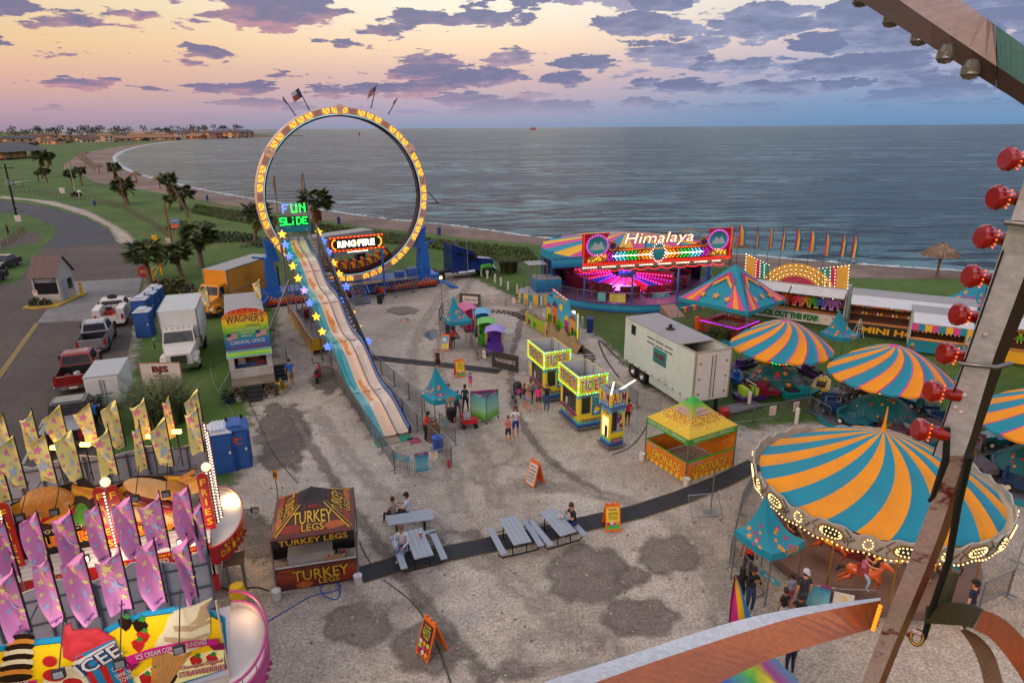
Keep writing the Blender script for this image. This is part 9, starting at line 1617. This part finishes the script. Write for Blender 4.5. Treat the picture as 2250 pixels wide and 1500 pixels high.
mb=MB();mb.lathe([(0,0),(.22,0),(.3,.5),(.22,.9),(0,1.0)],yel2,12,(.55,-.5,0));mb.build('x',None)if 0 else tag(mb.build('barrel',None,at(BT,0,0),RZ),'orange yellow barrel under the round end of the burger trailer','barrel')
for p_,e_ in(((-2.8,-1.0,3.4),60),((-.7,-1.,3.4),50)):L_=bpy.data.lights.new('sign_lamp','AREA');L_.energy=e_*.45;L_.size=.6;L_.color=(1,.8,.6);q=bpy.data.objects.new('sign_lamp',L_);COL.objects.link(q);q.location=at(BT,*p_);q.rotation_euler=(R(75),0,RZ)
O2=G(500,1475,2.9);O2.z=0;IT=thing('ice_cream_trailer','ice cream trailer with a yellow sign showing a cone, strawberries and a frozen drink','food trailer',O2,RZ);t=IT;PI_=O2.copy();iq=lambda x,y:lpt(IT,onplane(x,y,PI_,RZ));bqx=iq
trailer_body(t,-7,0,2.6,2.75,tealr);yelf=mat('sign_yellow_field','#e2b60c',.45,0,.06);crm_=mat('cream','#cdbd9c',.5,0,.12,2.);crm2=mat('cream_shade','#a88c68',.5,0,.12,2.);waf=mat('waffle','#b87a34',.6,0,.25,5.);choc=mat('chocolate','#24100e',.3);stw=mat('strawberry','#b01c22',.4,0,.2,6.);leafg=mat('leaf_print','#2f7a2a',.5);cupb=mat('cup_blue','#1f6f9a',.4);ribbon=mat('ribbon_magenta','#b8186e',.4);palef=mat('sign_pale','#e6dc9a',.5);rdome=mat('ice_red','#b82a34',.5,0,.2,6.)
mb=MB();arch1=[(502,1470),(495,1360),(470,1345),(430,1337),(380,1336),(320,1345),(270,1362),(228,1385),(215,1400),(150,1400),(90,1406),(5,1420),(-40,1430),(-40,1640),(230,1560)];art(mb,arch1,tealr,-.03,.05);art(mb,[(494,1468),(488,1366),(466,1354),(430,1346),(380,1346),(322,1354),(272,1371),(236,1392),(220,1412),(150,1410),(90,1416),(5,1430),(-40,1440),(-40,1630),(230,1550)],yelf,.008);art(mb,[(494,1468),(491,1420),(420,1440),(330,1462),(280,1500),(260,1540)],palef,.012)
def berry(cx,cy,r,m_,d):art(mb,[(cx-r*.9,cy-r*.4),(cx-r*.3,cy-r*.8),(cx+r*.5,cy-r*.7),(cx+r*.95,cy-r*.1),(cx+r*.6,cy+r*.6),(cx+r*.1,cy+r),(cx-r*.6,cy+r*.4)],m_,d,.015);art(mb,[(cx-r*.3,cy-r*.7),(cx+r*.2,cy-r*1.25),(cx+r*.7,cy-r*.9),(cx+r*.4,cy-r*.5)],leafg,d+.004)
for cx,cy,r,m_ in((275,1367,18,choc),(308,1374,19,choc),(314,1396,16,stw),(303,1415,16,stw),(430,1450,15,stw),(465,1446,14,stw),(373,1484,18,choc),(320,1490,16,stw),(340,1470,10,stw)):berry(cx,cy,r,m_,.02+(cx%9)*.001)
cone=[(335,1428),(420,1430),(365,1510),(332,1500)];art(mb,cone,waf,.03,.03)
for i in range(6):art(mb,[(338+i*14,1430),(341+i*14,1430),(352+i*4,1495),(350+i*4,1495)],crm2,.034)
art(mb,[(336,1428),(345,1405),(362,1380),(370,1355),(385,1340),(430,1328),(466,1313),(450,1330),(462,1350),(462,1390),(440,1420),(400,1436)],crm_,.032,.05);art(mb,[(440,1330),(466,1313),(452,1332),(462,1352),(440,1368),(415,1370),(432,1355)],crm2,.04);art(mb,[(380,1372),(425,1372),(460,1358),(462,1366),(420,1384),(385,1384)],crm2,.042);art(mb,[(360,1396),(420,1400),(458,1386),(456,1394),(410,1412),(362,1406)],crm2,.044)
art(mb,[(165,1440),(250,1400),(262,1425),(315,1545),(235,1560)],cupb,.05,.06)
for i in range(3):art(mb,[(168+i*34,1440-i*14),(184+i*34,1434-i*14),(246+i*26,1550-i*5),(236+i*24,1552-i*5)],stw,.054)
art(mb,[(136,1400),(143,1372),(156,1366),(160,1382),(215,1378),(252,1400),(160,1450),(140,1440)],rdome,.045,.05);art(mb,[(160,1452),(252,1402),(255,1408),(165,1460)],wht2,.058)
for i,(y,m_)in enumerate(((1400,choc),(1410,bun),(1420,choc),(1432,crm_),(1442,choc),(1454,crm_),(1464,choc),(1476,bun),(1486,choc))):art(mb,ell(48-i*2,y,30+i*1.5,9,12,-.1),m_,.02+i*.003,.01)
art(mb,ell(150,1500,55,40),crm_,.03);art(mb,ell(120,1480,26,14),stw,.034);art(mb,ell(160,1496,22,10),stw,.036);art(mb,ell(110,1450,16,12),stw,.034)
art(mb,[(272,1440),(330,1420),(400,1405),(478,1398),(480,1410),(405,1420),(335,1436),(290,1455)],ribbon,.07,.01);art(mb,[(272,1440),(290,1455),(310,1450),(290,1470),(262,1455)],mat('ribbon_dark','#7a1048',.4),.062);art(mb,[(455,1410),(494,1408),(494,1422),(470,1424)],MATS['ribbon_dark'],.062);art(mb,[(-40,1506),(84,1488),(80,1498),(-40,1520)],ribbon,.06)
o=mb.build('ice_cream_sign',t);mb=MB()
def tx_(s,a,b,m_,h_,d,m2=None,**kw):
 A,B=iq(*a),iq(*b);dv=B-A;c=(A+B)/2+V((0,-d,0));(mb.outlined(s,c,m_,m2,h_,x=dv,y=V((-dv.z,0,dv.x)),w=dv.length,**kw)if m2 else mb.text(s,c,m_,h_,x=dv,y=V((-dv.z,0,dv.x)),w=dv.length,**kw))
tx_('ICE CREAM CONES',(300,1438),(392,1414),wht2,.14,.085);tx_('& SUNDAES',(398,1413),(455,1403),wht2,.13,.085);tx_('Chocolate Dipped',(396,1466),(488,1448),stw,.14,.03,wht2);tx_('STRAWBERRIES',(393,1480),(496,1461),stw,.16,.03,wht2);tx_('ICEE',(172,1470),(262,1418),wht2,.36,.075,mat('print_navy','#14284a'));tx_('COLDEST',(248,1466),(282,1450),wht2,.13,.08);tx_('DRINK IN',(256,1480),(288,1466),wht2,.11,.08);tx_('TOWN',(264,1490),(294,1476),wht2,.13,.08);tx_('COLD TREATS',(-10,1503),(65,1492),wht2,.12,.08);mb.build('lettering',o)
back_sign(t,2.6,-6.8,-.35,2.8,(4.45,4.5),'rear_sign');mb=MB();[mb.tube((x,.1,4.3),(x,2.55,4.2),.02,gfr)for x in(-4.3,-3,-1.7,-.7)];[mb.box(x-.03,x+.03,.5,.56,2.8,4.2,gfr)for x in(-4,-2.6,-1.2)];mb.build('sign_brace',t)
for a,b in(((150,1375),(142,1442)),((275,1350),(272,1420)),((402,1325),(398,1392))):A,B=iq(*a),iq(*b);spot(t,A+V((0,0,.4)),B+V((0,-.5,0)))
o=capend(t,1.0,1.75,.95,2.35,2.85,mat('trim_pink','#b03a7a',.4),wht2,(),'round_end');mb=MB();mb.path([(.95*math.sin(a),1.0-1.75*math.cos(a),3.15)for a in[PI*i/16 for i in range(17)]],.04,MATS['trim_pink'],5);[mb.tube((.95*math.sin(a),1.0-1.75*math.cos(a),2.8),(.95*math.sin(a),1.0-1.75*math.cos(a),3.15),.012,steel)for a in[PI*i/8 for i in range(9)]];mb.build('rail',o)
L_=bpy.data.lights.new('end_lamp','POINT');L_.energy=14;L_.color=(1,.65,.35);L_.shadow_soft_size=.15;q=bpy.data.objects.new('end_lamp',L_);COL.objects.link(q);q.location=at(IT,.45,2.2,3.1)
for p_ in((-1.2,-1.2,5.2),(-3.,-1.2,5.2)):L_=bpy.data.lights.new('sign_lamp','AREA');L_.energy=16;L_.size=.5;q=bpy.data.objects.new('sign_lamp',L_);COL.objects.link(q);q.location=at(IT,*p_);q.rotation_euler=(R(50),0,RZ)
mb=MB();mb.tube((.03,0,2.7),(.03,0,5.),.03,mat('rod_clear','#b8a890',.3));mb.build('corner_rod',t)
def flag_proto(base,c1,c2,c3,seed):
 rn=random.Random(seed);ph=rn.uniform(0,6);tw=rn.uniform(.5,1.);sw=rn.uniform(.08,.24)
 def f(u,v):
  w_=.62*tw*min(1,(v/.2))**.9*(1-.28*v);return V((-w_*u,sw*math.sin(u*5+ph+v*5)*u*1.3,-1.72*v-.16*u*(1-min(1,v/.2))*0-.1*u*math.sin(v*5+ph)-.12*u*(v<.2)))
 mb=MB();mb.grid(f,8,14,mat('flag_fabric'+base,base,.7,0,.14,3.));ms=[mat('flag_star'+c,c,.7,0,.1)for c in(c1,c2)]
 for i,(u,v,r)in enumerate([(.55,.3,.16),(.45,.62,.2),(.8,.45,.1),(.25,.2,.1),(.2,.45,.09),(.75,.72,.1),(.25,.8,.11),(.6,.12,.07),(.85,.58,.07),(.5,.48,.06),(.12,.68,.07),(.9,.3,.08)]):
  p=f(u,v);du=(f(u-.04,v)-p).normalized();dv=(p-f(u,v+.04)).normalized();m_=ms[i%2];mb.star(p,r,m_,x=du,y=dv,rot=rn.uniform(-.4,.4),off=.012);mb.star(p,r,m_,x=-du,y=dv,rot=.3,off=.012)
 p=f(.45,.93);du=(f(.2,.93)-f(.7,.93)).normalized();mb.text("Wagner's",p,mat('print_purple2',c3,.6),.1,x=du,y=V((0,0,1)),w=.36,off=.02,slant=.3);o=mb.build('fabric');d=o.data;bpy.data.objects.remove(o);return d
YF=[flag_proto('#f0e28e','#e084b0','#b4c8de','#5a2a7a',i)for i in range(7)];KF=[flag_proto('#e690c6','#f0e69c','#b4c0e8','#4a2a6a',i+7)for i in range(7)];sleeve=mat('flag_sleeve','#101014',.8)
def ff(px,py,T_,yl,protos,i,zb,label,group):
 P0=T_.location+Matrix.Rotation(RZ,3,'Z')@V((0,yl,0));tp=onplane(px,py,P0,RZ);t=thing('feather_flag',label,'flag',V((tp.x,tp.y,zb)),RZ,group);h=tp.z-zb;mb=MB();mb.tube((0,0,0),(0,0,h-1.5),.018,steel,n=5);mb.tube((0,0,h-1.75),(0,0,h),.028,sleeve,.018,6);mb.build('pole',t);o=bpy.data.objects.new('fabric',protos[i*3%7]);COL.objects.link(o);o.parent=t;o.location=(0,0,h-.01);o.rotation_euler.z=.2*math.sin(i*2.3+zb)
for i,(x,y)in enumerate([(6,905),(68,895),(132,888),(197,880),(255,877),(316,866),(370,861),(434,853)]):ff(x,y,BT,2.7,YF,i,4.2,'yellow star flag, %s from the left in the back row above the burger trailer'%ORD[i],'yellow star flags')
for i,(x,y)in enumerate([(-6,985),(29,955),(98,948),(158,942),(236,932),(304,921),(362,914),(431,885)]):ff(x,y,BT,.45,YF,i+1,4.2,'yellow star flag, %s from the left in the front row above the burger trailer'%ORD[i],'yellow star flags')
for i,(x,y)in enumerate([(6,1132),(80,1120),(152,1108),(214,1098),(285,1085),(348,1076),(412,1064),(438,1096)]):ff(x,y,IT,2.7,KF,i,3.9,'pink star flag, %s from the left in the back row above the ice cream trailer'%ORD[i],'pink star flags')
for i,(x,y)in enumerate([(26,1236),(104,1216),(182,1208),(260,1193),(337,1180),(409,1170)]):ff(x,y,IT,.15,KF,i+2,4.2,'pink star flag, %s from the left in the front row above the ice cream trailer'%ORD[i],'pink star flags')
for i,(px,py,cx,l)in enumerate([(455,630,0,'pale star printed feather flag at the left of the office roof'),(570,613,1,'pale star printed feather flag at the right of the office roof')]):
 P=G(px,py,4.9);t=thing('feather_flag',l,'flag',V((P.x,P.y,3.3)),R(23));mb=MB();mb.tube((0,0,0),(0,0,1.7),.025,blk);mb.build('pole',t);o=bpy.data.objects.new('fabric',YF[i]);COL.objects.link(o);o.parent=t;o.location=(0,0,1.7);o.scale=(1,1,.9)
b=G(1598,1400);t=thing('feather_flag','magenta yellow and blue striped flag beside the people near the carousel entrance','flag',b,R(10));z1=HT(b,1262);mb=MB();mb.tube((0,0,0),(0,0,z1),.02,blk);mb.build('pole',t);mb=MB();cs=[mat('stripe_magenta','#b81a72',.6),yelv,mat('stripe_blue','#1f7aa8',.6)];mb.grid(lambda u,v:V((.75*u*(.15+v),.08*math.sin(u*5+v*3),z1-.05-1.75*v-.15*u)),6,10,lambda u,v:cs[min(2,int(u*3))]);mb.build('fabric',t)
for i,(px,py,b_)in enumerate([(331,958,(333,1040)),(388,948,(392,1030)),(122,983,(128,1060)),(187,976,(192,1050))]):
 P=onplane(px,py,O1+Matrix.Rotation(RZ,3,'Z')@V((0,2.4,0)),RZ);t=thing('sign_lamp','small lit amber lamp on a thin stalk behind the burger sign, %s from the right'%ORD[[1,0,3,2][i]],'lamp',V((P.x,P.y,4.2)));mb=MB();mb.tube((0,0,0),(0,0,P.z-4.2),.02,blk);mb.build('stalk',t);mb=MB();mb.bx((0,0,P.z-4.2),(.3,.1,.12),glow('lamp_amber','#ffb040',14));mb.build('lamp',t)
rust=None
def steelmat(name,base,spots,amt,rough=.38,met=.35):
 if name in MATS:return MATS[name]
 m_,T=newmat(name);o=T.n('ShaderNodeOutputMaterial');tc=T.n('ShaderNodeTexCoord').outputs['Object'];n1=T.noise(tc,3.2,6,.65);n2=T.noise(tc,26,4,.6);n3=T.noise(tc,9,5,.7)
 c=T.mix(T.rng(n2,.35,.65),lin(base),T.mix(.22,lin(base),lin('#3a2a26')));k=T.math('MAXIMUM',T.rng(n1,1-amt,1-amt+.1),T.rng(n3,.68,.74));c=T.mix(k,c,lin(spots))
 p=T.n('ShaderNodeBsdfPrincipled',Base_Color=c,Metallic=met,Roughness=T.math('ADD',T.math('MULTIPLY',k,.35),rough));bp2=T.n('ShaderNodeBump',Strength=.25,Distance=.01,Height=n2);T.t.links.new(bp2.outputs[0],p.inputs['Normal']);T.t.links.new(p.outputs[0],o.inputs[0]);MATS[name]=m_;return m_
st1=steelmat('strut_steel','#c2c6d6','#7a4434',.32,.45,.0);st2=steelmat('strut_rusty','#b8a6ac','#641a12',.46,.5,.0);st3=steelmat('rim_sunset_tint','#c06a3c','#6a3a24',.4,.3,.5);st4=steelmat('rim_white','#ccd0d6','#8a7a70',.34,.4,.2);olive=steelmat('rim_olive','#3f4228','#2a2416',.4,.5,.2);st5=steelmat('beam_shade_brown','#3a2822','#221410',.4,.6,.1);gteal=steelmat('beam_teal','#3a6a64','#5a3a2a',.4,.5,.2)  # orange rim colour holds the sunset reflection; dark brown paints in shade
FWc=D(1700,1150,6);FW=thing('ferris_wheel','steel strut, curved rim beams and red bulbs of the big wheel close to the camera','fairground ride',(0,0,0))
def beam(name,secs,m_,par,side=None):
 """secs: list of (left px, mid px, right px, distance): front face left..mid, side face mid..right going away"""
 mb=MB();rows=[]
 for(l,md,r,d)in secs:
  A,B=D(*l,d),D(*md,d*.995);C=D(*r,d*1.012);back=(C-B);C=B+back*1.0;Dd=A+back;rows.append((A,B,C+V((0,0,0)),Dd))
 for a,b in zip(rows,rows[1:]):
  for i in range(4):
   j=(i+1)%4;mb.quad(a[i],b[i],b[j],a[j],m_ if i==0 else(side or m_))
 for r_ in(rows[0],rows[-1]):mb.quad(*r_,m_)
 o=mb.build(name,par);return o,rows
SEC=[((2236,440),(2310,440),(2352,440),3.3),((2215,500),(2287,500),(2326,500),3.35),((2196,560),(2268,560),(2304,560),3.45),((2119,784),(2184,784),(2211,784),3.8),((2060,960),(2132,960),(2150,960),4.2),((2046,1100),(2088,1100),(2108,1100),4.9)]
o,rows=beam('strut',[((2262,360),(2338,360),(2384,360),3.2)]+SEC[:1]+SEC[1:5]+[((2052,1000),(2118,1000),(2137,1000),4.3)],st1,FW,st5)  # side face gets a darker colour in place of shade
beam('strut_lower',[((2088,990),(2126,990),(2146,990),4.33),((2046,1100),(2088,1100),(2108,1100),4.8),((2016,1180),(2061,1180),(2080,1180),5.15),((1985,1260),(2030,1260),(2047,1260),5.55),((1957,1332),(2000,1332),(2017,1332),5.95),((1923,1420),(1963,1420),(1978,1420),6.5),((1893,1500),(1931,1500),(1946,1500),7.05),((1878,1540),(1915,1540),(1930,1540),7.3)],st2,FW,steelmat('strut_lit_tint','#a86450','#3a140c',.4,.35,.4))  # side face colour has warm low sunlight painted in
def band(px0,px1,y,d):
 mb=MB();A,B,C=D(px0,y,d),D(px1,y+8,d*.99),D(px1+32,y,d*1.01);mb.path([A,B,C],.012,galv,5);mb.build('clamp_band',FW)
band(2108,2190,798,3.72);band(2208,2292,488,3.3)
for i,(x,y)in enumerate([(2112,905),(2100,895),(2190,652),(2165,735),(2120,868)]):mb=MB();mb.ball(D(x,y,3.72-.0003*y+.15),.012,st2);mb.build('bolt',FW)
cond=MB();cond.path([D(2130,1000,4.25),D(2105,1110,4.8),D(2085,1230,5.3),D(2050,1330,5.7),D(2030,1400,6.0)],.02,blk,8);cond.build('cable',FW)
cond=MB();cond.path([D(2222,500,3.38),D(2160,680,3.6),D(2100,850,3.9),D(2050,1000,4.25)],.004,blk,4);cond.build('cable',FW)
mb=MB();mb.path([D(2082,940,4.05),D(2078,1010,4.15),D(2050,1090,4.5),D(2042,1100,4.6)],[.014,.018,.014,.01],blk,8);mb.build('cable_gland',FW)
rbm=mat('bulb_red_glass','#8a0a0c',.12,0,.05,coat=.6);rg=glow('filament_red','#ff4a14',4.)
for i,((x,y),(bx_,by_))in enumerate([((2207,349),(2270,352)),((2180,433),(2250,437)),((2152,519),(2222,527)),((2124,605),(2192,615)),((2096,689),(2160,699)),((2067,774),(2134,786)),((2038,857),(2106,868)),((2010,941),(2078,954)),((1998,1026),(2000,1027))][:8]):
 d=3.25+i*.11;A,B=D(x,y,d-.02),D(bx_,by_,d+.06);L=(B-A).length;mb=MB();pr=[(0,0),(.3,.0),(.37,.06),(.39,.16),(.34,.3),(.24,.46),(.2,.6),(.22,.75),(.23,1.)]
 mb.lathe([(r*L,z*L)for r,z in pr],rbm,20,A,axis=(B-A));o=mb.build('bulb',FW);mb=MB();ax=(B-A).normalized();n1=ax.cross((A-V((0,0,HC))).normalized()).normalized();n2=ax.cross(n1);tow=(V((0,0,HC))-A).normalized();n2=n2 if n2.dot(tow)>0 else-n2
 for k in range(5):th_=R(50+k*24);mb.ball(A+ax*L*(.3+.06*abs(k-2)*.5)+(n1*math.cos(th_)+n2*math.sin(th_))*L*.355,L*.027,rg,6,4)
 mb.build('filament',o)
def slab(name,top,mid,bot,ds,m_top,m_bot):
 def it(l):
  o_=[]
  for i in range(len(l)-1):
   p0,p1,p2,p3=[np.array(l[max(0,min(len(l)-1,i+k))],float)for k in(-1,0,1,2)]
   for j in range(6):u=j/6;o_.append(.5*(2*p1+(p2-p0)*u+(2*p0-5*p1+4*p2-p3)*u*u+(3*p1-p0-3*p2+p3)*u**3))
  return o_+[np.array(l[-1],float)]
 ds=[float(x[0])for x in it([(d,)for d in ds])];mb=MB();T0=[D(*p,d)for p,d in zip(it(top),ds)];M0=[D(*p,d*.985)for p,d in zip(it(mid),ds)];B0=[D(*p,d*.99)for p,d in zip(it(bot),ds)];T2=[D(*p,d*1.05)for p,d in zip(it(top),ds)];B2_=[D(*p,d*1.05)for p,d in zip(it(bot),ds)];R4=(T0,M0,B0,B2_,T2)
 for i in range(len(T0)-1):
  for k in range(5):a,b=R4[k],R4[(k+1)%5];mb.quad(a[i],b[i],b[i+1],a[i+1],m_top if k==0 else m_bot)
 for q in(0,-1):mb.poly([r_[q]for r_ in R4],m_bot)
 return mb.build(name,FW)
slab('upper_beam',[(1980,-90),(2110,0),(2186,54)],[(1860,-90),(1975,0),(2190,146)],[(1760,-90),(1885,0),(2188,192)],(4.4,4.2,3.9),steelmat('beam_pale','#94807a','#5a3424',.42,.45,.2),st5);slab('upper_beam',[(2188,55),(2260,108),(2330,160)],[(2192,147),(2252,187),(2330,240)],[(2189,193),(2238,224),(2330,290)],(3.895,3.8,3.7),gteal,st5)  # lower faces take the dark colour that stands in for shade
clear=mat('bulb_clear','#c8c2b4',.05,0,0,trans=.85)
for i,(x,y)in enumerate([(1893,2),(1960,46),(2022,86),(2080,124),(2134,158)]):A=D(x,y-10,4.25-.09*i);mb=MB();mb.lathe([(0,-.055),(.026,-.05),(.042,-.03),(.04,0),(.026,.03),(0,.04)],clear,20,A);mb.build('clear_bulb',FW)
slab('rim_beam',[(1195,1497),(1400,1432),(1600,1368),(1750,1335),(1935,1312)],[(1270,1512),(1430,1455),(1600,1399),(1760,1352),(1935,1318)],[(1480,1560),(1580,1500),(1700,1445),(1850,1400),(1930,1376)],(3.9,4.3,4.8,5.3,5.9),st4,st3)
slab('rim_beam',[(2035,1330),(2085,1322),(2130,1326),(2160,1337)],[(2035,1332),(2085,1324),(2130,1328),(2160,1339)],[(2030,1368),(2085,1372),(2115,1374),(2138,1380)],(5.9,5.6,5.3,5.1),olive,olive);slab('rim_beam',[(2161,1338),(2200,1355),(2235,1385),(2275,1430)],[(2161,1340),(2200,1358),(2235,1388),(2275,1434)],[(2139,1381),(2180,1405),(2225,1460),(2262,1520)],(5.1,4.9,4.7,4.5),st3,st3);slab('rim_beam',[(2120,1380),(2155,1400),(2185,1440),(2205,1510)],[(2122,1382),(2157,1402),(2187,1442),(2207,1512)],[(2110,1384),(2135,1420),(2155,1470),(2165,1520)],(5.6,5.5,5.4,5.3),st5,steelmat('rim_tan','#6a4e34','#3a2a1c',.4,.5,.1))
slab('gusset_plate',[(2072,1258),(2098,1256),(2108,1262)],[(2072,1259),(2098,1257),(2108,1263)],[(2055,1328),(2075,1330),(2088,1330)],(5.8,5.75,5.7),olive,olive)
mb=MB();mb.path([D(2015+14*math.cos(a),1400+16*math.sin(a),5.7)for a in[2*PI*i/16 for i in range(17)]],.012,mat('brass_ring','#8a6a34',.25,.9),6);mb.build('ring_pin',FW);mb=MB();mb.path([D(1995,1395,5.75),D(2010,1385,5.7),D(2025,1392,5.7)],.02,st2,6);mb.build('pin',FW)
mb=MB();[mb.ball(D(1934-k*2.2,1332+k*7,5.55),.016,gor,6,4)for k in range(8)];mb.build('rim_lights',FW)
bpy.data.scenes.remove(TMP)
